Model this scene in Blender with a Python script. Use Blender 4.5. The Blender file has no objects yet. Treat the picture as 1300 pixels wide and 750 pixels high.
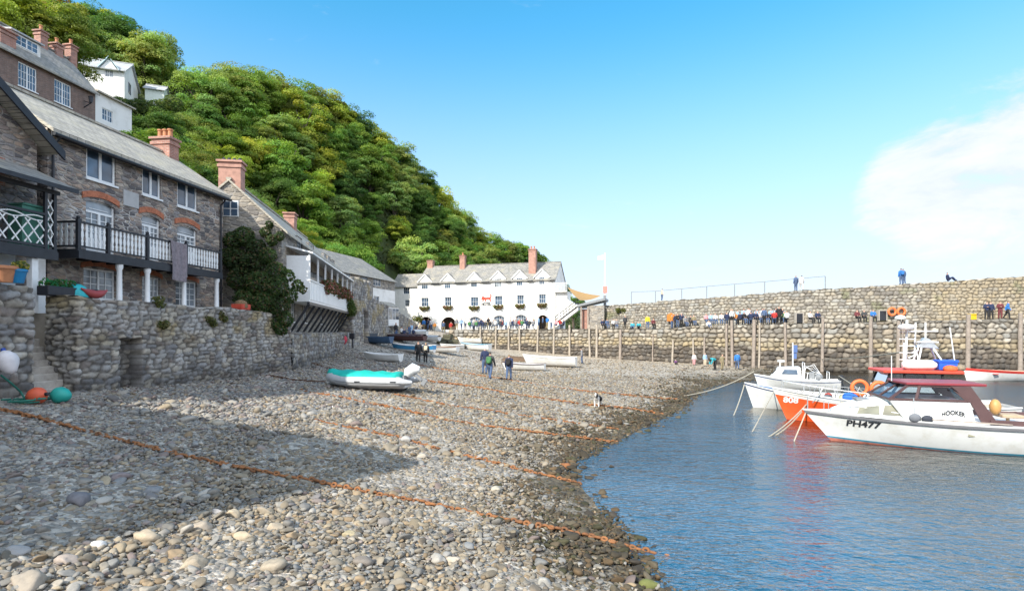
import bpy, bmesh, math, random
import numpy as np
from mathutils import Vector, Matrix, Euler

SC = bpy.context.scene
COL = SC.collection
R = math.radians
random.seed(11)
RNG = np.random.default_rng(11)

# ------------------------------------------------------------------ camera
EYE, FPX, CX, HZ = 3.7, 700.0, 650.0, 422.0      # eye height, focal length and horizon in photo pixels
cam = bpy.data.cameras.new('camera')
cam.sensor_width = 36.0
cam.lens = 36.0 * FPX / 1300.0
cam.shift_y = (HZ - 375.0) / 1300.0
cam.clip_start, cam.clip_end = 0.1, 20000
cam_ob = bpy.data.objects.new('camera', cam)
COL.objects.link(cam_ob)
cam_ob.location = (0, 0, EYE)
cam_ob.rotation_euler = (R(90), 0, 0)
SC.camera = cam_ob


def at(px, py, Y):
    """world point seen at photo pixel (px, py) at depth Y"""
    return Vector(((px - CX) / FPX * Y, Y, EYE - (py - HZ) / FPX * Y))


def pix(p):
    return (CX + FPX * p[0] / p[1], HZ - FPX * (p[2] - EYE) / p[1])


# ------------------------------------------------------------------ tagging
def tag(o, label=None, cat=None, group=None, kind=None):
    if label: o['label'] = label
    if cat: o['category'] = cat
    if group: o['group'] = group
    if kind: o['kind'] = kind
    return o


def empty(name, loc=(0, 0, 0), rz=0.0, label=None, cat=None, group=None):
    o = bpy.data.objects.new(name, None)
    COL.objects.link(o)
    o.location = loc
    o.rotation_euler = (0, 0, rz)
    o.empty_display_size = 0.2
    return tag(o, label, cat, group)


def link(name, me, parent=None, mats=None):
    o = bpy.data.objects.new(name, me)
    COL.objects.link(o)
    if parent is not None: o.parent = parent
    if mats is not None:
        for m in (mats if isinstance(mats, (list, tuple)) else [mats]):
            me.materials.append(m)
    return o


def copy_tree(o, parent=None):
    c = o.copy()
    COL.objects.link(c)
    if parent is not None: c.parent = parent
    for ch in [k for k in o.children]:
        copy_tree(ch, c)
    return c


class MB:
    """collects simple shapes into ONE mesh"""
    def __init__(s):
        s.v, s.f, s.m = [], [], []
        s.cur = 0

    def face(s, pts):
        n = len(s.v)
        s.v.extend([tuple(p) for p in pts])
        s.f.append(tuple(range(n, n + len(pts)))); s.m.append(s.cur)
        return s

    def mesh(s, vs, fs):
        n = len(s.v)
        s.v.extend([tuple(p) for p in vs])
        for f in fs:
            s.f.append(tuple(i + n for i in f)); s.m.append(s.cur)
        return s

    def box(s, x0, x1, y0, y1, z0, z1):
        vs = [(x0, y0, z0), (x1, y0, z0), (x1, y1, z0), (x0, y1, z0), (x0, y0, z1), (x1, y0, z1), (x1, y1, z1), (x0, y1, z1)]
        return s.mesh(vs, [(3, 2, 1, 0), (4, 5, 6, 7), (0, 1, 5, 4), (1, 2, 6, 5), (2, 3, 7, 6), (3, 0, 4, 7)])

    def bar(s, a, b, w, h=None, up=(0, 0, 1)):
        """a square bar from a to b"""
        h = h or w
        a, b = Vector(a), Vector(b)
        d = (b - a).normalized()
        u = Vector(up)
        if abs(d.dot(u)) > 0.98: u = Vector((1, 0, 0))
        sd = d.cross(u).normalized(); u = sd.cross(d).normalized()
        vs = []
        for p in (a, b):
            for i, j in ((-1, -1), (1, -1), (1, 1), (-1, 1)):
                vs.append(p + sd * (i * w / 2) + u * (j * h / 2))
        return s.mesh(vs, [(3, 2, 1, 0), (4, 5, 6, 7), (0, 1, 5, 4), (1, 2, 6, 5), (2, 3, 7, 6), (3, 0, 4, 7)])

    def tube(s, pts, r, n=8, cap=True):
        pts = [Vector(p) for p in pts]
        rs = r if isinstance(r, (list, tuple)) else [r] * len(pts)
        rings = []
        prev = None
        for i, p in enumerate(pts):
            d = (pts[min(i + 1, len(pts) - 1)] - pts[max(i - 1, 0)]).normalized()
            if prev is None:
                u = Vector((0, 0, 1)) if abs(d.z) < 0.9 else Vector((1, 0, 0))
            else:
                u = prev
            sd = d.cross(u).normalized(); u = sd.cross(d).normalized(); prev = u
            rings.append([p + (sd * math.cos(2 * math.pi * k / n) + u * math.sin(2 * math.pi * k / n)) * rs[i] for k in range(n)])
        vs = [q for rg in rings for q in rg]
        fs = []
        for i in range(len(pts) - 1):
            for k in range(n):
                k2 = (k + 1) % n
                fs.append((i * n + k, i * n + k2, (i + 1) * n + k2, (i + 1) * n + k))
        if cap:
            fs.append(tuple(range(n - 1, -1, -1)))
            fs.append(tuple((len(pts) - 1) * n + k for k in range(n)))
        return s.mesh(vs, fs)

    def lathe(s, prof, c=(0, 0, 0), n=16, axis='z', sc=(1, 1, 1)):
        """prof: (radius, height) list"""
        vs, fs = [], []
        for r, h in prof:
            for k in range(n):
                a = 2 * math.pi * k / n
                if axis == 'z': p = (r * math.cos(a), r * math.sin(a), h)
                elif axis == 'x': p = (h, r * math.cos(a), r * math.sin(a))
                else: p = (r * math.cos(a), h, r * math.sin(a))
                vs.append((c[0] + p[0] * sc[0], c[1] + p[1] * sc[1], c[2] + p[2] * sc[2]))
        for i in range(len(prof) - 1):
            for k in range(n):
                k2 = (k + 1) % n
                fs.append((i * n + k, i * n + k2, (i + 1) * n + k2, (i + 1) * n + k))
        fs.append(tuple(range(n - 1, -1, -1)))
        fs.append(tuple((len(prof) - 1) * n + k for k in range(n)))
        return s.mesh(vs, fs)

    def ball(s, c, rx, ry=None, rz=None, n=14, m=9):
        ry = ry or rx; rz = rz or rx
        prof = [(max(1e-3, math.sin(math.pi * i / m)), -math.cos(math.pi * i / m)) for i in range(m + 1)]
        return s.lathe(prof, c, n, 'z', (rx, ry, rz))

    def prism(s, poly, y0, y1, axis='y'):
        """polygon in (x, z) pushed along y (or in (y, z) along x, or (x, y) along z)"""
        def p(a, b, c):
            return (a, c, b) if axis == 'y' else ((c, a, b) if axis == 'x' else (a, b, c))
        n = len(poly)
        vs = [p(a, b, y0) for a, b in poly] + [p(a, b, y1) for a, b in poly]
        fs = [tuple(range(n - 1, -1, -1)), tuple(range(n, 2 * n))]
        for i in range(n):
            j = (i + 1) % n
            fs.append((i, j, n + j, n + i))
        return s.mesh(vs, fs)

    def build(s, name, mats, parent=None, smooth=False, bevel=0.0, weld=False):
        me = bpy.data.meshes.new(name)
        me.from_pydata(s.v, [], s.f)
        o = link(name, me, parent, mats)
        me.polygons.foreach_set('material_index', s.m)
        bm = bmesh.new(); bm.from_mesh(me)
        if weld: bmesh.ops.remove_doubles(bm, verts=bm.verts, dist=1e-4)
        bmesh.ops.recalc_face_normals(bm, faces=bm.faces)
        if bevel:
            es = [e for e in bm.edges if len(e.link_faces) == 2 and e.calc_face_angle(0) > 0.6]
            if es: bmesh.ops.bevel(bm, geom=es, offset=bevel, segments=1, affect='EDGES', clamp_overlap=True)
        bm.to_mesh(me); bm.free()
        if smooth:
            me.polygons.foreach_set('use_smooth', [True] * len(me.polygons))
            if smooth != 'all':
                try: me.set_sharp_from_angle(angle=R(40))
                except Exception: pass
        me.update()
        return o


def np_mesh(name, V, F, mats=None, parent=None, col=None, smooth=True):
    """fast mesh from numpy; F is (n, k) with one k"""
    me = bpy.data.meshes.new(name)
    V = np.ascontiguousarray(V, dtype=np.float32); F = np.ascontiguousarray(F, dtype=np.int32)
    k = F.shape[1]
    me.vertices.add(len(V)); me.vertices.foreach_set('co', V.ravel())
    me.loops.add(F.size); me.loops.foreach_set('vertex_index', F.ravel())
    me.polygons.add(len(F))
    me.polygons.foreach_set('loop_start', np.arange(0, F.size, k, dtype=np.int32))
    me.polygons.foreach_set('loop_total', np.full(len(F), k, dtype=np.int32))
    if smooth: me.polygons.foreach_set('use_smooth', np.ones(len(F), dtype=bool))
    if col is not None:
        a = me.attributes.new('Col', 'FLOAT_COLOR', 'POINT')
        c = np.ones((len(V), 4), dtype=np.float32); c[:, :3] = col
        a.data.foreach_set('color', c.ravel())
    me.update(calc_edges=True); me.validate()
    return link(name, me, parent, mats)


def grid_faces(nu, nv):
    i = np.arange(nu - 1)[:, None] * nv + np.arange(nv - 1)[None, :]
    i = i.ravel()
    return np.stack([i, i + nv, i + nv + 1, i + 1], 1)


def hash01(a, b, s=0):
    a = np.asarray(a).astype(np.int64); b = np.asarray(b).astype(np.int64)
    h = (a * 374761393 + b * 668265263 + s * 2147483647 + 1013904223) & 0xFFFFFFFF
    h = ((h ^ (h >> 13)) * 1274126177) & 0xFFFFFFFF
    h = (h ^ (h >> 16)) & 0xFFFFFFFF
    h = (h * 2246822519) & 0xFFFFFFFF
    h = (h ^ (h >> 15)) & 0xFFFFFFFF
    return h / 4294967295.0


def vnoise(x, y, s=0):
    """smooth value noise 0..1"""
    xi, yi = np.floor(x), np.floor(y)
    fx, fy = x - xi, y - yi
    fx = fx * fx * (3 - 2 * fx); fy = fy * fy * (3 - 2 * fy)
    a = hash01(xi, yi, s); b = hash01(xi + 1, yi, s); c = hash01(xi, yi + 1, s); d = hash01(xi + 1, yi + 1, s)
    return (a * (1 - fx) + b * fx) * (1 - fy) + (c * (1 - fx) + d * fx) * fy


def fbm(x, y, s=0, o=4):
    t, a, n = 0, 1.0, 0
    for k in range(o):
        t = t + a * vnoise(x * 2 ** k, y * 2 ** k, s + k * 17); n += a; a *= 0.5
    return t / n


def sstep(a, b, x):
    t = np.clip((x - a) / (b - a), 0, 1)
    return t * t * (3 - 2 * t)


def stone_field(u, v, su, sv, seed=0, p=2.6):
    """random rubble: returns joint distance, id hash and centre of the nearest stone; courses of varying length"""
    j0 = np.floor(v / sv)
    best = np.full(u.shape, 9.0); sec = np.full(u.shape, 9.0)
    ida = np.zeros(u.shape); idb = np.zeros(u.shape)
    for dj in (-1, 0, 1):
        j = j0 + dj
        w = su * (0.7 + 0.75 * hash01(j, j * 0 + 7, seed))
        off = hash01(j, j * 0 + 3, seed) * 50
        i0 = np.floor(u / w + off)
        for di in (-1, 0, 1):
            i = i0 + di
            cx = (i + 0.5 + 0.55 * (hash01(i, j, seed + 1) - 0.5) - off) * w
            cz = (j + 0.5 + 0.42 * (hash01(i, j, seed + 2) - 0.5)) * sv
            sx = w * (0.75 + 0.5 * hash01(i, j, seed + 3)); sz = sv * (0.75 + 0.5 * hash01(i, j, seed + 4))
            d = (np.abs((u - cx) / sx) ** p + np.abs((v - cz) / sz) ** p) ** (1 / p)
            closer = d < best
            sec = np.where(closer, best, np.minimum(sec, d))
            ida = np.where(closer, i, ida); idb = np.where(closer, j, idb)
            best = np.where(closer, d, best)
    return sec - best, best, hash01(ida, idb, seed + 5), hash01(ida, idb, seed + 6), hash01(ida, idb, seed + 8)


def tps_fit(pts, smooth=0.0):
    P = np.array(pts, float); n = len(P)
    d = np.linalg.norm(P[:, None, :2] - P[None, :, :2], axis=2)
    K = np.where(d > 0, d * d * np.log(d + 1e-9), 0) + smooth * np.eye(n)
    A = np.zeros((n + 3, n + 3)); A[:n, :n] = K
    A[:n, n] = 1; A[:n, n + 1:] = P[:, :2]; A[n, :n] = 1; A[n + 1:, :n] = P[:, :2].T
    w = np.linalg.solve(A, np.concatenate([P[:, 2], [0, 0, 0]]))

    def f(x, y):
        x = np.asarray(x, float); y = np.asarray(y, float)
        out = w[n] + w[n + 1] * x + w[n + 2] * y
        for k in range(n):
            r = np.hypot(x - P[k, 0], y - P[k, 1])
            out = out + w[k] * r * r * np.log(r + 1e-9)
        return out
    return f


def polyline(pts, step):
    """resample a polyline with a smooth curve through its points -> (n, 2..) array and arc length"""
    P = [np.array(p, float) for p in pts]
    P = [2 * P[0] - P[1]] + P + [2 * P[-1] - P[-2]]
    out = []
    for i in range(1, len(P) - 2):
        p0, p1, p2, p3 = P[i - 1:i + 3]
        n = max(2, int(np.linalg.norm(p2[:2] - p1[:2]) / step))
        t = np.linspace(0, 1, n, endpoint=False)[:, None]
        out.append(0.5 * (2 * p1 + (p2 - p0) * t + (2 * p0 - 5 * p1 + 4 * p2 - p3) * t ** 2 + (3 * p1 - p0 - 3 * p2 + p3) * t ** 3))
    out.append(P[-2][None, :])
    A = np.concatenate(out)
    s = np.concatenate([[0], np.cumsum(np.linalg.norm(np.diff(A[:, :2], axis=0), axis=1))])
    return A, s


# ------------------------------------------------------------------ materials
def nmat(name):
    m = bpy.data.materials.new(name)
    m.use_nodes = True
    nt = m.node_tree
    b = nt.nodes['Principled BSDF']
    return m, nt, b


def N(nt, t, **kw):
    n = nt.nodes.new(t)
    for k, v in kw.items():
        if k in n.inputs: n.inputs[k].default_value = v
        else: setattr(n, k, v)
    return n


def ramp(nt, stops, interp='LINEAR'):
    r = nt.nodes.new('ShaderNodeValToRGB')
    r.color_ramp.interpolation = interp
    e = r.color_ramp.elements
    while len(e) < len(stops): e.new(0.5)
    for k, (p, c) in enumerate(stops):
        e[k].position = p
        e[k].color = (*c, 1) if len(c) == 3 else c
    return r


def bump(nt, b, h, strength=0.4, dist=0.02):
    n = N(nt, 'ShaderNodeBump', Strength=strength, Distance=dist)
    nt.links.new(h, n.inputs['Height'])
    nt.links.new(n.outputs[0], b.inputs['Normal'])


def mixc(nt, fac, a, b, mode='MIX'):
    n = nt.nodes.new('ShaderNodeMix'); n.data_type = 'RGBA'; n.blend_type = mode
    for sock, val in ((n.inputs[0], fac), (n.inputs[6], a), (n.inputs[7], b)):
        if hasattr(val, 'node'): nt.links.new(val, sock)
        else: sock.default_value = val if not isinstance(val, tuple) else (*val, 1)[:4]
    return n.outputs[2]


def plain(name, c, rough=0.6, var=0.18, scale=6.0, metal=0.0, bmp=0.15, spec=0.4, dirt=None):
    """painted or natural surface with uneven tone, a little dirt and fine relief"""
    m, nt, b = nmat(name)
    tc = N(nt, 'ShaderNodeTexCoord')
    n1 = N(nt, 'ShaderNodeTexNoise', Scale=scale, Detail=6.0, Roughness=0.65)
    nt.links.new(tc.outputs['Object'], n1.inputs['Vector'])
    lo = tuple(max(0, x * (1 - var * 1.6)) for x in c); hi = tuple(min(1, x * (1 + var)) for x in c)
    r = ramp(nt, [(0.25, dirt or lo), (0.5, c), (0.8, hi)])
    nt.links.new(n1.outputs[0], r.inputs[0])
    nt.links.new(r.outputs[0], b.inputs['Base Color'])
    b.inputs['Roughness'].default_value = rough
    b.inputs['Metallic'].default_value = metal
    b.inputs['Specular IOR Level'].default_value = spec
    if bmp: bump(nt, b, n1.outputs[0], bmp, 0.02)
    return m


def attr_mat(name, rough=0.85, nscale=18.0, var=0.35, bmp=0.5, dist=0.02, spec=0.25):
    """stone whose own colour comes per stone from the mesh; fine mottling on top"""
    m, nt, b = nmat(name)
    at_ = N(nt, 'ShaderNodeAttribute', attribute_name='Col')
    tc = N(nt, 'ShaderNodeTexCoord')
    n1 = N(nt, 'ShaderNodeTexNoise', Scale=nscale, Detail=7.0, Roughness=0.7)
    nt.links.new(tc.outputs['Object'], n1.inputs['Vector'])
    r = ramp(nt, [(0.2, (1 - var,) * 3), (0.5, (1, 1, 1)), (0.8, (1 + var * 0.6,) * 3)])
    nt.links.new(n1.outputs[0], r.inputs[0])
    c = mixc(nt, 1.0, at_.outputs['Color'], r.outputs[0], 'MULTIPLY')
    nt.links.new(c, b.inputs['Base Color'])
    b.inputs['Roughness'].default_value = rough
    b.inputs['Specular IOR Level'].default_value = spec
    bump(nt, b, n1.outputs[0], bmp, dist)
    return m


def rubble_mat(name, cols, scale=(2.0, 2.0, 6.0), mortar=(0.16, 0.15, 0.14), white=0.0):
    """flat-bedded slate rubble: 3D cells in the wall's own coordinates with lime joints"""
    m, nt, b = nmat(name)
    tc = N(nt, 'ShaderNodeTexCoord')
    mp = N(nt, 'ShaderNodeMapping'); mp.inputs['Scale'].default_value = scale
    nt.links.new(tc.outputs['Object'], mp.inputs[0])
    nz = N(nt, 'ShaderNodeTexNoise', Scale=1.2, Detail=3.0)
    nt.links.new(mp.outputs[0], nz.inputs['Vector'])
    ad = N(nt, 'ShaderNodeVectorMath', operation='MULTIPLY_ADD'); ad.inputs[1].default_value = (0.28,) * 3
    nt.links.new(nz.outputs['Color'], ad.inputs[0]); nt.links.new(mp.outputs[0], ad.inputs[2])
    v1 = N(nt, 'ShaderNodeTexVoronoi', Scale=1.0, Randomness=0.9)
    v2 = N(nt, 'ShaderNodeTexVoronoi', Scale=1.0, Randomness=0.9); v2.feature = 'DISTANCE_TO_EDGE'
    for v in (v1, v2): nt.links.new(ad.outputs[0], v.inputs['Vector'])
    sep = N(nt, 'ShaderNodeSeparateColor'); nt.links.new(v1.outputs['Color'], sep.inputs[0])
    n = len(cols)
    rc = ramp(nt, [(i / n, c) for i, c in enumerate(cols)], 'CONSTANT')
    nt.links.new(sep.outputs[0], rc.inputs[0])
    n2 = N(nt, 'ShaderNodeTexNoise', Scale=9.0, Detail=6.0, Roughness=0.7); nt.links.new(tc.outputs['Object'], n2.inputs['Vector'])
    rv = ramp(nt, [(0.25, (0.6,) * 3), (0.75, (1.35,) * 3)]); nt.links.new(n2.outputs[0], rv.inputs[0])
    c = mixc(nt, 1.0, rc.outputs[0], rv.outputs[0], 'MULTIPLY')
    n3 = N(nt, 'ShaderNodeTexNoise', Scale=0.7, Detail=4.0); nt.links.new(tc.outputs['Object'], n3.inputs['Vector'])
    mcol = ramp(nt, [(0.52, mortar), (0.66, tuple(min(1, x + white) for x in mortar))]); nt.links.new(n3.outputs[0], mcol.inputs[0])
    ed = ramp(nt, [(0.02, (1, 1, 1)), (0.075, (0, 0, 0))]); nt.links.new(v2.outputs['Distance'], ed.inputs[0])
    c = mixc(nt, ed.outputs[0], c, mcol.outputs[0])
    nt.links.new(c, b.inputs['Base Color'])
    b.inputs['Roughness'].default_value = 0.85
    hr = ramp(nt, [(0.0, (0, 0, 0)), (0.16, (1, 1, 1))]); nt.links.new(v2.outputs['Distance'], hr.inputs[0])
    h = mixc(nt, 0.35, hr.outputs[0], n2.outputs[0])
    bump(nt, b, h, 0.9, 0.05)
    return m


def brick_mat(name, c1, c2, mortar, bw=0.22, rh=0.075, ms=0.01, zk=1.0, lichen=None, bmp=0.5, rough=0.8, big=0.0):
    m, nt, b = nmat(name)
    tc = N(nt, 'ShaderNodeTexCoord')
    sp = N(nt, 'ShaderNodeSeparateXYZ'); nt.links.new(tc.outputs['Object'], sp.inputs[0])
    ad = N(nt, 'ShaderNodeMath', operation='ADD'); nt.links.new(sp.outputs[0], ad.inputs[0])
    if zk == 1.0: nt.links.new(sp.outputs[1], ad.inputs[1])
    else: ad.inputs[1].default_value = 0
    mu = N(nt, 'ShaderNodeMath', operation='MULTIPLY'); mu.inputs[1].default_value = zk; nt.links.new(sp.outputs[2], mu.inputs[0])
    cb = N(nt, 'ShaderNodeCombineXYZ'); nt.links.new(ad.outputs[0], cb.inputs[0]); nt.links.new(mu.outputs[0], cb.inputs[1])
    br = N(nt, 'ShaderNodeTexBrick', Scale=1.0)
    br.inputs['Color1'].default_value = (*c1, 1); br.inputs['Color2'].default_value = (*c2, 1); br.inputs['Mortar'].default_value = (*mortar, 1)
    br.inputs['Brick Width'].default_value = bw; br.inputs['Row Height'].default_value = rh; br.inputs['Mortar Size'].default_value = ms
    br.inputs['Mortar Smooth'].default_value = 0.3; br.inputs['Bias'].default_value = 0.0
    nt.links.new(cb.outputs[0], br.inputs['Vector'])
    n2 = N(nt, 'ShaderNodeTexNoise', Scale=3.5, Detail=8.0, Roughness=0.7); nt.links.new(tc.outputs['Object'], n2.inputs['Vector'])
    rv = ramp(nt, [(0.25, (0.62,) * 3), (0.75, (1.35,) * 3)]); nt.links.new(n2.outputs[0], rv.inputs[0])
    c = mixc(nt, 1.0, br.outputs[0], rv.outputs[0], 'MULTIPLY')
    if lichen:
        n3 = N(nt, 'ShaderNodeTexNoise', Scale=1.1, Detail=9.0, Roughness=0.75); nt.links.new(tc.outputs['Object'], n3.inputs['Vector'])
        r3 = ramp(nt, [(0.5, (0, 0, 0)), (0.66, (0.75,) * 3)]); nt.links.new(n3.outputs[0], r3.inputs[0])
        c = mixc(nt, r3.outputs[0], c, lichen)
    nt.links.new(c, b.inputs['Base Color'])
    b.inputs['Roughness'].default_value = rough
    h = mixc(nt, 0.3, br.outputs[0], n2.outputs[0])
    bump(nt, b, h, bmp, 0.03)
    return m


def glass_mat(name, c, rough=0.06):
    m, nt, b = nmat(name)
    tc = N(nt, 'ShaderNodeTexCoord')
    n1 = N(nt, 'ShaderNodeTexNoise', Scale=1.3, Detail=2.0); nt.links.new(tc.outputs['Object'], n1.inputs['Vector'])
    r = ramp(nt, [(0.35, tuple(x * 0.35 for x in c)), (0.65, c)]); nt.links.new(n1.outputs[0], r.inputs[0])
    nt.links.new(r.outputs[0], b.inputs['Base Color'])
    b.inputs['Roughness'].default_value = rough
    b.inputs['Specular IOR Level'].default_value = 0.9
    bump(nt, b, n1.outputs[0], 0.06, 0.05)
    return m


def cloth_mat(name, rough=0.9):
    """dyed cloth: the dye is each garment's own object colour"""
    m, nt, b = nmat(name)
    oi = N(nt, 'ShaderNodeObjectInfo')
    tc = N(nt, 'ShaderNodeTexCoord')
    n1 = N(nt, 'ShaderNodeTexNoise', Scale=9.0, Detail=4.0); nt.links.new(tc.outputs['Object'], n1.inputs['Vector'])
    rv = ramp(nt, [(0.3, (0.75,) * 3), (0.7, (1.2,) * 3)]); nt.links.new(n1.outputs[0], rv.inputs[0])
    c = mixc(nt, 1.0, oi.outputs['Color'], rv.outputs[0], 'MULTIPLY')
    nt.links.new(c, b.inputs['Base Color'])
    b.inputs['Roughness'].default_value = rough
    bump(nt, b, n1.outputs[0], 0.3, 0.03)
    return m


M = {}
M['white_wall'] = plain('white_limewash', (0.78, 0.77, 0.74), 0.8, 0.06, 0.9, bmp=0.3, dirt=(0.62, 0.605, 0.56))
M['white_paint'] = plain('white_paint', (0.78, 0.79, 0.79), 0.4, 0.06, 8, bmp=0.05)
M['gel_white'] = plain('white_hull_paint', (0.74, 0.75, 0.74), 0.3, 0.06, 2.2, bmp=0.03, spec=0.5, dirt=(0.62, 0.61, 0.56))
M['black_paint'] = plain('black_paint', (0.022, 0.024, 0.03), 0.45, 0.3, 5)
M['grey_paint'] = plain('grey_paint', (0.22, 0.23, 0.24), 0.5, 0.15, 5)
M['brick'] = brick_mat('red_brick', (0.38, 0.165, 0.115), (0.27, 0.11, 0.08), (0.36, 0.30, 0.26))
M['old_brick'] = brick_mat('brown_brick', (0.21, 0.12, 0.09), (0.14, 0.085, 0.07), (0.2, 0.17, 0.15), ms=0.014)
M['arch_brick'] = plain('arch_brick', (0.42, 0.15, 0.08), 0.8, 0.35, 9, bmp=0.5)
M['render_brick'] = plain('terracotta_render', (0.40, 0.225, 0.175), 0.8, 0.28, 3, bmp=0.3)
M['terracotta'] = plain('terracotta_pot', (0.45, 0.2, 0.1), 0.8, 0.2, 5)
M['slate'] = brick_mat('grey_slates', (0.46, 0.42, 0.345), (0.33, 0.305, 0.265), (0.14, 0.13, 0.115), bw=0.3, rh=0.2, ms=0.012, zk=1.55, lichen=(0.45, 0.40, 0.28))
M['slate_far'] = brick_mat('weathered_slates', (0.29, 0.275, 0.25), (0.21, 0.205, 0.19), (0.10, 0.10, 0.095), bw=0.35, rh=0.26, ms=0.014, zk=1.55, lichen=(0.38, 0.34, 0.25))
M['slate_pale'] = brick_mat('pale_slates', (0.42, 0.44, 0.46), (0.34, 0.36, 0.38), (0.2, 0.2, 0.2), bw=0.35, rh=0.26, ms=0.014, zk=1.55, lichen=(0.45, 0.42, 0.36))
M['rubble'] = rubble_mat('dark_slate_rubble', [(0.24, 0.195, 0.175), (0.34, 0.28, 0.24), (0.115, 0.105, 0.107), (0.37, 0.28, 0.22), (0.26, 0.24, 0.235), (0.44, 0.38, 0.32), (0.16, 0.135, 0.125)], (3.0, 3.0, 8.0), (0.26, 0.24, 0.215), 0.35)
M['rubble_pale'] = rubble_mat('grey_brown_rubble', [(0.27, 0.24, 0.2), (0.35, 0.31, 0.255), (0.18, 0.165, 0.15), (0.38, 0.34, 0.285), (0.28, 0.265, 0.245)], (2.4, 2.4, 6.0), (0.26, 0.24, 0.21), 0.1)
M['glass'] = glass_mat('window_glass', (0.09, 0.14, 0.21))
M['glass_blind'] = glass_mat('window_glass_with_curtain', (0.32, 0.36, 0.4), 0.12)
M['dark'] = plain('dark_interior', (0.02, 0.02, 0.022), 0.9, 0.3, 3)
M['timber'] = plain('weathered_timber', (0.3, 0.25, 0.21), 0.85, 0.3, 4, bmp=0.6)
M['timber_pale'] = plain('pale_timber', (0.38, 0.33, 0.27), 0.85, 0.3, 4, bmp=0.5)
M['rust'] = plain('rusty_iron', (0.24, 0.105, 0.042), 0.9, 0.5, 3.0, bmp=0.6, dirt=(0.085, 0.042, 0.026))
M['rust_dark'] = plain('dark_rusty_iron', (0.1, 0.055, 0.035), 0.85, 0.45, 14, bmp=0.6)
M['steel'] = plain('galvanised_steel', (0.5, 0.52, 0.53), 0.4, 0.1, 6, metal=0.7)
M['rope'] = plain('pale_rope', (0.42, 0.38, 0.3), 0.95, 0.25, 20, bmp=0.6)
M['skin'] = plain('skin', (0.52, 0.32, 0.24), 0.55, 0.08, 12)
M['cloth'] = cloth_mat('dyed_cloth')
M['concrete'] = plain('worn_concrete', (0.36, 0.33, 0.29), 0.9, 0.2, 1.2, bmp=0.4)
M['flag_stone'] = plain('walkway_stone', (0.38, 0.34, 0.28), 0.9, 0.22, 1.8, bmp=0.5)


def paint(name, c, rough=0.4, var=0.12, scale=4):
    if name not in M: M[name] = plain(name, c, rough, var, scale, bmp=0.08)
    return M[name]


# ------------------------------------------------------------------ facades
class Facade:
    """frame of a front: local x runs along the front (left to right as seen), y goes into the building, z up"""
    def __init__(s, x, y, dx, dy, z=0.0):
        l = math.hypot(dx, dy)
        s.o = (x, y); s.d = (dx / l, dy / l); s.z = z
        s.rz = math.atan2(dy, dx)

    def lx(s, px, dep=0.0):
        """local x where the sight line through photo column px meets the plane dep behind the front"""
        k = (px - CX) / FPX
        ox = s.o[0] - s.d[1] * dep; oy = s.o[1] + s.d[0] * dep
        return (k * oy - ox) / (s.d[0] - k * s.d[1])

    def xy(s, x, y=0.0):
        return (s.o[0] + s.d[0] * x - s.d[1] * y, s.o[1] + s.d[1] * x + s.d[0] * y)

    def lz(s, px, py, dep=0.0):
        x = s.lx(px, dep); Y = s.xy(x, dep)[1]
        return EYE - (py - HZ) / FPX * Y - s.z

    def rect(s, x0, y0, x1, y1, dep=0.0):
        """photo box -> local (x0, z0, x1, z1); heights read at the middle"""
        a, b = s.lx(x0, dep), s.lx(x1, dep)
        c = (x0 + x1) / 2
        return (a, s.lz(c, y1, dep), b, s.lz(c, y0, dep))

    def empty(s, name, label, cat, group=None):
        return empty(name, (s.o[0], s.o[1], s.z), s.rz, label, cat, group)


def front_with_holes(mb, x0, x1, z0, z1, holes, y=0.0, depth=0.16):
    xs = sorted(set([x0, x1] + [h[0] for h in holes] + [h[2] for h in holes]))
    zs = sorted(set([z0, z1] + [h[1] for h in holes] + [h[3] for h in holes]))
    xs = [v for v in xs if x0 <= v <= x1]; zs = [v for v in zs if z0 <= v <= z1]
    for i in range(len(xs) - 1):
        for j in range(len(zs) - 1):
            cx, cz = (xs[i] + xs[i + 1]) / 2, (zs[j] + zs[j + 1]) / 2
            if any(h[0] < cx < h[2] and h[1] < cz < h[3] for h in holes): continue
            mb.face([(xs[i], y, zs[j]), (xs[i + 1], y, zs[j]), (xs[i + 1], y, zs[j + 1]), (xs[i], y, zs[j + 1])])
    for a, b, c, d in [h[:4] for h in holes]:
        e = y + depth
        mb.face([(a, y, b), (a, e, b), (a, e, d), (a, y, d)])
        mb.face([(c, y, b), (c, y, d), (c, e, d), (c, e, b)])
        mb.face([(a, y, d), (a, e, d), (c, e, d), (c, y, d)])
        mb.face([(a, y, b), (c, y, b), (c, e, b), (a, e, b)])


def house_walls(L, D, z0, ze, zr, holes, depth=0.16, x0=0.0, gables=True):
    mb = MB()
    front_with_holes(mb, x0, L, z0, ze, holes, 0.0, depth)
    mb.face([(L, D, z0), (x0, D, z0), (x0, D, ze), (L, D, ze)])
    for x in (x0, L):
        if gables: mb.face([(x, 0, z0), (x, D, z0), (x, D, ze), (x, D / 2, zr), (x, 0, ze)])
        else: mb.face([(x, 0, z0), (x, D, z0), (x, D, ze), (x, 0, ze)])
    return mb


def gable_roof(L, D, ze, zr, over=0.25, t=0.12, x0=0.0, ex=0.15):
    """two slabs meeting at the ridge; ridge along local x"""
    mb = MB()
    k = (zr - ze) / (D / 2)
    a, b = x0 - ex, L + ex
    for sgn in (0, 1):
        ye = -over if sgn == 0 else D + over
        zl = ze - over * k
        pts = [(ye, zl + 0.02), (D / 2, zr + 0.02), (D / 2, zr + 0.02 + t), (ye, zl + 0.02 + t)]
        mb.prism(pts, a, b, 'x')
    mb.box(a, b, D / 2 - 0.12, D / 2 + 0.12, zr + t - 0.02, zr + t + 0.08)
    return mb


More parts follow.
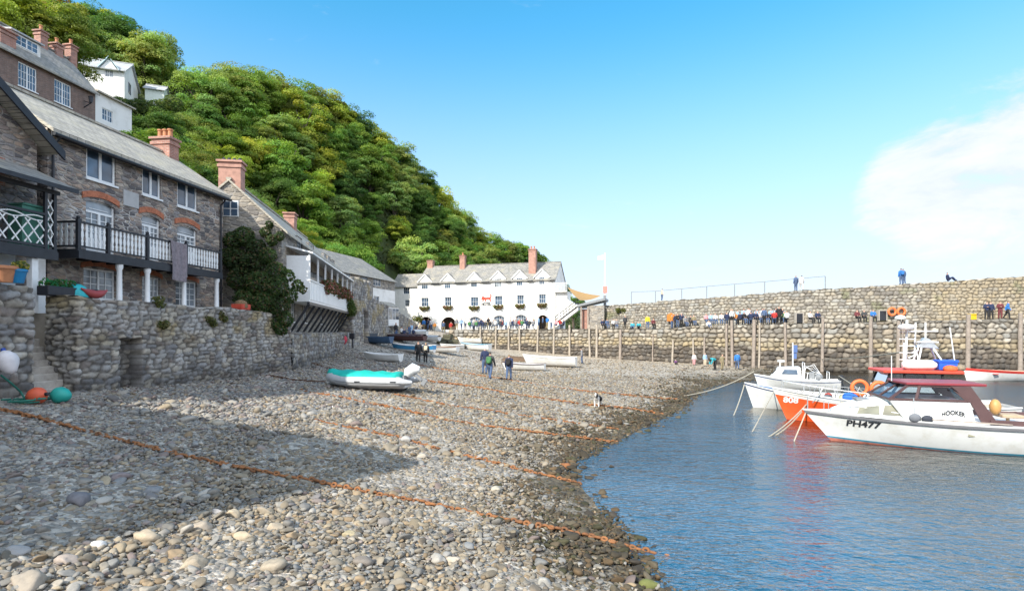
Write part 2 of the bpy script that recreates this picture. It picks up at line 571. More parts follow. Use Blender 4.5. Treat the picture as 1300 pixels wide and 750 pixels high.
def window(parent, r, y=0.07, nx=2, nz=1, fw=0.055, casements=1, glass='glass', sill=True, frame='white_paint', name='window', dep=0.05):
    """a framed window in an opening r = (x0, z0, x1, z1): frame, glazing bars, pane, sill"""
    x0, z0, x1, z1 = r
    mb = MB()
    mb.box(x0, x0 + fw, y, y + dep, z0, z1); mb.box(x1 - fw, x1, y, y + dep, z0, z1)
    mb.box(x0 + fw, x1 - fw, y, y + dep, z0, z0 + fw); mb.box(x0 + fw, x1 - fw, y, y + dep, z1 - fw, z1)
    ix0, ix1, iz0, iz1 = x0 + fw, x1 - fw, z0 + fw, z1 - fw
    cw = (ix1 - ix0) / casements
    for c in range(casements):
        a = ix0 + c * cw
        if c: mb.box(a - fw * 0.6, a + fw * 0.6, y - 0.008, y + dep + 0.004, iz0, iz1)
        for k in range(1, nx):
            xx = a + cw * k / nx
            mb.box(xx - 0.014, xx + 0.014, y + 0.006, y + dep - 0.01, iz0, iz1)
    for k in range(1, nz):
        zz = iz0 + (iz1 - iz0) * k / nz
        mb.box(ix0, ix1, y + 0.01, y + dep - 0.014, zz - 0.014, zz + 0.014)
    w = mb.build(name, M[frame], parent)
    p = MB().box(x0 + 0.01, x1 - 0.01, y + dep * 0.6, y + dep * 0.6 + 0.02, z0 + 0.01, z1 - 0.01).build('pane', M[glass], w)
    if sill:
        MB().box(x0 - 0.06, x1 + 0.06, -0.07, y, z0 - 0.07, z0 - 0.003).build('sill', M[frame], w)
    return w


def arc_pts(x0, x1, zs, rise, n=12):
    """points of a segmental arch from x0 to x1 springing at zs"""
    w = (x1 - x0) / 2; c = (x0 + x1) / 2
    if rise >= w * 0.999:
        return [(c + w * math.cos(math.pi - math.pi * i / n), zs + rise * math.sin(math.pi * i / n)) for i in range(n + 1)]
    rad = (w * w + rise * rise) / (2 * rise)
    a0 = math.asin(w / rad)
    return [(c + rad * math.sin(-a0 + 2 * a0 * i / n), zs + rise - rad + rad * math.cos(-a0 + 2 * a0 * i / n)) for i in range(n + 1)]


def spandrel(mb, x0, x1, zs, rise, ztop, y0, y1):
    """fills a square-headed opening down to an arch"""
    pts = arc_pts(x0, x1, zs, rise)
    for i in range(len(pts) - 1):
        (a, b), (c, d) = pts[i], pts[i + 1]
        mb.prism([(a, b), (c, d), (c, ztop), (a, ztop)], y0, y1)


def arch_band(mb, x0, x1, zs, rise, h, y0, y1, ext=0.12):
    a = arc_pts(x0 - ext, x1 + ext, zs - 0.02, rise, 14)
    for i in range(len(a) - 1):
        (p, q), (r, s) = a[i], a[i + 1]
        mb.prism([(p, q), (r, s), (r, s + h), (p, q + h)], y0, y1)


def chimney(parent, x, y, w, d, z0, z1, mat='brick', pots=2, cap=True, potmat='terracotta'):
    mb = MB()
    mb.box(x - w / 2, x + w / 2, y - d / 2, y + d / 2, z0, z1)
    if cap:
        mb.box(x - w / 2 - 0.05, x + w / 2 + 0.05, y - d / 2 - 0.05, y + d / 2 + 0.05, z1 - 0.26, z1 - 0.12)
        mb.box(x - w / 2 - 0.09, x + w / 2 + 0.09, y - d / 2 - 0.09, y + d / 2 + 0.09, z1 + 0.002, z1 + 0.1)
    c = mb.build('chimney', M[mat], parent)
    for k in range(pots):
        t = (k + 0.5) / pots - 0.5
        px, py = (x + t * w * 0.85, y) if w >= d else (x, y + t * d * 0.85)
        MB().lathe([(0.13, 0), (0.115, 0.1), (0.1, 0.36), (0.13, 0.38), (0.13, 0.45), (0.09, 0.45), (0.085, 0.3)], (px, py, z1 + (0.1 if cap else 0)), 12).build('chimney_pot', M[potmat], c, smooth=True)
    return c
# ================================================================== light and sky
SUN_AZ = R(38.0)        # heading of the light, clockwise from the view direction
SUN_EL = R(37.0)
sun = bpy.data.lights.new('sun', 'SUN')
sun.energy = 4.0
sun.angle = R(0.53)
sun.color = (1.0, 0.93, 0.82)
sun_ob = bpy.data.objects.new('sun', sun); COL.objects.link(sun_ob)
ld = Vector((math.sin(SUN_AZ) * math.cos(SUN_EL), math.cos(SUN_AZ) * math.cos(SUN_EL), -math.sin(SUN_EL)))
sun_ob.rotation_euler = ld.to_track_quat('-Z', 'Y').to_euler()
sun_ob.location = (-60, -60, 80)

W = bpy.data.worlds.new('World'); SC.world = W
W.use_nodes = True
nt = W.node_tree
bg = nt.nodes['Background']
sky = N(nt, 'ShaderNodeTexSky'); sky.sky_type = 'NISHITA'
sky.sun_disc = False
sky.sun_elevation = SUN_EL
sky.sun_rotation = math.pi + SUN_AZ
sky.altitude = 0; sky.air_density = 1.0; sky.dust_density = 0.6; sky.ozone_density = 2.5
tc = N(nt, 'ShaderNodeTexCoord')
hs = N(nt, 'ShaderNodeHueSaturation', Hue=0.495, Saturation=1.12, Value=1.0)
sz0 = N(nt, 'ShaderNodeSeparateXYZ'); nt.links.new(tc.outputs['Generated'], sz0.inputs[0])
el = N(nt, 'ShaderNodeMapRange'); el.inputs['From Min'].default_value = 0.02; el.inputs['From Max'].default_value = 0.5
nt.links.new(sz0.outputs[2], el.inputs['Value'])
tcol = mixc(nt, el.outputs[0], (0.98, 0.97, 1.2, 1), (0.74, 1.19, 1.18, 1))
tint = mixc(nt, 1.0, sky.outputs[0], tcol, 'MULTIPLY')
nt.links.new(tint, hs.inputs['Color'])
# thin cloud: soft banks low over the sea to the right
mp = N(nt, 'ShaderNodeMapping'); mp.inputs['Scale'].default_value = (1.0, 1.0, 2.6)
nt.links.new(tc.outputs['Generated'], mp.inputs[0])
cn = N(nt, 'ShaderNodeTexNoise', Scale=4.2, Detail=10.0, Roughness=0.62, Distortion=0.3)
nt.links.new(mp.outputs[0], cn.inputs['Vector'])


def lobe(dx, dy, dz, lo, hi):
    v = Vector((dx, dy, dz)).normalized()
    d = N(nt, 'ShaderNodeVectorMath', operation='DOT_PRODUCT'); d.inputs[1].default_value = v
    nt.links.new(tc.outputs['Generated'], d.inputs[0])
    mr = N(nt, 'ShaderNodeMapRange'); mr.interpolation_type = 'SMOOTHSTEP'
    mr.inputs['From Min'].default_value = lo; mr.inputs['From Max'].default_value = hi
    nt.links.new(d.outputs['Value'], mr.inputs['Value'])
    return mr.outputs[0]


def mth(op, a, b):
    n = N(nt, 'ShaderNodeMath', operation=op)
    for k, v in enumerate((a, b)):
        if hasattr(v, 'node'): nt.links.new(v, n.inputs[k])
        else: n.inputs[k].default_value = v
    return n.outputs[0]


l1 = mth('MAXIMUM', mth('MAXIMUM', lobe(0.73, 1, 0.262, 0.994, 1.0), lobe(0.81, 1, 0.275, 0.990, 1.0)), lobe(0.97, 1, 0.31, 0.986, 1.0))
l2 = lobe(0.70, 1, 0.10, 0.86, 1.0)
dens = mth('ADD', mth('MULTIPLY', l1, 0.40), mth('MULTIPLY', l2, 0.02))
cov = mth('ADD', cn.outputs[0], dens)
cr = N(nt, 'ShaderNodeMapRange'); cr.interpolation_type = 'SMOOTHSTEP'
cr.inputs['From Min'].default_value = 0.64; cr.inputs['From Max'].default_value = 0.86
cr.inputs['To Max'].default_value = 0.9
nt.links.new(cov, cr.inputs['Value'])
# pale air near the horizon
sz = N(nt, 'ShaderNodeSeparateXYZ'); nt.links.new(tc.outputs['Generated'], sz.inputs[0])
hz = N(nt, 'ShaderNodeMapRange'); hz.interpolation_type = 'SMOOTHSTEP'
hz.inputs['From Min'].default_value = 0.52; hz.inputs['From Max'].default_value = 0.0; hz.inputs['To Max'].default_value = 0.86
nt.links.new(sz.outputs[2], hz.inputs['Value'])
c1 = mixc(nt, hz.outputs[0], hs.outputs[0], (3.1, 3.4, 3.85, 1))
ccol = ramp(nt, [(0.4, (3.3, 3.5, 3.85)), (0.62, (4.3, 4.35, 4.4))]); nt.links.new(cn.outputs[0], ccol.inputs[0])
c2 = mixc(nt, cr.outputs[0], c1, ccol.outputs[0])
nt.links.new(c2, bg.inputs['Color'])
# unseen bright cloud added behind the viewer and overhead, to fill the shade
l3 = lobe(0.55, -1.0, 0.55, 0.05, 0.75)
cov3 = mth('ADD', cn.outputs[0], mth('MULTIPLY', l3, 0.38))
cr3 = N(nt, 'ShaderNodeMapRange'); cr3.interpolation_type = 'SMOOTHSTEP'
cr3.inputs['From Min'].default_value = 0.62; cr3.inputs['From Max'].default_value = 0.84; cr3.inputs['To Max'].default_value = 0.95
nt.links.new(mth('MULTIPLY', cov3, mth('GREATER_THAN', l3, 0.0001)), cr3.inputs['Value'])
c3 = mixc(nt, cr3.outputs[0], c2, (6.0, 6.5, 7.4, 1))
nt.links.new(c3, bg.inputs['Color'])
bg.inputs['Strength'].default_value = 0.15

SC.view_settings.view_transform = 'Standard'
SC.view_settings.look = 'None'
SC.view_settings.exposure = 0.82
SC.view_settings.gamma = 1.0
SC.view_settings.use_curve_mapping = False
SC.cycles.max_bounces = 6
SC.cycles.diffuse_bounces = 3
SC.cycles.transparent_max_bounces = 12
SC.cycles.caustics_reflective = False
SC.cycles.caustics_refractive = False

# ================================================================== the beach
WATER_EDGE = [(3.2, 0), (2.9, 4), (2.1, 8.1), (2.1, 9.7), (1.75, 11.4), (1.5, 14.5), (2.3, 16.9), (4.4, 20.6), (7.9, 26.4), (11.1, 33.2), (17.9, 42.5), (23, 48), (28.4, 51)]
CTRL = [(x, y, 0.0) for x, y in WATER_EDGE] + [
    (-12.9, 16.4, 1.9), (-12.4, 21, 1.75), (-11.6, 26.6, 1.75), (-13.2, 13, 2.0), (-13.5, 8, 2.0), (-13.5, -4, 2.0),
    (-5.5, 6, 1.0), (-9, 6, 1.45), (0, 5, 0.36), (-3, 9, 0.64), (-6, 0, 1.0), (-2, -4, 0.6), (-7, 13, 1.25), (-3.5, 14, 0.75), (-4, 19, 0.95),
    (-6.2, 24, 1.2), (-1, 25, 0.75), (-2, 39.5, 0.8), (5, 38, 0.5), (-8.5, 36, 1.7), (-8, 47, 1.3), (-12.3, 36, 1.95), (-13.2, 43, 2.4),
    (-13, 50, 2.7), (-13, 60, 3.2), (-8, 66, 2.0), (-9.5, 72, 2.7), (-11, 79, 3.9), (-15, 80, 4.0), (3, 52, 0.65), (12.8, 66, 0.55), (0, 75, 1.4), (-6, 76, 1.7),
    (22.7, 56, 0.25), (30, 52.5, -0.1), (46, 50, -0.6), (70, 48, -1.0), (12, 15, -1.2), (8, 8, -0.8), (20, 30, -1.3), (25, 20, -2), (6, 2, -0.55), (35, 42, -1.0), (50, 10, -2.5), (60, 40, -2), (12, -4, -1.2)]
beach_z = tps_fit(CTRL, 0.4)
gx = np.concatenate([np.arange(-17, 12, 0.25), np.arange(12, 72.1, 0.75)])
gy = np.concatenate([np.arange(-8, 35, 0.25), np.arange(35, 96, 0.6)])
X, Y = np.meshgrid(gx, gy, indexing='ij')
Z = beach_z(X, Y)
Z += (fbm(X * 0.8, Y * 0.8, 3) - 0.5) * 0.10
edge = Z
# own colour of the ground between the stones: sandy near the quay, weedy and wet at the water
dry = np.stack([0.30 + 0 * Z, 0.27 + 0 * Z, 0.23 + 0 * Z], -1) * (0.75 + 0.5 * fbm(X * 1.7, Y * 1.7, 5))[..., None]
sand = np.array([0.36, 0.30, 0.225])
ks = (sstep(38, 60, Y) * sstep(-6, 4, X) * (0.5 + 0.8 * fbm(X * 0.3, Y * 0.3, 8)))[..., None].clip(0, 1)
dry = dry * (1 - ks) + sand * ks
weed = np.array([0.075, 0.062, 0.04])
kw = (1 - sstep(0.02, 0.30, Z + 0.35 * (fbm(X * 0.6, Y * 0.6, 9) - 0.5)))[..., None]
BC = dry * (1 - kw) + weed * kw
m, nt, b = nmat('shingle_ground')
at_ = N(nt, 'ShaderNodeAttribute', attribute_name='Col')
tc = N(nt, 'ShaderNodeTexCoord')
v1 = N(nt, 'ShaderNodeTexVoronoi', Scale=7.0); v2 = N(nt, 'ShaderNodeTexVoronoi', Scale=19.0)
for v in (v1, v2): nt.links.new(tc.outputs['Object'], v.inputs['Vector'])
sp_ = N(nt, 'ShaderNodeSeparateColor'); nt.links.new(v1.outputs['Color'], sp_.inputs[0])
rv = ramp(nt, [(0.0, (0.55,) * 3), (1.0, (1.45,) * 3)]); nt.links.new(sp_.outputs[0], rv.inputs[0])
sp2 = N(nt, 'ShaderNodeSeparateColor'); nt.links.new(v2.outputs['Color'], sp2.inputs[0])
rv2 = ramp(nt, [(0.0, (0.65,) * 3), (1.0, (1.35,) * 3)]); nt.links.new(sp2.outputs[0], rv2.inputs[0])
c = mixc(nt, 1.0, at_.outputs['Color'], rv.outputs[0], 'MULTIPLY')
c = mixc(nt, 1.0, c, rv2.outputs[0], 'MULTIPLY')
nt.links.new(c, b.inputs['Base Color']); b.inputs['Roughness'].default_value = 0.9
h = mixc(nt, 0.4, v1.outputs['Distance'], v2.outputs['Distance'])
inv = N(nt, 'ShaderNodeInvert'); nt.links.new(h, inv.inputs['Color'])
bump(nt, b, inv.outputs[0], 0.8, 0.06)
M['shingle'] = m
beach = np_mesh('ground', np.stack([X, Y, Z], -1).reshape(-1, 3), grid_faces(len(gx), len(gy))[:, ::-1], m, None, BC.reshape(-1, 3))
beach['kind'] = 'structure'


def ground(x, y):
    return float(beach_z(x, y))


def on_beach(px, py, Y0=30.0):
    """the point of the beach seen at a photo pixel"""
    k = (px - CX) / FPX; q = (py - HZ) / FPX
    Ys = np.arange(3.0, 90, 0.05)
    d = (EYE - q * Ys) - beach_z(k * Ys, Ys)
    i = int(np.argmax(d < 0)) if (d < 0).any() else len(Ys) - 1
    y = Ys[i]
    return Vector((k * y, y, ground(k * y, y)))


# ================================================================== pebbles
def ico(n):
    bm = bmesh.new(); bmesh.ops.create_icosphere(bm, subdivisions=n, radius=1.0)
    V = np.array([v.co[:] for v in bm.verts]); F = np.array([[v.index for v in f.verts] for f in bm.faces]); bm.free()
    return V, F


ICO = {1: ico(1), 2: ico(2), 3: ico(3)}


def stone_shape(lv, seed):
    V, F = ICO[lv]
    r = np.random.default_rng(seed)
    V = np.sign(V) * np.abs(V) ** r.uniform(0.72, 1.0)
    for _ in range(5):                         # a few worn flat sides
        n = r.normal(size=3); n /= np.linalg.norm(n)
        dd = V @ n; lim = r.uniform(0.55, 0.85)
        V = V - np.outer(np.maximum(dd - lim, 0) * 0.85, n)
    V = V * (1 + 0.10 * np.sin(V @ r.normal(size=3) * 2.2 + r.uniform(0, 6)))[:, None]
    return V, F


SHAPES = {lv: [stone_shape(lv, 100 * lv + k) for k in range(14)] for lv in ICO}
PAL_GREY = np.array([(0.30, 0.31, 0.32), (0.36, 0.36, 0.355), (0.25, 0.265, 0.285), (0.42, 0.41, 0.39), (0.22, 0.215, 0.225), (0.33, 0.29, 0.28), (0.27, 0.225, 0.22), (0.47, 0.46, 0.44), (0.37, 0.33, 0.27)])
PAL_TAN = np.array([(0.36, 0.32, 0.26), (0.31, 0.27, 0.21), (0.40, 0.345, 0.26), (0.27, 0.25, 0.215), (0.34, 0.335, 0.32), (0.23, 0.20, 0.165), (0.42, 0.39, 0.34), (0.37, 0.29, 0.20), (0.3, 0.3, 0.295)])
PAL_WEED = np.array([(0.09, 0.077, 0.056), (0.12, 0.098, 0.068), (0.072, 0.064, 0.054), (0.15, 0.13, 0.095), (0.078, 0.076, 0.044), (0.15, 0.108, 0.065)])


def scatter(n, ylo, yhi, smin, smax, sk, lv, rng, pk=1.0):
    """positions in the visible wedge, with sizes (radius) skewed to the small end"""
    y = rng.uniform(ylo, yhi, n * 3)
    x = rng.uniform(-1.0, 0.55, n * 3) * (y + 1.0)
    z = beach_z(x, y)
    ok = (x > -13.2) & (z > -0.35) & (x < y * 0.6 + 1)
    wl = np.where(y < 27, -12.6 + 0.13 * (y - 19.7), -12.0 - 0.13 * (y - 30))
    ok &= x > wl - 0.25
    x, y, z = x[ok][:n], y[ok][:n], z[ok][:n]
    s = smin + (smax - smin) * rng.uniform(0, 1, len(x)) ** sk
    return x, y, z, s


def stones_mesh(sets, rng):
    VV, FF, CC, off = [], [], [], 0
    for (x, y, z, s, lv) in sets:
        n = len(x)
        which = rng.integers(0, 14, n)
        az = rng.uniform(0, 2 * np.pi, n); tx = rng.normal(0, 0.22, n); ty = rng.normal(0, 0.22, n)
        a = s * rng.uniform(0.9, 1.35, n); bb = s * rng.uniform(0.7, 1.0, n); cc = s * rng.uniform(0.42, 0.72, n)
        d = z + 0.5 * (fbm(x * 0.5, y * 0.5, 21) - 0.5)          # height above the water with a wavering line
        grey = 0.16 + 0.74 * sstep(0.9, 1.85, d - 0.055 * (x + 3))
        u = rng.uniform(0, 1, n)
        kk = rng.integers(0, 9, n)
        col = np.where((u < grey)[:, None], PAL_GREY[kk], PAL_TAN[kk])
        wk = 1 - sstep(0.04, 0.33, z + 0.3 * (fbm(x * 0.6, y * 0.6, 9) - 0.5))
        col = np.where((rng.uniform(0, 1, n) < wk)[:, None], PAL_WEED[rng.integers(0, 6, n)], col)
        col = col * rng.uniform(0.60, 1.05, n)[:, None] * np.array([0.80, 0.765, 0.705])
        zc = z + cc * rng.uniform(0.15, 0.55, n)
        for w in range(14):
            q = which == w
            if not q.any(): continue
            V, F = SHAPES[lv][w]
            P = V[None] * np.stack([a[q], bb[q], cc[q]], -1)[:, None, :]
            # small tilt, then turn
            P2 = P.copy()
            P2[..., 2] += P[..., 0] * tx[q][:, None] + P[..., 1] * ty[q][:, None]
            ca, sa = np.cos(az[q])[:, None], np.sin(az[q])[:, None]
            Xr = P2[..., 0] * ca - P2[..., 1] * sa; Yr = P2[..., 0] * sa + P2[..., 1] * ca
            P3 = np.stack([Xr + x[q][:, None], Yr + y[q][:, None], P2[..., 2] + zc[q][:, None]], -1)
            m_ = q.sum(); nv = len(V)
            VV.append(P3.reshape(-1, 3))
            FF.append((F[None] + (np.arange(m_) * nv)[:, None, None] + off).reshape(-1, 3))
            CC.append(np.repeat(col[q], nv, 0)); off += m_ * nv
    return np.concatenate(VV), np.concatenate(FF), np.concatenate(CC)


M['stone'] = attr_mat('beach_stone', 0.8, 14.0, 0.3, 0.35, 0.015)
r_ = np.random.default_rng(5)
sets = [
    (*scatter(1500, 4.2, 9.0, 0.04, 0.11, 2.8, 3, r_), 3),
    (*scatter(25000, 4.2, 11.0, 0.016, 0.062, 2.2, 2, r_), 2),
    (*scatter(2200, 9.0, 16.0, 0.045, 0.12, 2.6, 2, r_), 2),
    (*scatter(24000, 10.0, 17.0, 0.02, 0.062, 2.0, 1, r_), 1),
    (*scatter(1000, 14.0, 26.0, 0.08, 0.17, 2.2, 2, r_), 2),
    (*scatter(28000, 16.5, 27.0, 0.03, 0.09, 2.0, 1, r_), 1),
    (*scatter(26000, 26.0, 42.0, 0.04, 0.11, 2.6, 1, r_), 1),
    (*scatter(9000, 40.0, 64.0, 0.045, 0.12, 2.8, 1, r_), 1),
]
V_, F_, C_ = stones_mesh(sets, r_)
peb = np_mesh('pebbles', V_, F_, M['stone'], None, C_)
tag(peb, 'grey and tan rounded pebbles covering the whole beach', 'pebbles', kind='stuff')

# larger boulders one can pick out: (photo x, y, half length m, colour, words)
BOULD = [
    (187, 680, 0.20, (0.40, 0.33, 0.24), 'large tan boulder at the shadow edge near the bottom left'),
    (125, 691, 0.13, (0.55, 0.53, 0.50), 'whitish smooth boulder left of the large tan boulder'),
    (35, 742, 0.21, (0.30, 0.26, 0.21), 'brown boulder lying in the bottom left corner of the beach'),
    (276, 648, 0.12, (0.38, 0.36, 0.34), 'upright grey boulder on the sunlit edge of the big shadow'),
    (296, 650, 0.13, (0.42, 0.35, 0.25), 'tan boulder right beside the upright grey boulder'),
    (254, 668, 0.17, (0.34, 0.29, 0.23), 'low brown boulder just right of the large tan boulder'),
    (85, 712, 0.15, (0.33, 0.28, 0.24), 'reddish brown boulder between whitish boulder and left corner'),
    (100, 634, 0.24, (0.17, 0.165, 0.175), 'dark flat slab in the shadow, longest of the dark stones'),
    (195, 622, 0.17, (0.20, 0.21, 0.22), 'dark pointed boulder standing up in the shadow'),
    (150, 606, 0.20, (0.21, 0.18, 0.18), 'brownish dark boulder in the shadow under the long chain'),
    (310, 680, 0.16, (0.41, 0.34, 0.24), 'ochre boulder below the shadow edge, right of centre left'),
    (350, 668, 0.15, (0.37, 0.31, 0.23), 'flat tan boulder among pebbles under the rusty orange chain'),
    (345, 720, 0.20, (0.34, 0.29, 0.22), 'big tan boulder with rounded top near the bottom edge'),
    (245, 716, 0.19, (0.36, 0.30, 0.22), 'long tan boulder lying aslant near the bottom edge'),
    (460, 712, 0.16, (0.20, 0.175, 0.15), 'dark brown boulder below the long orange chain'),
    (487, 662, 0.15, (0.22, 0.20, 0.18), 'dark grey boulder with a shadow, just below the orange chain'),
    (444, 676, 0.12, (0.38, 0.32, 0.2), 'yellowish boulder left of the dark grey boulder'),
    (575, 708, 0.14, (0.42, 0.36, 0.29), 'pale tan boulder near the middle of the bottom edge'),
    (690, 738, 0.14, (0.33, 0.32, 0.29), 'grey rounded boulder near the water at the bottom edge'),
    (718, 589, 0.20, (0.24, 0.105, 0.045), 'rust red boulder alone at the water edge'),
    (632, 620, 0.16, (0.40, 0.36, 0.29), 'pale boulder standing between the two long chains'),
    (515, 556, 0.18, (0.36, 0.35, 0.33), 'tall pale grey boulder beside the upper orange chain'),
    (497, 546, 0.16, (0.17, 0.16, 0.155), 'dark boulder left of the tall pale boulder'),
    (535, 578, 0.15, (0.38, 0.34, 0.28), 'sunlit tan boulder just beyond the shadow tip'),
    (825, 741, 0.17, (0.14, 0.15, 0.05), 'green weedy boulder at the water in the bottom right of the beach'),
    (20, 700, 0.15, (0.30, 0.29, 0.28), 'grey boulder at the left edge above the corner boulder'),
]
for k, (px, py, s, c, words) in enumerate(BOULD):
    p = on_beach(px, py + 4)
    V, F = SHAPES[3][k % 14]
    r2 = np.random.default_rng(k + 300)
    P = V * 0.9 * np.array([s, s * r2.uniform(0.62, 0.8), s * r2.uniform(0.5, 0.72)])
    P = P + 0.02 * s * r2.normal(size=P.shape)
    o = np_mesh('boulder', P, F, M['stone'], None, np.tile(np.array(c), (len(P), 1)))
    o.location = (p.x, p.y, p.z + s * 0.1)
    o.rotation_euler = (r2.normal(0, .12), r2.normal(0, .12), r2.uniform(-0.5, 0.5))
    tag(o, words, 'boulder', 'boulders on the beach')

# ================================================================== the sea
wx = np.arange(-4, 64.1, 0.5); wy = np.arange(-12, 60.1, 0.5)
X, Y = np.meshgrid(wx, wy, indexing='ij')
dep = np.clip(-beach_z(np.clip(X, -16, 70), np.clip(Y, -7, 90)), -1, 3)
V1 = np.stack([X, Y, 0 * X], -1).reshape(-1, 3); F1 = grid_faces(len(wx), len(wy))[:, ::-1]
D1 = dep.reshape(-1)
x0, x1, y0, y1, B = -4, 64, -12, 60, 6000
xs = [x0, x1]
ex = np.array([(-4, -12, 0), (64, -12, 0), (64, 60, 0), (-4, 60, 0), (-B, -B, 0), (B, -B, 0), (B, B, 0), (-B, B, 0)], float)
o_ = len(V1)
fx = np.array([(4, 5, 1, 0), (5, 6, 2, 1), (6, 7, 3, 2), (7, 4, 0, 3)]) + o_
Vw = np.concatenate([V1, ex]); Fw = np.concatenate([F1, fx]); Dw = np.concatenate([D1, np.full(8, 3.0)])
m, nt, b = nmat('sea_water')
nt.nodes.remove(b)
outn = nt.nodes['Material Output']
at_ = N(nt, 'ShaderNodeAttribute', attribute_name='Col')
tc = N(nt, 'ShaderNodeTexCoord')
mpw = N(nt, 'ShaderNodeMapping'); mpw.inputs['Scale'].default_value = (1.0, 1.7, 1.0); mpw.inputs['Rotation'].default_value = (0, 0, R(-24))
nt.links.new(tc.outputs['Object'], mpw.inputs[0])
na = N(nt, 'ShaderNodeTexNoise', Scale=1.5, Detail=3.0, Roughness=0.5, Distortion=0.4)
nb = N(nt, 'ShaderNodeTexNoise', Scale=5.5, Detail=3.0, Roughness=0.6, Distortion=0.5)
nt.links.new(mpw.outputs[0], na.inputs['Vector']); nt.links.new(mpw.outputs[0], nb.inputs['Vector'])
hmix = mixc(nt, 0.35, na.outputs[0], nb.outputs[0])
npatch = N(nt, 'ShaderNodeTexNoise', Scale=0.09, Detail=3.0, Distortion=0.6); nt.links.new(mpw.outputs[0], npatch.inputs['Vector'])
pr2 = N(nt, 'ShaderNodeMapRange'); pr2.inputs['From Min'].default_value = 0.36; pr2.inputs['From Max'].default_value = 0.62; pr2.inputs['To Min'].default_value = 0.4; pr2.inputs['To Max'].default_value = 0.78
nt.links.new(npatch.outputs[0], pr2.inputs['Value'])
bp = N(nt, 'ShaderNodeBump', Strength=0.8, Distance=0.2); nt.links.new(hmix, bp.inputs['Height']); nt.links.new(pr2.outputs[0], bp.inputs['Strength'])
fr = N(nt, 'ShaderNodeFresnel', IOR=1.33); nt.links.new(bp.outputs[0], fr.inputs['Normal'])
gl = N(nt, 'ShaderNodeBsdfGlossy'); gl.inputs['Roughness'].default_value = 0.1; gl.inputs['Color'].default_value = (0.52, 0.51, 0.485, 1)
nt.links.new(bp.outputs[0], gl.inputs['Normal'])
df = N(nt, 'ShaderNodeBsdfDiffuse'); df.inputs['Color'].default_value = (0.022, 0.072, 0.125, 1)
nl = N(nt, 'ShaderNodeTexNoise', Scale=0.12, Detail=2.0); nt.links.new(tc.outputs['Object'], nl.inputs['Vector'])
rw = ramp(nt, [(0.35, (0.014, 0.032, 0.043)), (0.65, (0.038, 0.054, 0.047))]); nt.links.new(nl.outputs[0], rw.inputs[0])
nt.links.new(rw.outputs[0], df.inputs['Color'])
tr = N(nt, 'ShaderNodeBsdfTransparent'); tr.inputs['Color'].default_value = (0.62, 0.72, 0.68, 1)
dr = N(nt, 'ShaderNodeMapRange'); dr.inputs['From Min'].default_value = 0.0; dr.inputs['From Max'].default_value = 0.55
dr.inputs['To Min'].default_value = 0.05; dr.inputs['To Max'].default_value = 1.0
sc_ = N(nt, 'ShaderNodeSeparateColor'); nt.links.new(at_.outputs['Color'], sc_.inputs[0])
nt.links.new(sc_.outputs[0], dr.inputs['Value'])
mx1 = N(nt, 'ShaderNodeMixShader'); nt.links.new(dr.outputs[0], mx1.inputs[0]); nt.links.new(tr.outputs[0], mx1.inputs[1]); nt.links.new(df.outputs[0], mx1.inputs[2])
mx2 = N(nt, 'ShaderNodeMixShader'); nt.links.new(fr.outputs[0], mx2.inputs[0]); nt.links.new(mx1.outputs[0], mx2.inputs[1]); nt.links.new(gl.outputs[0], mx2.inputs[2])
nt.links.new(mx2.outputs[0], outn.inputs['Surface'])
sea = np_mesh('water', Vw, Fw, m, None, np.repeat(Dw[:, None], 3, 1))
sea['kind'] = 'structure'


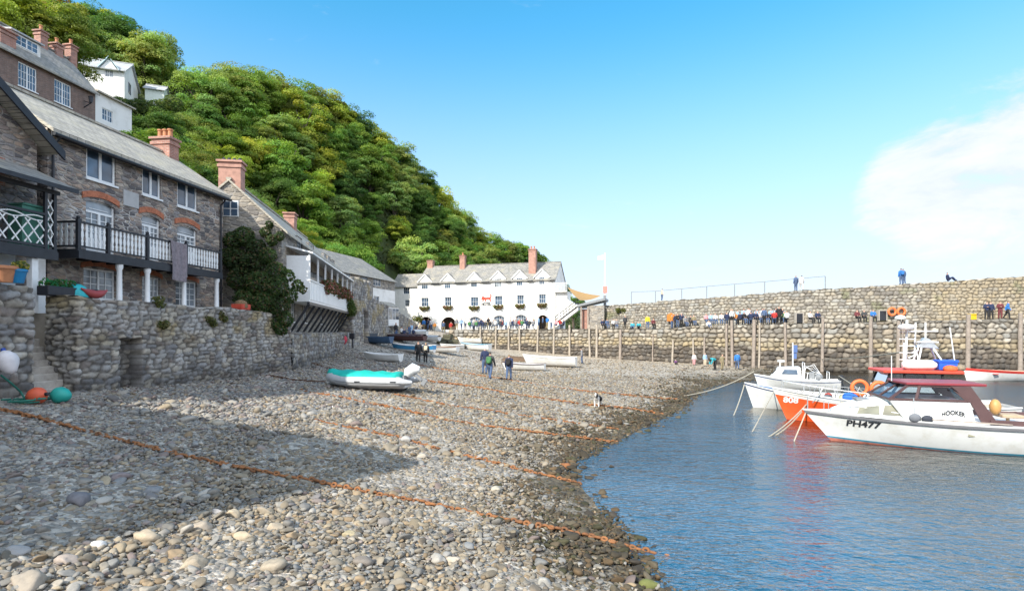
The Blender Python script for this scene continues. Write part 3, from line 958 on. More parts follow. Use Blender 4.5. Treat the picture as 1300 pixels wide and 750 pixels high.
# ================================================================== chains on the beach
def chain(pts_px, link_l, label, mat='rust', lift=0.03, thick=None, group='rusty mooring chains on the beach', pts=None, name='chain', cat='chain'):
    P = pts if pts else [on_beach(*p) for p in pts_px]
    P = [(p.x, p.y, max(p.z, -0.3) + lift) for p in P]
    A, s = polyline(P, 0.2)
    n = int(s[-1] / (link_l * 0.78))
    VV, FF = [], []
    th = thick or link_l * 0.17
    nu, nv = 10, 5
    ph = np.linspace(0, 2 * np.pi, nu, endpoint=False); th_ = np.linspace(0, 2 * np.pi, nv, endpoint=False)
    cxr = np.cos(ph) * (link_l * 0.5 - th); cyr = np.sin(ph) * link_l * 0.27
    L = np.stack([cxr, cyr, 0 * cxr], -1)
    nr = np.stack([np.cos(ph), np.sin(ph) * 1.1, 0 * ph], -1)
    ring = (L[:, None] + th * (np.cos(th_)[None, :, None] * nr[:, None] + np.sin(th_)[None, :, None] * np.array([0, 0, 1.0]))).reshape(-1, 3)
    i, j = np.meshgrid(np.arange(nu), np.arange(nv), indexing='ij')
    RF = np.stack([i * nv + j, ((i + 1) % nu) * nv + j, ((i + 1) % nu) * nv + (j + 1) % nv, i * nv + (j + 1) % nv], -1).reshape(-1, 4)
    rr = np.random.default_rng(int(P[0][0] * 100) % 9999)
    for k in range(n):
        t = (k + 0.5) * s[-1] / n
        q = np.array([np.interp(t, s, A[:, c]) for c in range(3)]); q[2] -= 0.045 * float(vnoise(np.array(t * 0.9), np.array(7.0), int(P[0][0] * 10) % 50)) 
        q2 = np.array([np.interp(min(t + 0.1, s[-1]), s, A[:, c]) for c in range(3)]); q1 = np.array([np.interp(max(t - 0.1, 0), s, A[:, c]) for c in range(3)])
        d = q2 - q1; d /= np.linalg.norm(d) + 1e-9
        sd = np.cross(d, [0, 0, 1.0]); sd /= np.linalg.norm(sd); up = np.cross(sd, d)
        a = (0.5 if k % 2 else -0.6) * 0.9 + rr.normal(0, 0.25)
        wob = rr.normal(0, link_l * 0.06, 3)
        s2 = sd * math.cos(a) + up * math.sin(a); u2 = -sd * math.sin(a) + up * math.cos(a)
        VV.append(q + wob + ring[:, :1] * d + ring[:, 1:2] * s2 + ring[:, 2:] * u2)
        FF.append(RF + k * len(ring))
    o = np_mesh(name, np.concatenate(VV), np.concatenate(FF), M[mat])
    tag(o, label, cat, group)
    return o


chain([(-6, 521), (60, 536), (150, 559), (240, 582), (330, 601), (400, 614), (480, 630), (560, 645), (640, 661), (760, 686), (852, 710)], 0.15, 'longest thick rusty chain, from the left edge down to the water in front', lift=0.06)
chain([(395, 533), (429, 541), (470, 549), (508, 557), (562, 573), (652, 595), (738, 616)], 0.16, 'second rusty orange chain, just past the tip of the big shadow', lift=0.06)
chain([(380, 497), (425, 504), (465, 512), (526, 525), (580, 536), (652, 547), (720, 555), (785, 563)], 0.17, 'rusty chain passing in front of the teal covered inflatable', lift=0.06)
chain([(500, 501), (562, 514), (630, 523), (702, 534), (785, 546)], 0.15, 'thin rusty chain in front of the black and white dog', lift=0.05)
chain([(528, 483), (544, 485), (600, 492), (652, 501), (745, 515), (800, 520), (842, 527)], 0.19, 'rusty orange chain from the outboard motor past the dog to the water', lift=0.07)
chain([(530, 464), (570, 471), (621, 479), (720, 494), (801, 503), (860, 508)], 0.18, 'rusty chain running behind the dog past the walkers feet', lift=0.06)
chain([(330, 476), (380, 484), (430, 486), (455, 489)], 0.16, 'dark rusty chain under the left sea wall in shade', 'rust_dark', lift=0.06)
chain([(372, 455), (400, 463), (430, 471), (462, 478)], 0.16, 'dark chain leading from the sea wall to the white dinghy', 'rust_dark', lift=0.06)

# ================================================================== stone walls
def stone_wall(name, pts, z0f, z1f, su, sv, depth, colf, res=0.06, thick=0.8, seed=0, smooth_path=True, push=None, capcol=(0.3, 0.27, 0.23), batter=0.0, ragged=0.0, cap=True, vres=None, p=2.6, mat=None, rough=0.08):
    """a rubble wall along a plan polyline; every stone is real relief. outward = right-hand side of the path"""
    if smooth_path: A, s = polyline(pts, res)
    else:
        P = np.array(pts, float); seg = np.linalg.norm(np.diff(P, axis=0), axis=1); cs = np.concatenate([[0], np.cumsum(seg)])
        s = np.unique(np.concatenate([np.arange(0, cs[-1], res), cs]))
        A = np.stack([np.interp(s, cs, P[:, k]) for k in range(2)], -1)
    T = np.gradient(A[:, :2], axis=0); T /= np.linalg.norm(T, axis=1)[:, None] + 1e-9
    Nn = np.stack([T[:, 1], -T[:, 0]], -1)
    z0 = np.array([z0f(a[0], a[1]) for a in A]); z1 = np.array([z1f(a[0], a[1]) for a in A])
    if ragged: z1 = z1 + ragged * (vnoise(s * 2.2, s * 0 + 1, seed) - 0.5) + ragged * 0.6 * (hash01(np.floor(s / 0.35), 3, seed) - 0.5)
    nv = max(4, int((z1 - z0).max() / (vres or res)) + 1)
    t = np.linspace(0, 1, nv)
    U = np.repeat(s[:, None], nv, 1); Vv = z0[:, None] + (z1 - z0)[:, None] * t[None]
    wob = 0.35 * (fbm(U * 0.7, Vv * 0.7, seed + 31) - 0.5) + rough * (fbm(U * 3.1, Vv * 3.1, seed + 77) - 0.5)
    e, d, h1, h2, h3 = stone_field(U + wob, Vv + wob * 0.6 + (0.0), su, sv, seed, p)
    prof = sstep(0.0, 0.30, e) * (0.75 + 0.25 * np.sqrt(np.clip(1.1 - d, 0, 1)))
    disp = depth * prof * (0.55 + 0.7 * h1) + 0.25 * depth * (fbm(U * 9, Vv * 9, seed + 3) - 0.5) * (1 + rough * 6)
    joint = 1 - sstep(0.03, 0.30, e)
    col = colf(U, Vv, h2, h3, joint, A)
    if push is not None:
        pk = push(U, Vv); disp = disp - pk[0]; col = col * (1 - pk[1][..., None]) + np.array([0.03, 0.028, 0.026]) * pk[1][..., None]  # pushed-in stones also blend to near black: recess shade put into the colour
    disp = disp + batter * (1 - t)[None]
    PX = A[:, 0][:, None] + Nn[:, 0][:, None] * disp; PY = A[:, 1][:, None] + Nn[:, 1][:, None] * disp
    front = np.stack([PX, PY, Vv], -1)
    extra_v, extra_c = [], []
    top = front[:, -1]
    if cap:
        steps = [0.25, 0.6, 1.0]
        lay = [front]
        cl = [col]
        for k in steps:
            q = np.stack([A[:, 0] - Nn[:, 0] * thick * k, A[:, 1] - Nn[:, 1] * thick * k, z1 + 0.05 * (vnoise(s * 3, s * 0 + k * 9, seed + 5) - 0.3)], -1)
            lay.append(q[:, None]); cl.append((np.array(capcol)[None] * (0.7 + 0.6 * vnoise(s * 2.7, s * 0 + k * 5, seed + 6))[:, None])[:, None])
        q = np.stack([A[:, 0] - Nn[:, 0] * thick, A[:, 1] - Nn[:, 1] * thick, z0], -1)
        lay.append(q[:, None]); cl.append(np.tile(np.array(capcol), (len(s), 1))[:, None])
        G = np.concatenate(lay, 1); C = np.concatenate(cl, 1)
    else:
        G, C = front, col
    nu, nv2 = G.shape[:2]
    o = np_mesh(name, G.reshape(-1, 3), grid_faces(nu, nv2), mat or M['wall_stone'], None, C.reshape(-1, 3))
    return o


M['wall_stone'] = attr_mat('wall_stone', 0.88, 9.0, 0.38, 0.55, 0.03)


def pick(pal, h):
    pal = np.array(pal); return pal[np.clip((h * len(pal)).astype(int), 0, len(pal) - 1)]


def seawall_col(U, V, h2, h3, joint, A):
    c = pick([(0.26, 0.235, 0.205), (0.34, 0.305, 0.255), (0.165, 0.155, 0.15), (0.38, 0.345, 0.29), (0.26, 0.25, 0.235), (0.20, 0.17, 0.15), (0.31, 0.30, 0.29), (0.22, 0.215, 0.215)], h2) * (0.8 + 0.4 * h3)[..., None]
    lich = sstep(0.50, 0.64, fbm(U * 0.9, V * 1.3, 41)) * sstep(3.0, 4.0, V)
    c = c * (1 - 0.55 * lich[..., None]) + np.array([0.38, 0.29, 0.12]) * 0.55 * lich[..., None]
    lime = sstep(0.54, 0.66, fbm(U * 2.1, V * 2.1, 43))
    c = c * (1 - 0.5 * lime[..., None]) + np.array([0.46, 0.45, 0.43]) * 0.5 * lime[..., None]
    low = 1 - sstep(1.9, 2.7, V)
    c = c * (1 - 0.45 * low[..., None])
    j = joint[..., None]
    return c * (1 - 0.8 * j) + np.array([0.08, 0.072, 0.062]) * 0.8 * j


def gz(x, y): return ground(x, y) - 0.35


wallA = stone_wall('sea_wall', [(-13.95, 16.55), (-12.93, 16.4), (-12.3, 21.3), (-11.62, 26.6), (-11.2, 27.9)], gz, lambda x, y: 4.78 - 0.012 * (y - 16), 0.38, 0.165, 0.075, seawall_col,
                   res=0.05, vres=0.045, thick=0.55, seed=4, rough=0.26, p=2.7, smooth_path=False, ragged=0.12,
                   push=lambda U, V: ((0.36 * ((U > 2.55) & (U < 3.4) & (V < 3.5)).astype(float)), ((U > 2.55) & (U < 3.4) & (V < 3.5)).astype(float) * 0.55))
tag(wallA, 'grey rubble sea wall with drain recess below the balcony cottage', 'sea wall')
wallB = stone_wall('sea_wall', [(-14.3, 7), (-13.9, 9), (-13.15, 15.1), (-14.8, 15.32)], gz, lambda x, y: 4.95, 0.48, 0.20, 0.085, seawall_col, res=0.05, vres=0.045, thick=0.55, seed=9, rough=0.26, p=2.7, smooth_path=False, ragged=0.1)
tag(wallB, 'grey stone sea wall at the left edge, left of the stone steps', 'sea wall')
wallC = stone_wall('sea_wall', [(-11.2, 27.9), (-11.45, 30), (-12.2, 36), (-13.1, 43), (-13.7, 49)], gz, lambda x, y: 3.66, 0.42, 0.26, 0.09, seawall_col, res=0.07, vres=0.06, thick=2.0, seed=14, rough=0.26, p=2.7, ragged=0.1)
tag(wallC, 'low dark rubble sea wall under the struts of the flower balcony', 'sea wall')

# steps up between the two walls
mb = MB()
ux, uy = -0.992, 0.1275
for k in range(12):
    z = 1.9 + 0.2 * k
    a = 0.1 + 0.155 * k
    lft = Vector((-13.15, 15.1, 0)); rgt = Vector((-12.93, 16.4, 0))
    d = Vector((ux, uy, 0))
    jt = random.uniform(-0.03, 0.03)
    p = [lft + d * (a + jt), rgt + d * (a - jt) + Vector((0, 0.2, 0)), rgt + d * (a + 0.3) + Vector((0, 0.2, 0)), lft + d * (a + 0.3)]
    mb.prism([(q.x, q.y) for q in p], 1.2, z + random.uniform(-0.02, 0.02), 'z')
steps = mb.build('stone_steps', plain('step_stone', (0.36, 0.335, 0.30), 0.9, 0.4, 3.0, bmp=0.9), None, bevel=0.03)
tag(steps, 'worn dark stone steps climbing between the two sea walls', 'steps')

# terrace behind the walls
mb = MB()
mb.prism([(-30, 3), (-14.9, 3), (-14.4, 9), (-13.75, 15.05), (-15.2, 15.3), (-15.2, 16.7), (-13.5, 16.6), (-12.75, 21.3), (-12.1, 26.6), (-12.1, 27.7), (-20, 30), (-30, 30)], 0.5, 4.28, 'z')
ter = mb.build('terrace', M['flag_stone']); ter['kind'] = 'structure'

# ================================================================== the quay
QF = [(-9, 78.6), (-4, 77.2), (0, 75), (6.2, 70.8), (12.8, 66), (22.7, 56.8), (33, 51.6), (46.4, 49.6), (62, 48.4), (80, 47.6)]
QA, QS = polyline(QF, 0.1)
QT = np.gradient(QA, axis=0); QT /= np.linalg.norm(QT, axis=1)[:, None]
QN = np.stack([QT[:, 1], -QT[:, 0]], -1)
QPX = CX + FPX * QA[:, 0] / QA[:, 1]


def quay_pt(px, inn=0.0):
    """point on the quay line (or inn metres behind it) in photo column px"""
    B_ = QA - QN * inn
    bpx = CX + FPX * B_[:, 0] / B_[:, 1]
    i = int(np.argmin(np.abs(bpx - px)))
    return B_[i]


def quay_top_z(x, y):
    px = CX + FPX * x / y
    py = np.interp(px, [590, 720, 850, 880, 960, 1270, 1400], [418.5, 417.5, 417.5, 413.5, 412.0, 405.0, 403])
    return float(EYE + (HZ - py) / FPX * y)


def quay_col(U, V, h2, h3, joint, A):
    c = pick([(0.31, 0.275, 0.225), (0.38, 0.34, 0.28), (0.25, 0.23, 0.20), (0.33, 0.28, 0.215), (0.28, 0.27, 0.245), (0.41, 0.375, 0.32), (0.21, 0.19, 0.16)], h2) * (0.85 + 0.35 * h3)[..., None]
    wav = 1.1 * (fbm(U * 0.25, V * 0.4, 51) - 0.5) + 0.45 * (h3 - 0.5)
    yel = sstep(2.0, 2.3, V + wav) * (1 - sstep(2.9, 3.4, V + wav)) * (0.35 + 0.65 * h3)
    c = c * (1 - 0.5 * yel[..., None]) + np.array([0.40, 0.30, 0.13]) * 0.5 * yel[..., None]
    drk = 1 - sstep(1.9, 2.35, V + wav)
    c = c * (1 - drk[..., None]) + pick([(0.125, 0.105, 0.085), (0.16, 0.135, 0.11), (0.095, 0.085, 0.075), (0.19, 0.165, 0.135), (0.14, 0.125, 0.11)], h2) * (0.8 + 0.5 * h3)[..., None] * drk[..., None]
    wet = 1 - sstep(0.1, 0.5, V + wav * 0.5)
    c = c * (1 - 0.6 * wet[..., None])
    c = c * 0.9
    j = joint[..., None]
    return c * (1 - 0.85 * j) + np.array([0.07, 0.06, 0.05]) * 0.85 * j


quay = stone_wall('quay_wall', QF, lambda x, y: min(ground(min(x, 70), y), 1.2) - 0.5, lambda x, y: quay_top_z(x, y) - 0.03, 0.62, 0.45, 0.22, quay_col, res=0.085, thick=1.2, seed=21, capcol=(0.42, 0.38, 0.31), batter=0.25, p=2.8)
tag(quay, 'curved lower quay wall of rounded stones with dark tide band', 'quay wall')

BACK = 5.2
sel = np.arange(0, len(QA), 8)
rowA = QA - QN * 0.25; rowB = QA - QN * (BACK + 1.2)
lay = []
for k in (0.0, 0.35, 0.7, 1.0):
    P = rowA[sel] * (1 - k) + rowB[sel] * k
    lay.append(np.stack([P[:, 0], P[:, 1], [quay_top_z(a[0], a[1]) + 0.02 for a in rowA[sel]]], -1)[:, None])
G = np.concatenate(lay, 1)
walk = np_mesh('quay_walkway', G.reshape(-1, 3), grid_faces(*G.shape[:2])[:, ::-1], M['flag_stone'])
walk['kind'] = 'structure'


def upper_top_z(x, y):
    px = CX + FPX * x / y
    py = np.interp(px, [735, 775, 1000, 1146, 1300, 1450], [390, 387.5, 370.0, 361, 350.5, 341])
    return float(EYE + (HZ - py) / FPX * y)


def upper_col(U, V, h2, h3, joint, A):
    c = pick([(0.31, 0.28, 0.235), (0.37, 0.34, 0.285), (0.26, 0.24, 0.21), (0.32, 0.28, 0.22), (0.29, 0.28, 0.255), (0.22, 0.20, 0.175), (0.39, 0.36, 0.305)], h2) * (0.85 + 0.35 * h3)[..., None]
    far = sstep(0.0, 1.0, (A[:, 0] - 40) / 3)[:, None]
    och = far * (0.3 + 0.5 * h3)
    c = c * (1 - och[..., None]) + np.array([0.40, 0.32, 0.20]) * och[..., None]
    moss = sstep(0.66, 0.76, fbm(U * 0.35, V * 0.5, 61))
    c = c * (1 - 0.6 * moss[..., None]) + np.array([0.16, 0.17, 0.07]) * 0.6 * moss[..., None]
    c = c * 0.9
    j = joint[..., None]
    return c * (1 - 0.85 * j) + np.array([0.09, 0.08, 0.065]) * 0.85 * j


kk = [i for i in range(0, len(QA), 40) if CX + FPX * (QA[i] - QN[i] * BACK)[0] / (QA[i] - QN[i] * BACK)[1] > 741] + [len(QA) - 1]
UP = [tuple(QA[i] - QN[i] * BACK) for i in kk]
upper = stone_wall('harbour_wall', UP, lambda x, y: quay_top_z(x, y) - 0.4, upper_top_z, 0.45, 0.34, 0.15, upper_col, res=0.08, thick=2.4, seed=33, rough=0.12, capcol=(0.44, 0.41, 0.35), batter=0.3, ragged=0.14, p=3.2)
tag(upper, 'tall upper harbour wall rising behind the crowded walkway', 'harbour wall')
# ================================================================== the balcony cottage (long dark house on the left)
F1_ = Facade(-15.25, 18.1, 0.1275, 0.992, 4.28)
L1 = F1_.lx(283)
EA1, RD1, D1_ = 10.45 - 4.28, 12.3 - 4.28, 5.6
h1 = F1_.empty('terraced_cottage', 'long dark stone cottage with white balusters on its black balcony', 'cottage')


def R1(*a): return F1_.rect(*a)


up_w = [R1(109.5, 189, 147, 231), R1(180.5, 213, 204, 250), R1(225, 230.5, 250.5, 265)]
mid_d = [R1(109, 256, 146.5, 323), R1(180, 274, 203.5, 330), R1(225, 287, 250, 334)]
gr_w = [R1(106, 342, 147, 380), R1(180.5, 352, 203, 386), R1(223, 357, 250, 389)]
for r in range(3): gr_w[r] = (gr_w[r][0], max(0.35, gr_w[r][1]), gr_w[r][2], gr_w[r][3])
house_walls(L1, D1_, -0.3, EA1, RD1, up_w + mid_d + gr_w, 0.2).build('wall', M['rubble'], h1)
gable_roof(L1, D1_, EA1, RD1, 0.35, 0.12, 0, 0.12).build('roof', M['slate'], h1)
for k, r in enumerate(up_w):
    window(h1, r, 0.05, 1, 1, 0.085, 2, 'glass', True)
for k, r in enumerate(mid_d):
    zt = r[3] - 0.42
    rr = (r[0], r[1], r[2], r[3])
    dr_ = MB()
    fw = 0.06; y = 0.08
    dr_.box(r[0], r[0] + fw, y, y + .06, r[1], r[3]); dr_.box(r[2] - fw, r[2], y, y + .06, r[1], r[3])
    dr_.box(r[0] + fw, r[2] - fw, y, y + .06, zt - 0.05, zt + 0.03); dr_.box(r[0] + fw, r[2] - fw, y, y + .06, r[3] - fw, r[3])
    cxm = (r[0] + r[2]) / 2
    dr_.box(cxm - .045, cxm + .045, y - .01, y + .06, r[1], zt - 0.05)
    for a, c in ((r[0] + fw, cxm - .045), (cxm + .045, r[2] - fw)):
        dr_.box(a, c, y + .01, y + .05, r[1], r[1] + 0.55)
        dr_.box((a + c) / 2 - .015, (a + c) / 2 + .015, y + .01, y + .045, r[1] + 0.55, zt - .05)
        for q in range(1, 4):
            zz = r[1] + .55 + (zt - .05 - r[1] - .55) * q / 4
            dr_.box(a, c, y + .012, y + .04, zz - .013, zz + .013)
    dr_.box(cxm - 0.4, cxm + 0.4, y + .012, y + .04, zt + .1, zt + .12)
    d_ = dr_.build('french_door', M['white_paint'], h1)
    MB().box(r[0] + .02, r[2] - .02, y + .04, y + .055, r[1] + .02, r[3] - .02).build('pane', M['glass_blind'], d_)
    ab = MB(); arch_band(ab, r[0], r[2], r[3] - 0.02, 0.16, 0.22, -0.035, 0.08, 0.16); ab.build('brick_arch', M['arch_brick'], h1)
    sp = MB(); spandrel(sp, r[0], r[2], r[3] - 0.12, 0.1, r[3], -0.004, 0.1); sp.build('arch_filler', M['rubble'], h1)
for r in gr_w:
    window(h1, r, 0.08, 2, 4, 0.06, 2, 'glass_blind', True)
    ab = MB(); arch_band(ab, r[0], r[2], r[3] + 0.0, 0.12, 0.18, -0.03, 0.08, 0.12); ab.build('brick_arch', M['arch_brick'], h1)
# plaque, fascia, gutter, downpipe
pq = R1(156, 243.5, 175.5, 263)
MB().box(pq[0], pq[2], -0.04, 0.02, pq[1], pq[3]).build('wall_plaque', paint('plaque', (0.42, 0.42, 0.42), 0.8), h1, bevel=0.01)
g = MB(); g.tube([(-0.1, -0.36, EA1 - 0.27), (L1 + 0.1, -0.36, EA1 - 0.29)], 0.06, 8)
g.tube([(L1 - 0.25, -0.36, EA1 - 0.3), (L1 - 0.25, -0.08, EA1 - 0.6), (L1 - 0.25, -0.08, 0.2)], 0.04, 8)
g.tube([(0.12, -0.36, EA1 - 0.3), (0.12, -0.08, EA1 - 0.6), (0.12, -0.08, 2.4)], 0.04, 8)
g.box(-0.1, L1 + 0.1, -0.29, -0.25, EA1 - 0.34, EA1 - 0.14)
g.build('gutter', M['black_paint'], h1)
chimney(h1, L1 - 0.35, D1_ / 2, 0.62, 0.95, EA1 + 1.0, RD1 + 0.75, 'brick', 3)
# balcony
BX0, BX1 = F1_.lx(97, -1.15), F1_.lx(282, -1.2)
BZ = F1_.lz(190, 331, -1.15)
bal = MB()
bal.box(BX0, BX1, -1.2, -0.004, BZ - 0.06, BZ)
bal.box(BX0, BX1, -1.24, -1.14, BZ - 0.3, BZ - 0.06); bal.box(BX0, BX0 + 0.1, -1.14, -0.004, BZ - 0.3, BZ - 0.06)
x = BX0 + 0.5
while x < BX1 - 0.2:
    bal.box(x, x + 0.07, -1.13, -0.005, BZ - 0.22, BZ - 0.061); x += 0.6
bo = bal.build('balcony', M['black_paint'], h1)
PXS = [BX0 + 0.06, F1_.lx(137, -1.15) - 0.0, F1_.lx(187, -1.15), F1_.lx(236, -1.15), BX1 - 0.06]
for x in PXS:
    p = MB(); p.box(x - .055, x + .055, -1.21, -1.1, BZ, BZ + 0.98); p.ball((x, -1.155, BZ + 1.03), .06, n=10, m=6)
    p.build('balcony_post', M['black_paint'], bo, bevel=.006)
rl = MB()
rl.box(BX0, BX1, -1.2, -1.11, BZ + .86, BZ + .92); rl.box(BX0, BX1, -1.18, -1.13, BZ + .08, BZ + .13)
rl.box(BX0, BX0 + .07, -1.1, -0.005, BZ + .86, BZ + .92); rl.box(BX0 + .01, BX0 + .06, -1.1, -0.005, BZ + .08, BZ + .13)
rl.build('handrail', M['black_paint'], bo)


def baluster(mb, x, y, z0, z1, ax=0):
    """flat sawn baluster with waists"""
    h = z1 - z0
    pr = [(.035, 0), (.035, .14), (.05, .2), (.026, .3), (.05, .44), (.05, .56), (.026, .7), (.05, .8), (.035, .86), (.035, 1)]
    poly = [(x - w, z0 + h * t) for w, t in pr] + [(x + w, z0 + h * t) for w, t in reversed(pr)]
    if ax == 0: mb.prism(poly, y - .013, y + .013)
    else: mb.prism([(y + (a - x), b) for a, b in poly], x - .013, x + .013, 'x')


nb_ = 0
x = BX0 + 0.2
while x < BX1 - 0.1:
    if min(abs(x - q) for q in PXS) > 0.1:
        b2 = MB(); baluster(b2, x, -1.155, BZ + .13, BZ + .86); b2.build('baluster', M['white_paint'], bo)
    x += 0.168
for y in (-0.95, -0.75, -0.55, -0.35, -0.15):
    b2 = MB(); baluster(b2, BX0 + .035, y, BZ + .13, BZ + .86, 1); b2.build('baluster', M['white_paint'], bo)
for px in (151.5, 187, 233.5, 275):
    x = F1_.lx(px, -1.1)
    if x < BX0 + 0.15: x = BX0 + 0.3
    p = MB(); p.lathe([(.13, 0), (.13, .12), (.1, .16), (.085, BZ - .5), (.12, BZ - .42), (.12, BZ - .301)], (x, -1.1, 0), 12)
    p.build('balcony_column', M['white_paint'], h1, smooth=True)
# blanket over the rail
rg0, rg1 = F1_.lx(216, -1.22), F1_.lx(236, -1.22)
nu, nv = 14, 16
V = []
for i in range(nu):
    for j in range(nv):
        t = j / (nv - 1)
        x = rg0 + (rg1 - rg0) * i / (nu - 1) * (1 - .06 * t) + .04 * math.sin(3 * t)
        V.append((x, -1.25 - .02 * math.sin(i * 1.1 + t * 2) - .05 * t * math.sin(2.2 * t), BZ + .94 - 1.55 * t - 0.05 * (i / nu)))
fr_ = [(i * nv + j, (i + 1) * nv + j, (i + 1) * nv + j + 1, i * nv + j + 1) for i in range(nu - 1) for j in range(nv - 1)]
mb = MB().mesh(V, fr_)
n0 = len(mb.v)
mb.mesh([(a, b + 0.012 + .0, c) for a, b, c in V], [f[::-1] for f in fr_])
for i in range(nu - 1):
    a, b = V[i * nv], V[(i + 1) * nv]
    mb.face([a, b, (b[0], -1.08, b[2] - .01), (a[0], -1.08, a[2] - .01)])
    mb.face([(a[0], -1.08, a[2] - .01), (b[0], -1.08, b[2] - .01), (b[0], -1.07, b[2] - .5), (a[0], -1.07, a[2] - .5)])
rug = mb.build('blanket', plain('blanket_wool', (0.22, 0.19, 0.21), 0.95, 0.3, 10, bmp=.7), None, smooth='all')
rug.location = (F1_.o[0], F1_.o[1], F1_.z); rug.rotation_euler = (0, 0, F1_.rz)
tag(rug, 'grey purple blanket hung over the black balcony rail', 'blanket')
# hanging basket
hb_l = F1_.xy(F1_.lx(211, -0.7), -0.7)

# ================================================================== the veranda house at the left edge
h0 = F1_.empty('veranda_house', 'stone house at left edge with white lattice veranda', 'house')
X0 = -8.0; XE = -0.35
Z0R = lambda x: 0
apx = F1_.lx(-150)
apz = 12.6 - 4.28
e_r = 9.75 - 4.28
holes0 = [F1_.rect(-30, 268, 12, 330), F1_.rect(-40, 160, 2, 210)]
holes0 = [(-4.6, 2.35, -3.55, 4.4), (-4.6, 5.1, -3.75, 6.3)]
w = MB()
front_with_holes(w, X0, XE, -.3, e_r, holes0, 0, .18)
xm = (X0 + XE) / 2
w.face([(X0, 0, e_r), (XE, 0, e_r), (xm, 0, apz)])
w.face([(XE, 0, -.3), (XE, 7, -.3), (XE, 7, e_r), (XE, 0, e_r)]); w.face([(X0, 0, -.3), (X0, 0, e_r), (X0, 7, e_r), (X0, 7, -.3)])
w.build('wall', M['rubble'], h0)
rf = MB()
kx = (apz - e_r) / (XE - xm)
for s_ in (-1, 1):
    xe = xm + s_ * (XE - xm + .35)
    rf.prism([(xe, e_r - .35 * kx + .03), (xm, apz + .03), (xm, apz + .15), (xe, e_r - .35 * kx + .15)], -.55, 7.0)
rf.build('roof', M['slate'], h0)
bb_ = MB()
for s_ in (-1, 1):
    xe = xm + s_ * (XE - xm + .4)
    bb_.prism([(xe, e_r - .4 * kx - .12), (xm, apz - .12), (xm, apz + .17), (xe, e_r - .4 * kx + .17)], -.62, -.556)
bb_.build('bargeboard', M['black_paint'], h0)
for r in holes0:
    window(h0, r, .08, 2, 3, .06, 2, 'glass_blind', r[3] > 5)
qn = MB()
for k in range(14):
    z = 3.6 + k * .17
    wd = .34 if k % 2 else .2
    qn.box(-3.7 + .05, -3.7 + .05 + wd, -.03, .05, z, z + .155)
    qn.box(-1.75 + .05, -1.75 + .05 + wd, -.03, .05, z + .1, z + .255) if k < 6 else None
qn.build('brick_quoin', M['brick'], h0)
# veranda
VP = -1.25
VX1 = F1_.lx(71, VP); VX0 = -7.6
VZ = F1_.lz(60, 316, VP)
VT = F1_.lz(64, 240, VP)
vr = MB()
vr.box(VX0, VX1, VP - .05, -.005, VZ - .07, VZ); vr.box(VX0, VX1, VP - .09, VP + .02, VZ - .32, VZ - .071)
vo = vr.build('veranda', M['black_paint'], h0)
lr = MB()
zr_e = VT - .02; zr_w = VT + .75
lr.prism([(VP - .45, zr_e), (-.004, zr_w), (-.004, zr_w + .1), (VP - .45, zr_e + .1)], VX0, VX1 + .35, 'x')
lr.build('veranda_roof', M['slate_far'], vo)
bx = MB(); bx.box(VX0, VX1 + .3, VP - .5, VP - .452, zr_e - .03, zr_e + .1); bx.box(VX0, VX1 + .1, VP - .05, VP + .05, VT - .14, VT - .02)
bx.build('veranda_beam', M['black_paint'], vo)
TX0 = VX1 - .34
for x in (VX1 - .05, TX0):
    MB().box(x - .045, x + .045, VP - .045, VP + .045, VZ, VT - .14).build('veranda_post', M['black_paint'], vo, bevel=.006)
MB().box(-6.2, -6.1, VP - .045, VP + .045, VZ, VT - .14).build('veranda_post', M['black_paint'], vo)
ll = MB()
z = VZ + .1
while z < VT - .45:
    for sg in (0, 1):
        a, b = (TX0 + .05, VX1 - .1)
        ll.bar((a if sg else b, VP + (.012 if sg else -.012), z), (b if sg else a, VP + (.012 if sg else -.012), z + .34), .03, .022, (0, 1, 0))
    z += .36
ll.build('trellis', M['white_paint'], vo)
lt = MB()
x = VX0
zb, zt = VZ + .12, VZ + .98
hp = .36
while x < TX0 - .1:
    x2 = min(x + 2 * hp, TX0 - .05)
    for sg in (0, 1):
        yy = VP + (.013 if sg else -.013)
        for off in (0, hp):
            a, b = x + off, x + off + hp * 1.5
            if b > TX0 - .04: b = TX0 - .04
            hh = (zt - .16 - zb) * (b - a) / (hp * 1.5)
            lt.bar((a, yy, zb if sg else zt - .16), (b, yy, zb + hh if sg else zt - .16 - hh), .035, .022, (0, 1, 0))
    pts = [(x + 2 * hp * k / 12, VP, zt - .1 + .07 * math.sin(math.pi * k / 12)) for k in range(13) if x + 2 * hp * k / 12 < TX0 - .03]
    if len(pts) > 2:
        lt.tube(pts, .02, 6); lt.tube([(p[0], p[1], 2 * (zt - .1) - p[2]) for p in pts], .02, 6)
    x += 2 * hp
lt.build('lattice_railing', M['white_paint'], vo)
rl = MB(); rl.box(VX0, TX0, VP - .04, VP + .04, zt + .02, zt + .09); rl.box(VX0, TX0, VP - .035, VP + .035, zb - .09, zb - .02)
rl.build('handrail', M['black_paint'], vo)
p = MB(); xx = F1_.lx(42, VP + .1); p.box(xx - .1, xx + .1, VP + .02, VP + .22, 0, VZ - .33); p.build('veranda_column', M['white_paint'], h0, bevel=.01)
lw = MB(); lw.box(X0, VX1 - .2, -.05, -.005, -.2, VZ - .1); lw.build('whitewashed_wall', plain('blue_limewash', (.62, .65, .68), .8, .12, 2, bmp=.4), h0)
MB().box(F1_.lx(47, -.1), F1_.lx(58, -.1), -.1, -.052, 0, 1.95).build('door', M['white_paint'], h0)

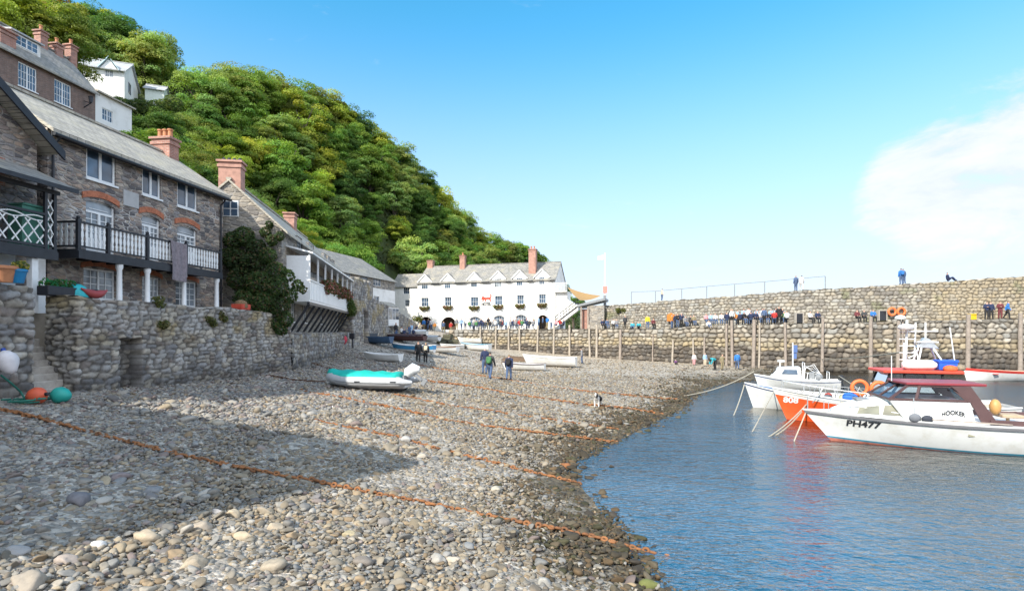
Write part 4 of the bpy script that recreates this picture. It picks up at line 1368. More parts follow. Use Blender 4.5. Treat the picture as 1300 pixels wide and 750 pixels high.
# box on the veranda
def placed(mb, name, mats, f, label, cat, group=None, **kw):
    o = mb.build(name, mats, None, **kw)
    o.location = (f.o[0], f.o[1], f.z); o.rotation_euler = (0, 0, f.rz)
    return tag(o, label, cat, group)


a, b_ = F1_.lx(22, VP + .35), F1_.lx(57, VP + .35)
gb = MB(); gb.box(a, b_, VP + .18, VP + .7, VZ + .005, VZ + 1.22); gb.prism([(a - .03, VZ + 1.223), (b_ + .03, VZ + 1.223), (b_ - .05, VZ + 1.3), (a + .05, VZ + 1.3)], VP + .15, VP + .73)
placed(gb, 'storage_box', paint('green_plastic', (.06, .2, .15), .5), F1_, 'tall green storage box behind the white veranda lattice', 'storage box', bevel=.02)

# ================================================================== gable house behind the shadow on the shingle (left of the picture)
FO = Facade(-13.5, -3.06, 0.3, 0.954, 2.0)
hO = FO.empty('harbour_house', 'gabled harbour house left of the camera, outside the picture', 'house')
EO, AO, LO, DO = 7.7, 10.5, 8.0, 9.5
w = MB(); front_with_holes(w, 0, LO, -.5, EO, [(2, 3.6, 3.2, 5), (5.2, 3.6, 6.4, 5), (2, .8, 3.2, 2.2), (5.2, .3, 6.2, 2.4)], 0, .18)
w.face([(0, 0, EO), (LO, 0, EO), (LO / 2, 0, AO)])
w.face([(0, 0, -.5), (0, 0, EO), (0, DO, EO), (0, DO, -.5)]); w.face([(LO, 0, -.5), (LO, DO, -.5), (LO, DO, EO), (LO, 0, EO)])
w.build('wall', M['rubble'], hO)
for r in [(2, 3.6, 3.2, 5), (5.2, 3.6, 6.4, 5), (2, .8, 3.2, 2.2)]: window(hO, r, .08, 2, 3, .06, 2)
MB().box(5.2, 6.2, .08, .12, .3, 2.4).build('door', M['black_paint'], hO)
rf = MB(); k_ = (AO - EO) / (LO / 2)
for s_ in (-1, 1):
    xe = LO / 2 + s_ * (LO / 2 + .3)
    rf.prism([(xe, EO - .3 * k_ + .02), (LO / 2, AO + .02), (LO / 2, AO + .15), (xe, EO - .3 * k_ + .15)], -.35, DO)
rf.build('roof', M['slate'], hO)

# ================================================================== the gable cottage with the flower balcony
F2_ = Facade(-11.7, 28.0, -0.15, 0.989, 3.4)
h2 = F2_.empty('gable_cottage', 'grey stone cottage with white flower balcony on black struts', 'cottage')
L2, D2 = 17.6, 5.0
EA2, RD2 = 8.95 - 3.4, 11.25 - 3.4
w2 = [F2_.rect(*r) for r in ((377, 301, 383.5, 320), (392, 309.5, 398.5, 328), (411, 322, 414.5, 339), (416, 325.5, 419.5, 342), (422, 330, 424.6, 346))]
low2 = [(2.0, .9, 2.9, 2.0), (5.0, .9, 5.9, 2.0), (10, .9, 10.9, 2.0)]
mid2 = [(1.1, 2.45, 16.4, 4.2)]
house_walls(L2, D2, -.6, EA2, RD2, w2 + low2 + mid2, .18).build('wall', M['rubble_pale'], h2)
gable_roof(L2, D2, EA2, RD2, .3, .12, 0, .1).build('roof', M['slate'], h2)
for r in w2 + low2: window(h2, r, .07, 2, 2, .05, 1, 'glass_blind', True)
# gable window (looks towards the camera): a framed light in the end wall
gw = MB(); gw.box(-.04, .02, 2.05, 2.8, RD2 - 1.75, RD2 - .95)
g_ = gw.build('gable_window', M['white_paint'], h2, bevel=.01)
for yy in (2.1, 2.45):
    for zz in (RD2 - 1.7, RD2 - 1.33): MB().box(-.055, -.045, yy, yy + .29, zz, zz + .32).build('pane', M['glass'], g_)
chimney(h2, .38, D2 / 2, .66, 1.05, RD2 - .7, RD2 + 1.0, 'render_brick', 0)
ch2 = MB()
for k in range(4): ch2.lathe([(.1, 0), (.13, .06), (.05, .2)], (.38, D2 / 2 - .38 + .25 * k, RD2 + 1.1), 8)
ch2.build('chimney_cowl', M['black_paint'], h2)
chimney(h2, L2 - 5.2, D2 / 2, .85, .7, RD2 - .5, RD2 + .95, 'render_brick', 0)
# flower balcony
cx0, cx1, cp = .95, 17.0, -1.15
fz, rz_, tz = 5.45 - 3.4, 6.45 - 3.4, 7.85 - 3.4
fb = MB(); fb.box(cx0, cx1, cp, -.004, fz - .12, fz); fbo = fb.build('flower_balcony', M['white_paint'], h2)
pn = MB(); pn.box(cx0, cx1, cp - .03, cp + .02, fz, rz_)
x = cx0
while x < cx1: pn.box(x, x + .05, cp - .05, cp - .031, fz, rz_); x += .42
pn.box(cx0, cx0 + .05, cp + .02, -.004, fz, rz_ + 1.3)
pn.build('rail_panel', M['white_paint'], fbo)
cr_ = MB(); cr_.box(cx0 - .04, cx1, cp - .08, cp + .06, rz_, rz_ + .06); cr_.build('rail_cap', M['white_paint'], fbo)
x = cx0 + .04; 
while x < cx1:
    MB().box(x - .045, x + .045, cp - .045, cp + .045, rz_ + .06, tz).build('balcony_post', M['white_paint'], fbo); x += 2.28
rb_ = MB(); rb_.prism([(cp - .2, tz), (-.004, tz + .35), (-.004, tz + .43), (cp - .2, tz + .09)], cx0 - .15, cx1, 'x'); rb_.build('balcony_roof', M['white_paint'], fbo)
MB().box(cx0 + .3, cx1 - .4, .03, .06, 2.5, 4.15).build('glazing', M['glass_blind'], fbo)
jb = MB(); jb.box(cx0, cx1, cp - .02, cp + .1, fz - .28, fz - .121); jo = jb.build('balcony_beam', M['black_paint'], fbo)
for k in range(11):
    x = cx0 + .3 + k * 1.52
    MB().bar((x, cp + .08, fz - .25), (x - .05, .02, .05), .12, .12).build('strut', M['black_paint'], fbo)

# ================================================================== hipped cottage between flower balcony and inn
F3_ = Facade(-15.7, 50, .25, .968, 3.2)
h3 = F3_.empty('slate_roofed_cottage', 'white and grey cottage with broad slate roof next to the inn', 'cottage')
L3, D3, EA3, RD3 = 11.1, 6.0, 9.3 - 3.2, 11.6 - 3.2
w3 = [F3_.rect(*r) for r in ((436, 347, 446, 353), (459, 350, 467, 361), (474, 353, 484, 363), (474, 376, 481, 389))]
w = MB(); front_with_holes(w, 0, L3, -.5, EA3, w3, 0, .16)
w.face([(0, 0, -.5), (0, D3, -.5), (0, D3, EA3), (0, D3 / 2, RD3), (0, 0, EA3)])
w.face([(L3, 0, -.5), (L3, 0, EA3), (L3, D3, EA3), (L3, D3, -.5)]); w.face([(0, D3, -.5), (0, D3, EA3), (L3, D3, EA3), (L3, D3, -.5)])
w.cur = 0
w.build('wall', M['rubble_pale'], h3)
wl = MB(); front_with_holes(wl, 6.2, L3 + .02, -.5, w3[2][1] - .25, [w3[3]], -.03, .03); wl.face([(L3 + .02, -.03, -.5), (L3 + .02, 3, -.5), (L3 + .02, 3, 3.6), (L3 + .02, -.03, 3.6)])
wl.build('white_wall', M['white_wall'], h3)
for r in w3: window(h3, r, .07, 3, 2, .05, 1, 'glass', False)
r3 = MB()
e = .3
A1_, A2_, A3_, A4_ = (-e, -e, EA3 - .1), (L3 + e, -e, EA3 - .1), (L3 + e, D3 + e, EA3 - .1), (-e, D3 + e, EA3 - .1)
B1_, B2_ = (-e, D3 / 2, RD3 + .05), (L3 - 2.0, D3 / 2, RD3 + .05)
r3.face([A1_, A2_, B2_, B1_]); r3.face([A2_, A3_, B2_]); r3.face([A3_, A4_, B1_, B2_]); r3.face([A4_, A1_, B1_])
r3.face([A4_, A3_, A2_, A1_])
r3.build('roof', M['slate_far'], h3)
by = MB(); bx0, bx1 = F3_.lx(489, -.6), F3_.lx(502, -.6)
by.box(bx0, bx1, -1.0, -.035, 1.2, 3.2)
bo_ = by.build('bay_window', M['white_paint'], h3)
MB().prism([(-1.15, 3.2), (-.036, 3.75), (-.036, 3.203)], bx0 - .15, bx1 + .15, 'x').build('bay_roof', M['slate'], bo_)
for k in range(3):
    t = bx0 + (bx1 - bx0) * (k + .1) / 3
    MB().box(t, t + (bx1 - bx0) * .27, -1.03, -1.002, 1.9, 3.0).build('pane', M['glass'], bo_)

# stone buttress and the bank wall in front of it
bt = stone_wall('buttress', [(-14.9, 46.0), (-13.3, 46.0), (-13.15, 48.6), (-13.0, 51), (-14.6, 51.2)], lambda x, y: 2.0, lambda x, y: 8.3, .42, .24, .07, seawall_col, res=.08, thick=1.2, seed=55, smooth_path=False, ragged=.3,
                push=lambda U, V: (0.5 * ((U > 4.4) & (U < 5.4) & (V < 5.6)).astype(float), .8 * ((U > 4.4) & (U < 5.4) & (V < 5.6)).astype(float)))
tag(bt, 'tall dark stone buttress with doorway beside the flower balcony', 'buttress')


def bank_z(x, y): return float(np.interp(y, [51, 57, 66, 76], [6.9, 6.5, 5.5, 4.9]))


bk = stone_wall('bank_wall', [(-13.0, 51), (-12.9, 57), (-12.6, 66), (-13.2, 76)], lambda x, y: min(2.2, ground(x, y) - .3), bank_z, .45, .28, .07, seawall_col, res=.1, thick=1.5, seed=66, ragged=.15)
tag(bk, 'grey stone bank wall sloping down towards the inn', 'bank wall')

# ================================================================== the white inn
FH = Facade(-14.4, 84, 20.5, -6.0, 4.15)
LH = FH.lx(705); DH = 7.5
EH, RH = 11.25 - 4.15, 14.0 - 4.15
hh = FH.empty('white_inn', 'long white inn with six dormers and red lion emblem', 'inn')
fl1 = [FH.rect(*r) for r in ((535, 378, 544, 389), (564.8, 377.2, 573, 388), (597.7, 377, 607, 388.5), (628.4, 375.5, 637.6, 387), (656.5, 374.5, 665, 386), (684.3, 373.5, 693, 385))]
gfw = [FH.rect(*r) for r in ((596.5, 402.5, 610, 415), (627, 401, 640.4, 413.5), (654.7, 400, 668, 412))]
ard = [FH.rect(*r) for r in ((532.5, 402, 549, 421), (559.8, 402, 579, 421), (682.6, 399.5, 695.6, 419))]
ard = [(r[0], -.02, r[2], r[3]) for r in ard]
dorm = [FH.rect(*r) for r in ((535.4, 357.4, 543.6, 367), (564.7, 356.4, 572.3, 366.2), (598, 355, 606, 364.6), (627.8, 353.4, 637, 364.6), (655.9, 352.4, 663.6, 362.6), (684.4, 351.2, 691.5, 361.2))]
house_walls(LH, DH, -.4, EH, RH, fl1 + gfw + ard, .28).build('wall', M['white_wall'], hh)
gable_roof(LH, DH, EH, RH, .3, .14, 0, .1).build('roof', M['slate_far'], hh)
for r in fl1: window(hh, r, .12, 3, 2, .05, 1, 'glass', True)
for r in gfw:
    window(hh, r, .12, 4, 3, .07, 1, 'glass', True)
    sp = MB(); spandrel(sp, r[0] - .004, r[2] + .004, r[3] - .35, .33, r[3] + .001, -.006, .2); sp.build('arch_filler', M['white_wall'], hh)
    ab = MB(); arch_band(ab, r[0], r[2], r[3] - .33, .36, .1, -.05, .0, .08); ab.build('arch_moulding', M['grey_paint'], hh)
for r in ard:
    wd = r[2] - r[0]
    sp = MB(); spandrel(sp, r[0] - .004, r[2] + .004, r[3] - wd / 2, wd / 2 - .02, r[3] + .001, -.006, .26); sp.build('arch_filler', M['white_wall'], hh)
    bx = MB(); bx.box(r[0] + .01, r[2] - .01, 1.6, 1.64, 0, r[3]); bx.box(r[0] - .02, r[0], .28, 1.6, 0, r[3]); bx.box(r[2], r[2] + .02, .28, 1.6, 0, r[3]); bx.box(r[0], r[2], .28, 1.6, r[3], r[3] + .02)
    bx.build('archway_lining', paint('archway_brown', (.1, .07, .05), .8), hh)
for r in dorm:
    c = (r[0] + r[2]) / 2; hw = 1.22
    d = MB()
    zb = r[1] - .12; ze_ = r[3] + .05; zp = ze_ + .95
    pts = [(c - hw + .25, zb), (c + hw - .25, zb), (c + hw - .25, ze_), (c, zp), (c - hw + .25, ze_)]
    d.prism(pts, -.05, 2.4)
    do = d.build('dormer', M['white_wall'], hh)
    rr_ = MB()
    for s_ in (-1, 1):
        rr_.prism([(c + s_ * hw, ze_ - .22), (c, zp + .02), (c, zp + .14), (c + s_ * hw, ze_ - .1)], -.15, 2.9)
    rr_.build('dormer_roof', M['slate_far'], do)
    bg_ = MB()
    for s_ in (-1, 1):
        bg_.prism([(c + s_ * hw, ze_ - .28), (c, zp - .06), (c, zp + .15), (c + s_ * hw, ze_ - .08)], -.2, -.153)
    bg_.build('bargeboard', M['white_paint'], do)
    window(do, r, -.1, 3, 2, .05, 1, 'glass' if r is not dorm[3] else 'glass_blind', False)
mo = MB()
for (a, b_) in ((0, FH.lx(618)), (FH.lx(648), LH)):
    z = FH.lz((552 if a == 0 else 680), (371 if a == 0 else 364.5)); mo.box(a, b_, -.05, -.001, z, z + .08)
z = FH.lz(615, 396); mo.box(.0, LH, -.04, -.001, z, z + .06)
for px in (522, 586, 618, 648): x = max(.06, FH.lx(px)); mo.box(x, x + .05, -.035, -.001, EH - 2.0, EH - .1)
mo.build('moulding', paint('moulding_grey', (.6, .6, .58), .8), hh)
gt = MB(); 
for i in range(7):
    xs_ = [0] + [(r[0] + r[2]) / 2 for r in dorm] + [LH]
    a = xs_[i] + (1.25 if i else 0); b_ = xs_[i + 1] - (1.25 if i < 6 else 0)
    if b_ > a: gt.tube([(a, -.32, EH - .2), (b_, -.32, EH - .2)], .08, 6)
gt.build('gutter', M['black_paint'], hh)
chimney(hh, .5, DH / 2, .9, .8, RH - .6, RH + 1.0, 'render_brick', 0)
chimney(hh, FH.lx(586, 2.6), DH / 2 - .6, .8, .7, RH - .9, RH + 1.5, 'render_brick', 1)
chimney(hh, FH.lx(676, 1.4), 1.6, 1.05, .9, EH + .2, RH + 1.75, 'render_brick', 2, True)
# the emblem and the word under it
lion = [(0, .28), (.06, .42), (.03, .52), (.1, .6), (.2, .62), (.3, .58), (.36, .5), (.5, .47), (.66, .5), (.78, .48), (.86, .54), (.92, .66), (.9, .76), (.82, .8), (.84, .88), (.95, .86), (1.0, .74), (.98, .58), (.92, .46), (.93, .34), (.9, .22), (.96, .08), (.98, 0), (.86, 0), (.85, .1), (.76, .24), (.62, .26), (.5, .24), (.44, .12), (.46, .02), (.34, 0), (.33, .05), (.38, .1), (.34, .24), (.26, .22), (.2, .08), (.22, 0), (.1, 0), (.1, .05), (.14, .09), (.17, .26), (.08, .24), (.04, .2)]
lr_ = FH.rect(611, 373.5, 624, 382.5)
lw_, lh_ = lr_[2] - lr_[0], (lr_[3] - lr_[1]) / .88
em = MB(); em.prism([(lr_[0] + a * lw_, lr_[1] + b_ * lh_) for a, b_ in lion], -.06, -.004)
em.build('lion_emblem', paint('emblem_red', (.62, .06, .03), .5), hh)


def text_mesh(body, size, depth=.01):
    cu = bpy.data.curves.new('lettering', 'FONT'); cu.body = body; cu.size = size; cu.extrude = depth; cu.align_x = 'CENTER'; cu.offset = size * .03
    o = bpy.data.objects.new('lettering', cu); COL.objects.link(o)
    dg = bpy.context.evaluated_depsgraph_get()
    me = bpy.data.meshes.new_from_object(o.evaluated_get(dg))
    bpy.data.objects.remove(o)
    bm = bmesh.new(); bm.from_mesh(me)
    bmesh.ops.triangulate(bm, faces=bm.faces); bmesh.ops.subdivide_edges(bm, edges=bm.edges, cuts=3, use_grid_fill=True)
    bm.to_mesh(me); bm.free()
    return me


me = text_mesh('HOTEL', .62, .02)
t_ = link('lettering', me, hh, M['black_paint']); t_.location = ((lr_[0] + lr_[2]) / 2, -.03, lr_[1] - .62); t_.rotation_euler = (R(90), 0, 0); t_.scale = (.78, 1, 1)
# left annex
ann = MB(); xa = FH.lx(497, 1.2)
wa = [FH.rect(512, 364.5, 520, 373, 1.2), FH.rect(514, 380.5, 519.5, 389, 1.2)]
ze_ = FH.lz(510, 364, 1.2); zr_a = FH.lz(510, 349, 3.5)
front_with_holes(ann, xa, 0, -.4, ze_, wa, 1.2, .15)
ann.face([(xa, 1.2, -.4), (xa, 6, -.4), (xa, 6, ze_), (xa, 3.6, zr_a), (xa, 1.2, ze_)])
ao = ann.build('annex', M['white_wall'], hh)
ra = MB(); ra.prism([(.95, ze_ - .15), (3.6, zr_a), (3.6, zr_a + .13), (.95, ze_ - .02)], xa - .1, -.1, 'x'); ra.prism([(3.6, zr_a), (6.2, ze_ - .15), (6.2, ze_ - .02), (3.6, zr_a + .13)], xa - .1, -.1, 'x')
ra.build('annex_roof', M['slate_far'], ao)
for r in wa: window(ao, r, 1.27, 3, 2, .05, 1, 'glass', False)
# white stair wing on the right
sw = MB()
def hp_(px, py, dep=0.0): return (FH.lx(px, dep), FH.lz(px, py, dep))
sw.prism([hp_(705.2, 421), hp_(705.2, 370), hp_(719.5, 370), hp_(719.5, 379.5), hp_(735, 389.5), hp_(705.5, 413)], .3, 3.0)
so = sw.build('stair_wing', M['white_wall'], hh)
st = MB(); p0, p1 = hp_(735, 389, -.1), hp_(706, 411, -.1)
st.prism([p0, p1, (p1[0], p1[1] - .55), (p0[0], p0[1] - .55)], -.9, .29)
st.build('stair_flight', M['white_wall'], so)
hr_ = MB()
for k in range(9):
    t = k / 8; x = p0[0] + (p1[0] - p0[0]) * t; z = p0[1] + (p1[1] - p0[1]) * t
    hr_.box(x - .03, x + .03, -.93, -.87, z - .1, z + .95)
hr_.bar((p0[0], -.9, p0[1] + .95), (p1[0], -.9, p1[1] + .95), .09); hr_.bar((p0[0], -.9, p0[1] + .5), (p1[0], -.9, p1[1] + .5), .07); hr_.bar((p0[0], -.92, p0[1] + .03), (p1[0], -.92, p1[1] + .03), .14)
hr_.build('stair_rail', M['black_paint'], so)
bl = MB(); q0, q1 = hp_(703.5, 369.5, -.3), hp_(719.5, 358.5, -.3)
bl.box(q0[0], q1[0], -.3, 2.5, q0[1] - .12, q0[1])
blo = bl.build('roof_balcony', M['white_wall'], hh)
rb2 = MB(); n_ = 14
for k in range(n_ + 1):
    x = q0[0] + (q1[0] - q0[0]) * k / n_; rb2.box(x - .03, x + .03, -.27, -.23, q0[1], q1[1])
rb2.box(q0[0], q1[0], -.29, -.21, q1[1] - .06, q1[1] + .02)
rb2.build('railing', paint('pale_grey', (.55, .57, .58), .5), blo)

# terrace shelter right of the inn, built against the harbour wall
sh = FH.empty('terrace_shelter', 'dark roofed terrace shelter between the inn and flagpole', 'shelter')
def hq(px, py, dep): return (FH.lx(px, dep), FH.lz(px, py, dep))
dpt = -4.5
a0, a1 = hq(733, 387, dpt), hq(768, 378.5, dpt)
rf = MB(); rf.prism([(a0[0], a0[1] - .25), (a1[0], a1[1] - .25), (a1[0], a1[1] + .05), (a0[0], a0[1] + .05)], dpt, dpt + 4); rf.build('flat_roof', M['grey_paint'], sh)
c0 = hq(746, 421, dpt + .3)
wz = hq(757, 382, dpt + .3)
MB().box(FH.lx(746, dpt + .3), FH.lx(767, dpt + .3), dpt + .3, dpt + .8, -.3, a0[1] - .1).build('wall', M['rubble_pale'], sh)
MB().box(FH.lx(736, dpt + .5), FH.lx(746, dpt + .5), dpt + .6, dpt + .7, hq(740, 391, dpt)[1], a0[1] - .27).build('shutter', M['black_paint'], sh)
for px in (737.5, 746.2): MB().box(FH.lx(px, dpt) - .1, FH.lx(px, dpt) + .1, dpt + .1, dpt + .28, -.2, a0[1] - .253).build('post', M['timber'], sh)
MB().box(FH.lx(738.5, dpt + .6), FH.lx(745.5, dpt + .6), dpt + .75, dpt + 1.0, -.3, hq(740, 392, dpt)[1]).build('low_wall', M['brick'], sh)
# shade sail
s1 = FH.xy(FH.lx(720, 0), 0); P1 = at(720.5, 364.5, s1[1]); P2 = at(737, 381, s1[1] - 4.5); P3 = at(763, 375, s1[1] - 2.0)
V = []; n_ = 10
idx = {}
mbs = MB()
def sail(i, j):
    u, v = i / n_, j / n_; w_ = 1 - u - v
    p = P1 * w_ + P2 * u + P3 * v
    return p + Vector((0, 0, -.9 * (u * v + v * w_ + u * w_)))
for i in range(n_):
    for j in range(n_ - i):
        mbs.face([sail(i, j), sail(i + 1, j), sail(i, j + 1)])
        if i + j < n_ - 1: mbs.face([sail(i + 1, j), sail(i + 1, j + 1), sail(i, j + 1)])
so_ = mbs.build('shade_sail', paint('sail_tan', (.33, .205, .085), .8), None, smooth='all', weld=True)
tag(so_, 'tan triangular shade sail right of the white inn', 'shade sail')
# flagpole
fp = quay_pt(768, BACK + .6); fz0 = quay_top_z(*quay_pt(768))
fb_ = at(768, 388, fp[1])
fo = empty('flagpole', (fb_.x, fb_.y, fb_.z), 0, 'tall white flagpole with pale flag beside the shelter', 'flagpole')
ht = (388 - 321) / FPX * fp[1]
MB().tube([(0, 0, 0), (0, 0, ht * .35), (0, 0, ht)], [.14, .12, .06], 8).build('pole', M['white_paint'], fo, smooth=True)
MB().box(-.16, .16, -.16, .16, 0, ht * .2).build('pole_base', M['grey_paint'], fo)
MB().box(-.28, .28, -.2, -.13, ht * .24, ht * .24 + .9).build('notice', paint('notice_red_white', (.7, .25, .2), .5), fo)
fl = MB()
for i in range(8):
    a, b_ = i / 8, (i + 1) / 8
    f_ = lambda t: (-.08 - .9 * t, .12 * math.sin(5 * t), 0)
    p, q = f_(a), f_(b_)
    fl.face([(p[0], p[1], ht * .88 - .1 * a), (q[0], q[1], ht * .88 - .1 * b_), (q[0], q[1], ht * .97 - .25 * b_), (p[0], p[1], ht * .97 - .25 * a)])
fl.build('flag', paint('pale_flag', (.75, .6, .58), .8), fo, smooth='all', weld=True)

# ================================================================== houses up the hill
FU = Facade(-33.5, 30, .1275, .992, 14.0)
hu = FU.empty('brick_house', 'brown brick house with slate roof above the balcony cottage', 'house')
LU = FU.lx(121); XU0 = FU.lx(-40)
EU = FU.lz(121, 117); DU = 4.6; RU = EU + 2.5
wu = [FU.rect(23, 78, 47, 102), FU.rect(69, 99, 90.5, 124)]
zz_ = [FU.lz(35, 90), FU.lz(80, 112)]
wc = min(EU - .5, max(zz_) + .8)
wu = [(r[0], EU - 2.05, r[2], EU - .45) for r in wu]
house_walls(LU, DU, -2, EU, RU, wu, .15, x0=XU0).build('wall', M['old_brick'], hu)
gable_roof(LU, DU, EU, RU, .3, .12, XU0, .1).build('roof', M['slate_far'], hu)
for r in wu: window(hu, r, .06, 3, 3, .07, 2, 'glass', True)
dm = FU.lx(43)
dz = EU + .75
d = MB(); d.prism([(0.6, dz), (.6, dz + .9), (2.6, dz + 1.2), (2.6, dz)], dm - 1.0, dm + 1.0, 'x'); do = d.build('dormer', M['white_wall'], hu)
MB().prism([(.4, dz + .9), (2.7, dz + 1.22), (2.7, dz + 1.32), (.4, dz + 1.0)], dm - 1.15, dm + 1.15, 'x').build('dormer_roof', M['slate_pale'], do)
window(do, (dm - .8, dz + .12, dm + .8, dz + .82), .55, 2, 2, .06, 2, 'glass', False)
for px, k_ in ((52, 1.0), (72, .7), (90, 1.2)): chimney(hu, FU.lx(px, 2.3), 2.3, .55, .55, RU - .7, RU + k_, 'brick', 1, True)
chimney(hu, FU.lx(3, .6), .6, 1.0, .9, EU - 2, EU + 1.2, 'brick', 0)
# lamp on its corner
lp = MB(); lx_ = LU - 1.0
lp.bar((lx_, -.02, EU - 1.6), (lx_, -.6, EU - 1.3), .05); lp.bar((lx_, -.02, EU - 1.1), (lx_, -.6, EU - 1.3), .04)
lp.lathe([(.03, .5), (.17, .42), (.15, .38), (.1, 0), (.03, -.05)], (lx_, -.6, EU - 1.25), 8)
lp.build('wall_lantern', M['black_paint'], hu)
# white extension
xw1 = FU.lx(168)
we = [FU.rect(130.5, 139.5, 144, 154.5)]
ez0, ez1 = FU.lz(121, 108), FU.lz(168, 137.5)
hw_ = FU.empty('white_extension', 'small white rendered house joined to the brown brick house', 'house')
w = MB(); front_with_holes(w, LU + .02, xw1, -4, ez1 - .05, we, .05, .12)
w.face([(xw1, .05, -4), (xw1, 3.5, -4), (xw1, 3.5, ez1), (xw1, .05, ez1 - .05)])
w.build('wall', M['white_wall'], hw_)
r = MB(); r.prism([(-.2, ez1 - .1), (3.2, ez1 + 1.1), (3.2, ez1 + 1.2), (-.2, ez1 + .02)], LU + .03, xw1 + .15, 'x'); r.build('roof', M['slate'], hw_)
window(hw_, we[0], .1, 2, 2, .06, 2, 'glass', False)

# pale houses higher up
FV = Facade(-44.5, 38, .1275, .992, 18)
hv = FV.empty('pale_roofed_house', 'house with pale slate roof in the top left corner', 'house')
LV = FV.lx(58); EV = FV.lz(58, 60); 
xv0 = FV.lx(-60)
house_walls(LV, 6, -6, EV, EV + 3.6, [], .1, x0=xv0).build('wall', M['white_wall'], hv)
gable_roof(LV, 6, EV, EV + 3.6, .3, .12, xv0, .1).build('roof', M['slate_pale'], hv)
chimney(hv, FV.lx(30, 3), 3, .9, .8, EV + 2.8, EV + 5.0, 'brick', 2)

FW = Facade(*at(97, 80, 66)[:2], .93, .36, 24)
hw2 = FW.empty('hillside_house', 'pale hillside house with porch gable among the trees', 'house')
LW_ = FW.lx(158); EW = FW.lz(130, 86); RW = FW.lz(130, 73, 3.0)
ww = [FW.rect(133, 89, 144, 98), FW.rect(108, 90, 118, 97)]
house_walls(LW_, 6, -8, EW, EW + 2.0, ww, .12).build('wall', M['white_wall'], hw2)
gable_roof(LW_, 6, EW, EW + 2.0, .4, .14, 0, .25).build('roof', M['slate_pale'], hw2)
for r in ww: window(hw2, r, .06, 2, 2, .07, 2, 'glass_blind', False)
cd = FW.lx(139)
d = MB(); d.prism([(cd - .9, EW - .2), (cd + .9, EW - .2), (cd, EW + 1.1)], -.3, 2.5); do = d.build('porch_gable', M['white_paint'], hw2)
MB().prism([(cd - 1.1, EW - .25), (cd, EW + 1.2), (cd + 1.1, EW - .25), (cd + 1.1, EW - .1), (cd, EW + 1.35), (cd - 1.1, EW - .1)], -.5, 2.4).build('gable_trim', paint('pale_blue_trim', (.45, .6, .66), .5), do)
MB().box(LW_ + .005, LW_ + .06, 1.6, 2.6, EW - 2.0, EW - .7).build('side_window', M['glass'], hw2)
FX = Facade(*at(184, 110, 72)[:2], .93, .36, 22)
hx = FX.empty('summer_house', 'small pale outbuilding right of the hillside house', 'outbuilding')
LX = FX.lx(208); EX = FX.lz(195, 113)
house_walls(LX, 3, -6, EX, EX + .9, [], .1).build('wall', paint('pale_green_wall', (.62, .68, .62), .7), hx)
gable_roof(LX, 3, EX, EX + .9, .3, .1, 0, .2).build('roof', M['slate_pale'], hx)
# ================================================================== the wooded hill
HC = [(-20, 6, 7), (-21, 20, 8), (-24, 30, 9), (-22, 45, 8.5), (-22, 60, 8), (-21, 75, 6.5), (-16, 90, 5.5), (-10, 96, 5.5), (5, 96, 4.5), (14, 100, 1), (24, 112, -3), (40, 150, -5), (60, 200, -6),
      (-27, 28, 12.5), (-31, 44, 16), (-36, 30, 19), (-45, 42, 26), (-50, 64, 29), (-46, 72, 29), (-36, 70, 20), (-45, 90, 36), (-38, 110, 36), (-28, 130, 32), (-13, 150, 22), (0, 165, 18), (10, 180, 14), (20, 192, 6), (32, 205, -2),
      (-22, 100, 14), (-12, 115, 14), (-2, 130, 10), (-70, 40, 34), (-80, 90, 46), (-60, 150, 50), (-30, 200, 38), (0, 230, 24), (-45, 10, 22), (-70, 5, 30), (-110, 60, 42), (-110, 150, 56), (-60, 230, 50)]
SKYT = [(20, -25, 48, 2), (60, -12, 50, 3), (95, -5, 80, 1), (128, 4, 82, 0), (152, 16, 84, 0), (175, 27, 80, 4), (197, 44, 82, 2), (264, 83, 80, 4), (292, 77, 84, 3), (318, 80, 88, 1),
        (345, 90, 92, 3), (372, 99, 96, 1), (398, 108, 100, 3), (424, 116, 104, 2), (446, 132, 108, 0), (466, 152, 112, 2), (484, 166, 116, 3), (503, 179, 120, 4), (520, 200, 124, 3), (538, 215, 128, 1),
        (556, 232, 134, 2), (572, 251, 140, 2), (590, 266, 146, 4), (604, 286, 152, 2), (622, 292, 158, 1), (640, 296, 162, 3), (656, 303, 166, 1), (672, 310, 170, 0), (686, 322, 174, 1), (698, 338, 120, 0), (712, 356, 118, 0), (728, 374, 116, 0)]
HC = [h for h in HC if not (h[1] >= 78 and h[2] >= 13 and h[0] < 22)]
for k, (px, py, y, tn) in enumerate(SKYT):
    if px < 695 and k % 2 == 0:
        p = at(px, py, y); HC.append((p.x, p.y, p.z - 7.0)); HC.append((p.x * 1.18, p.y * 1.18, p.z - 5.0))
hill_f = tps_fit(HC, 2.0)
SKX = [-60, 0, 40, 110, 150, 165, 200, 217, 224, 216, 240, 290, 330, 370, 405, 440, 470, 505, 525, 555, 575, 595, 600, 640, 670, 690, 700, 712, 735, 760]
SKY_ = [-80, -60, -45, -25, 5, 22, 34, 60, 80, 92, 80, 76, 84, 97, 107, 128, 152, 177, 202, 228, 252, 263, 282, 293, 306, 320, 334, 352, 376, 420]
# sorted copy for interpolation
sk_o = np.argsort(SKX); SKXs = np.array(SKX)[sk_o]; SKYs = np.array(SKY_)[sk_o]


def sky_line(px): return np.interp(px, SKXs, SKYs)


def hill_z(x, y):
    z = hill_f(x, y)
    px = CX + FPX * np.asarray(x) / np.asarray(y)
    lim = EYE + (HZ - sky_line(px)) / FPX * np.asarray(y) - 4.5
    return np.minimum(z, np.where((px > -100) & (px < 765), lim, z))


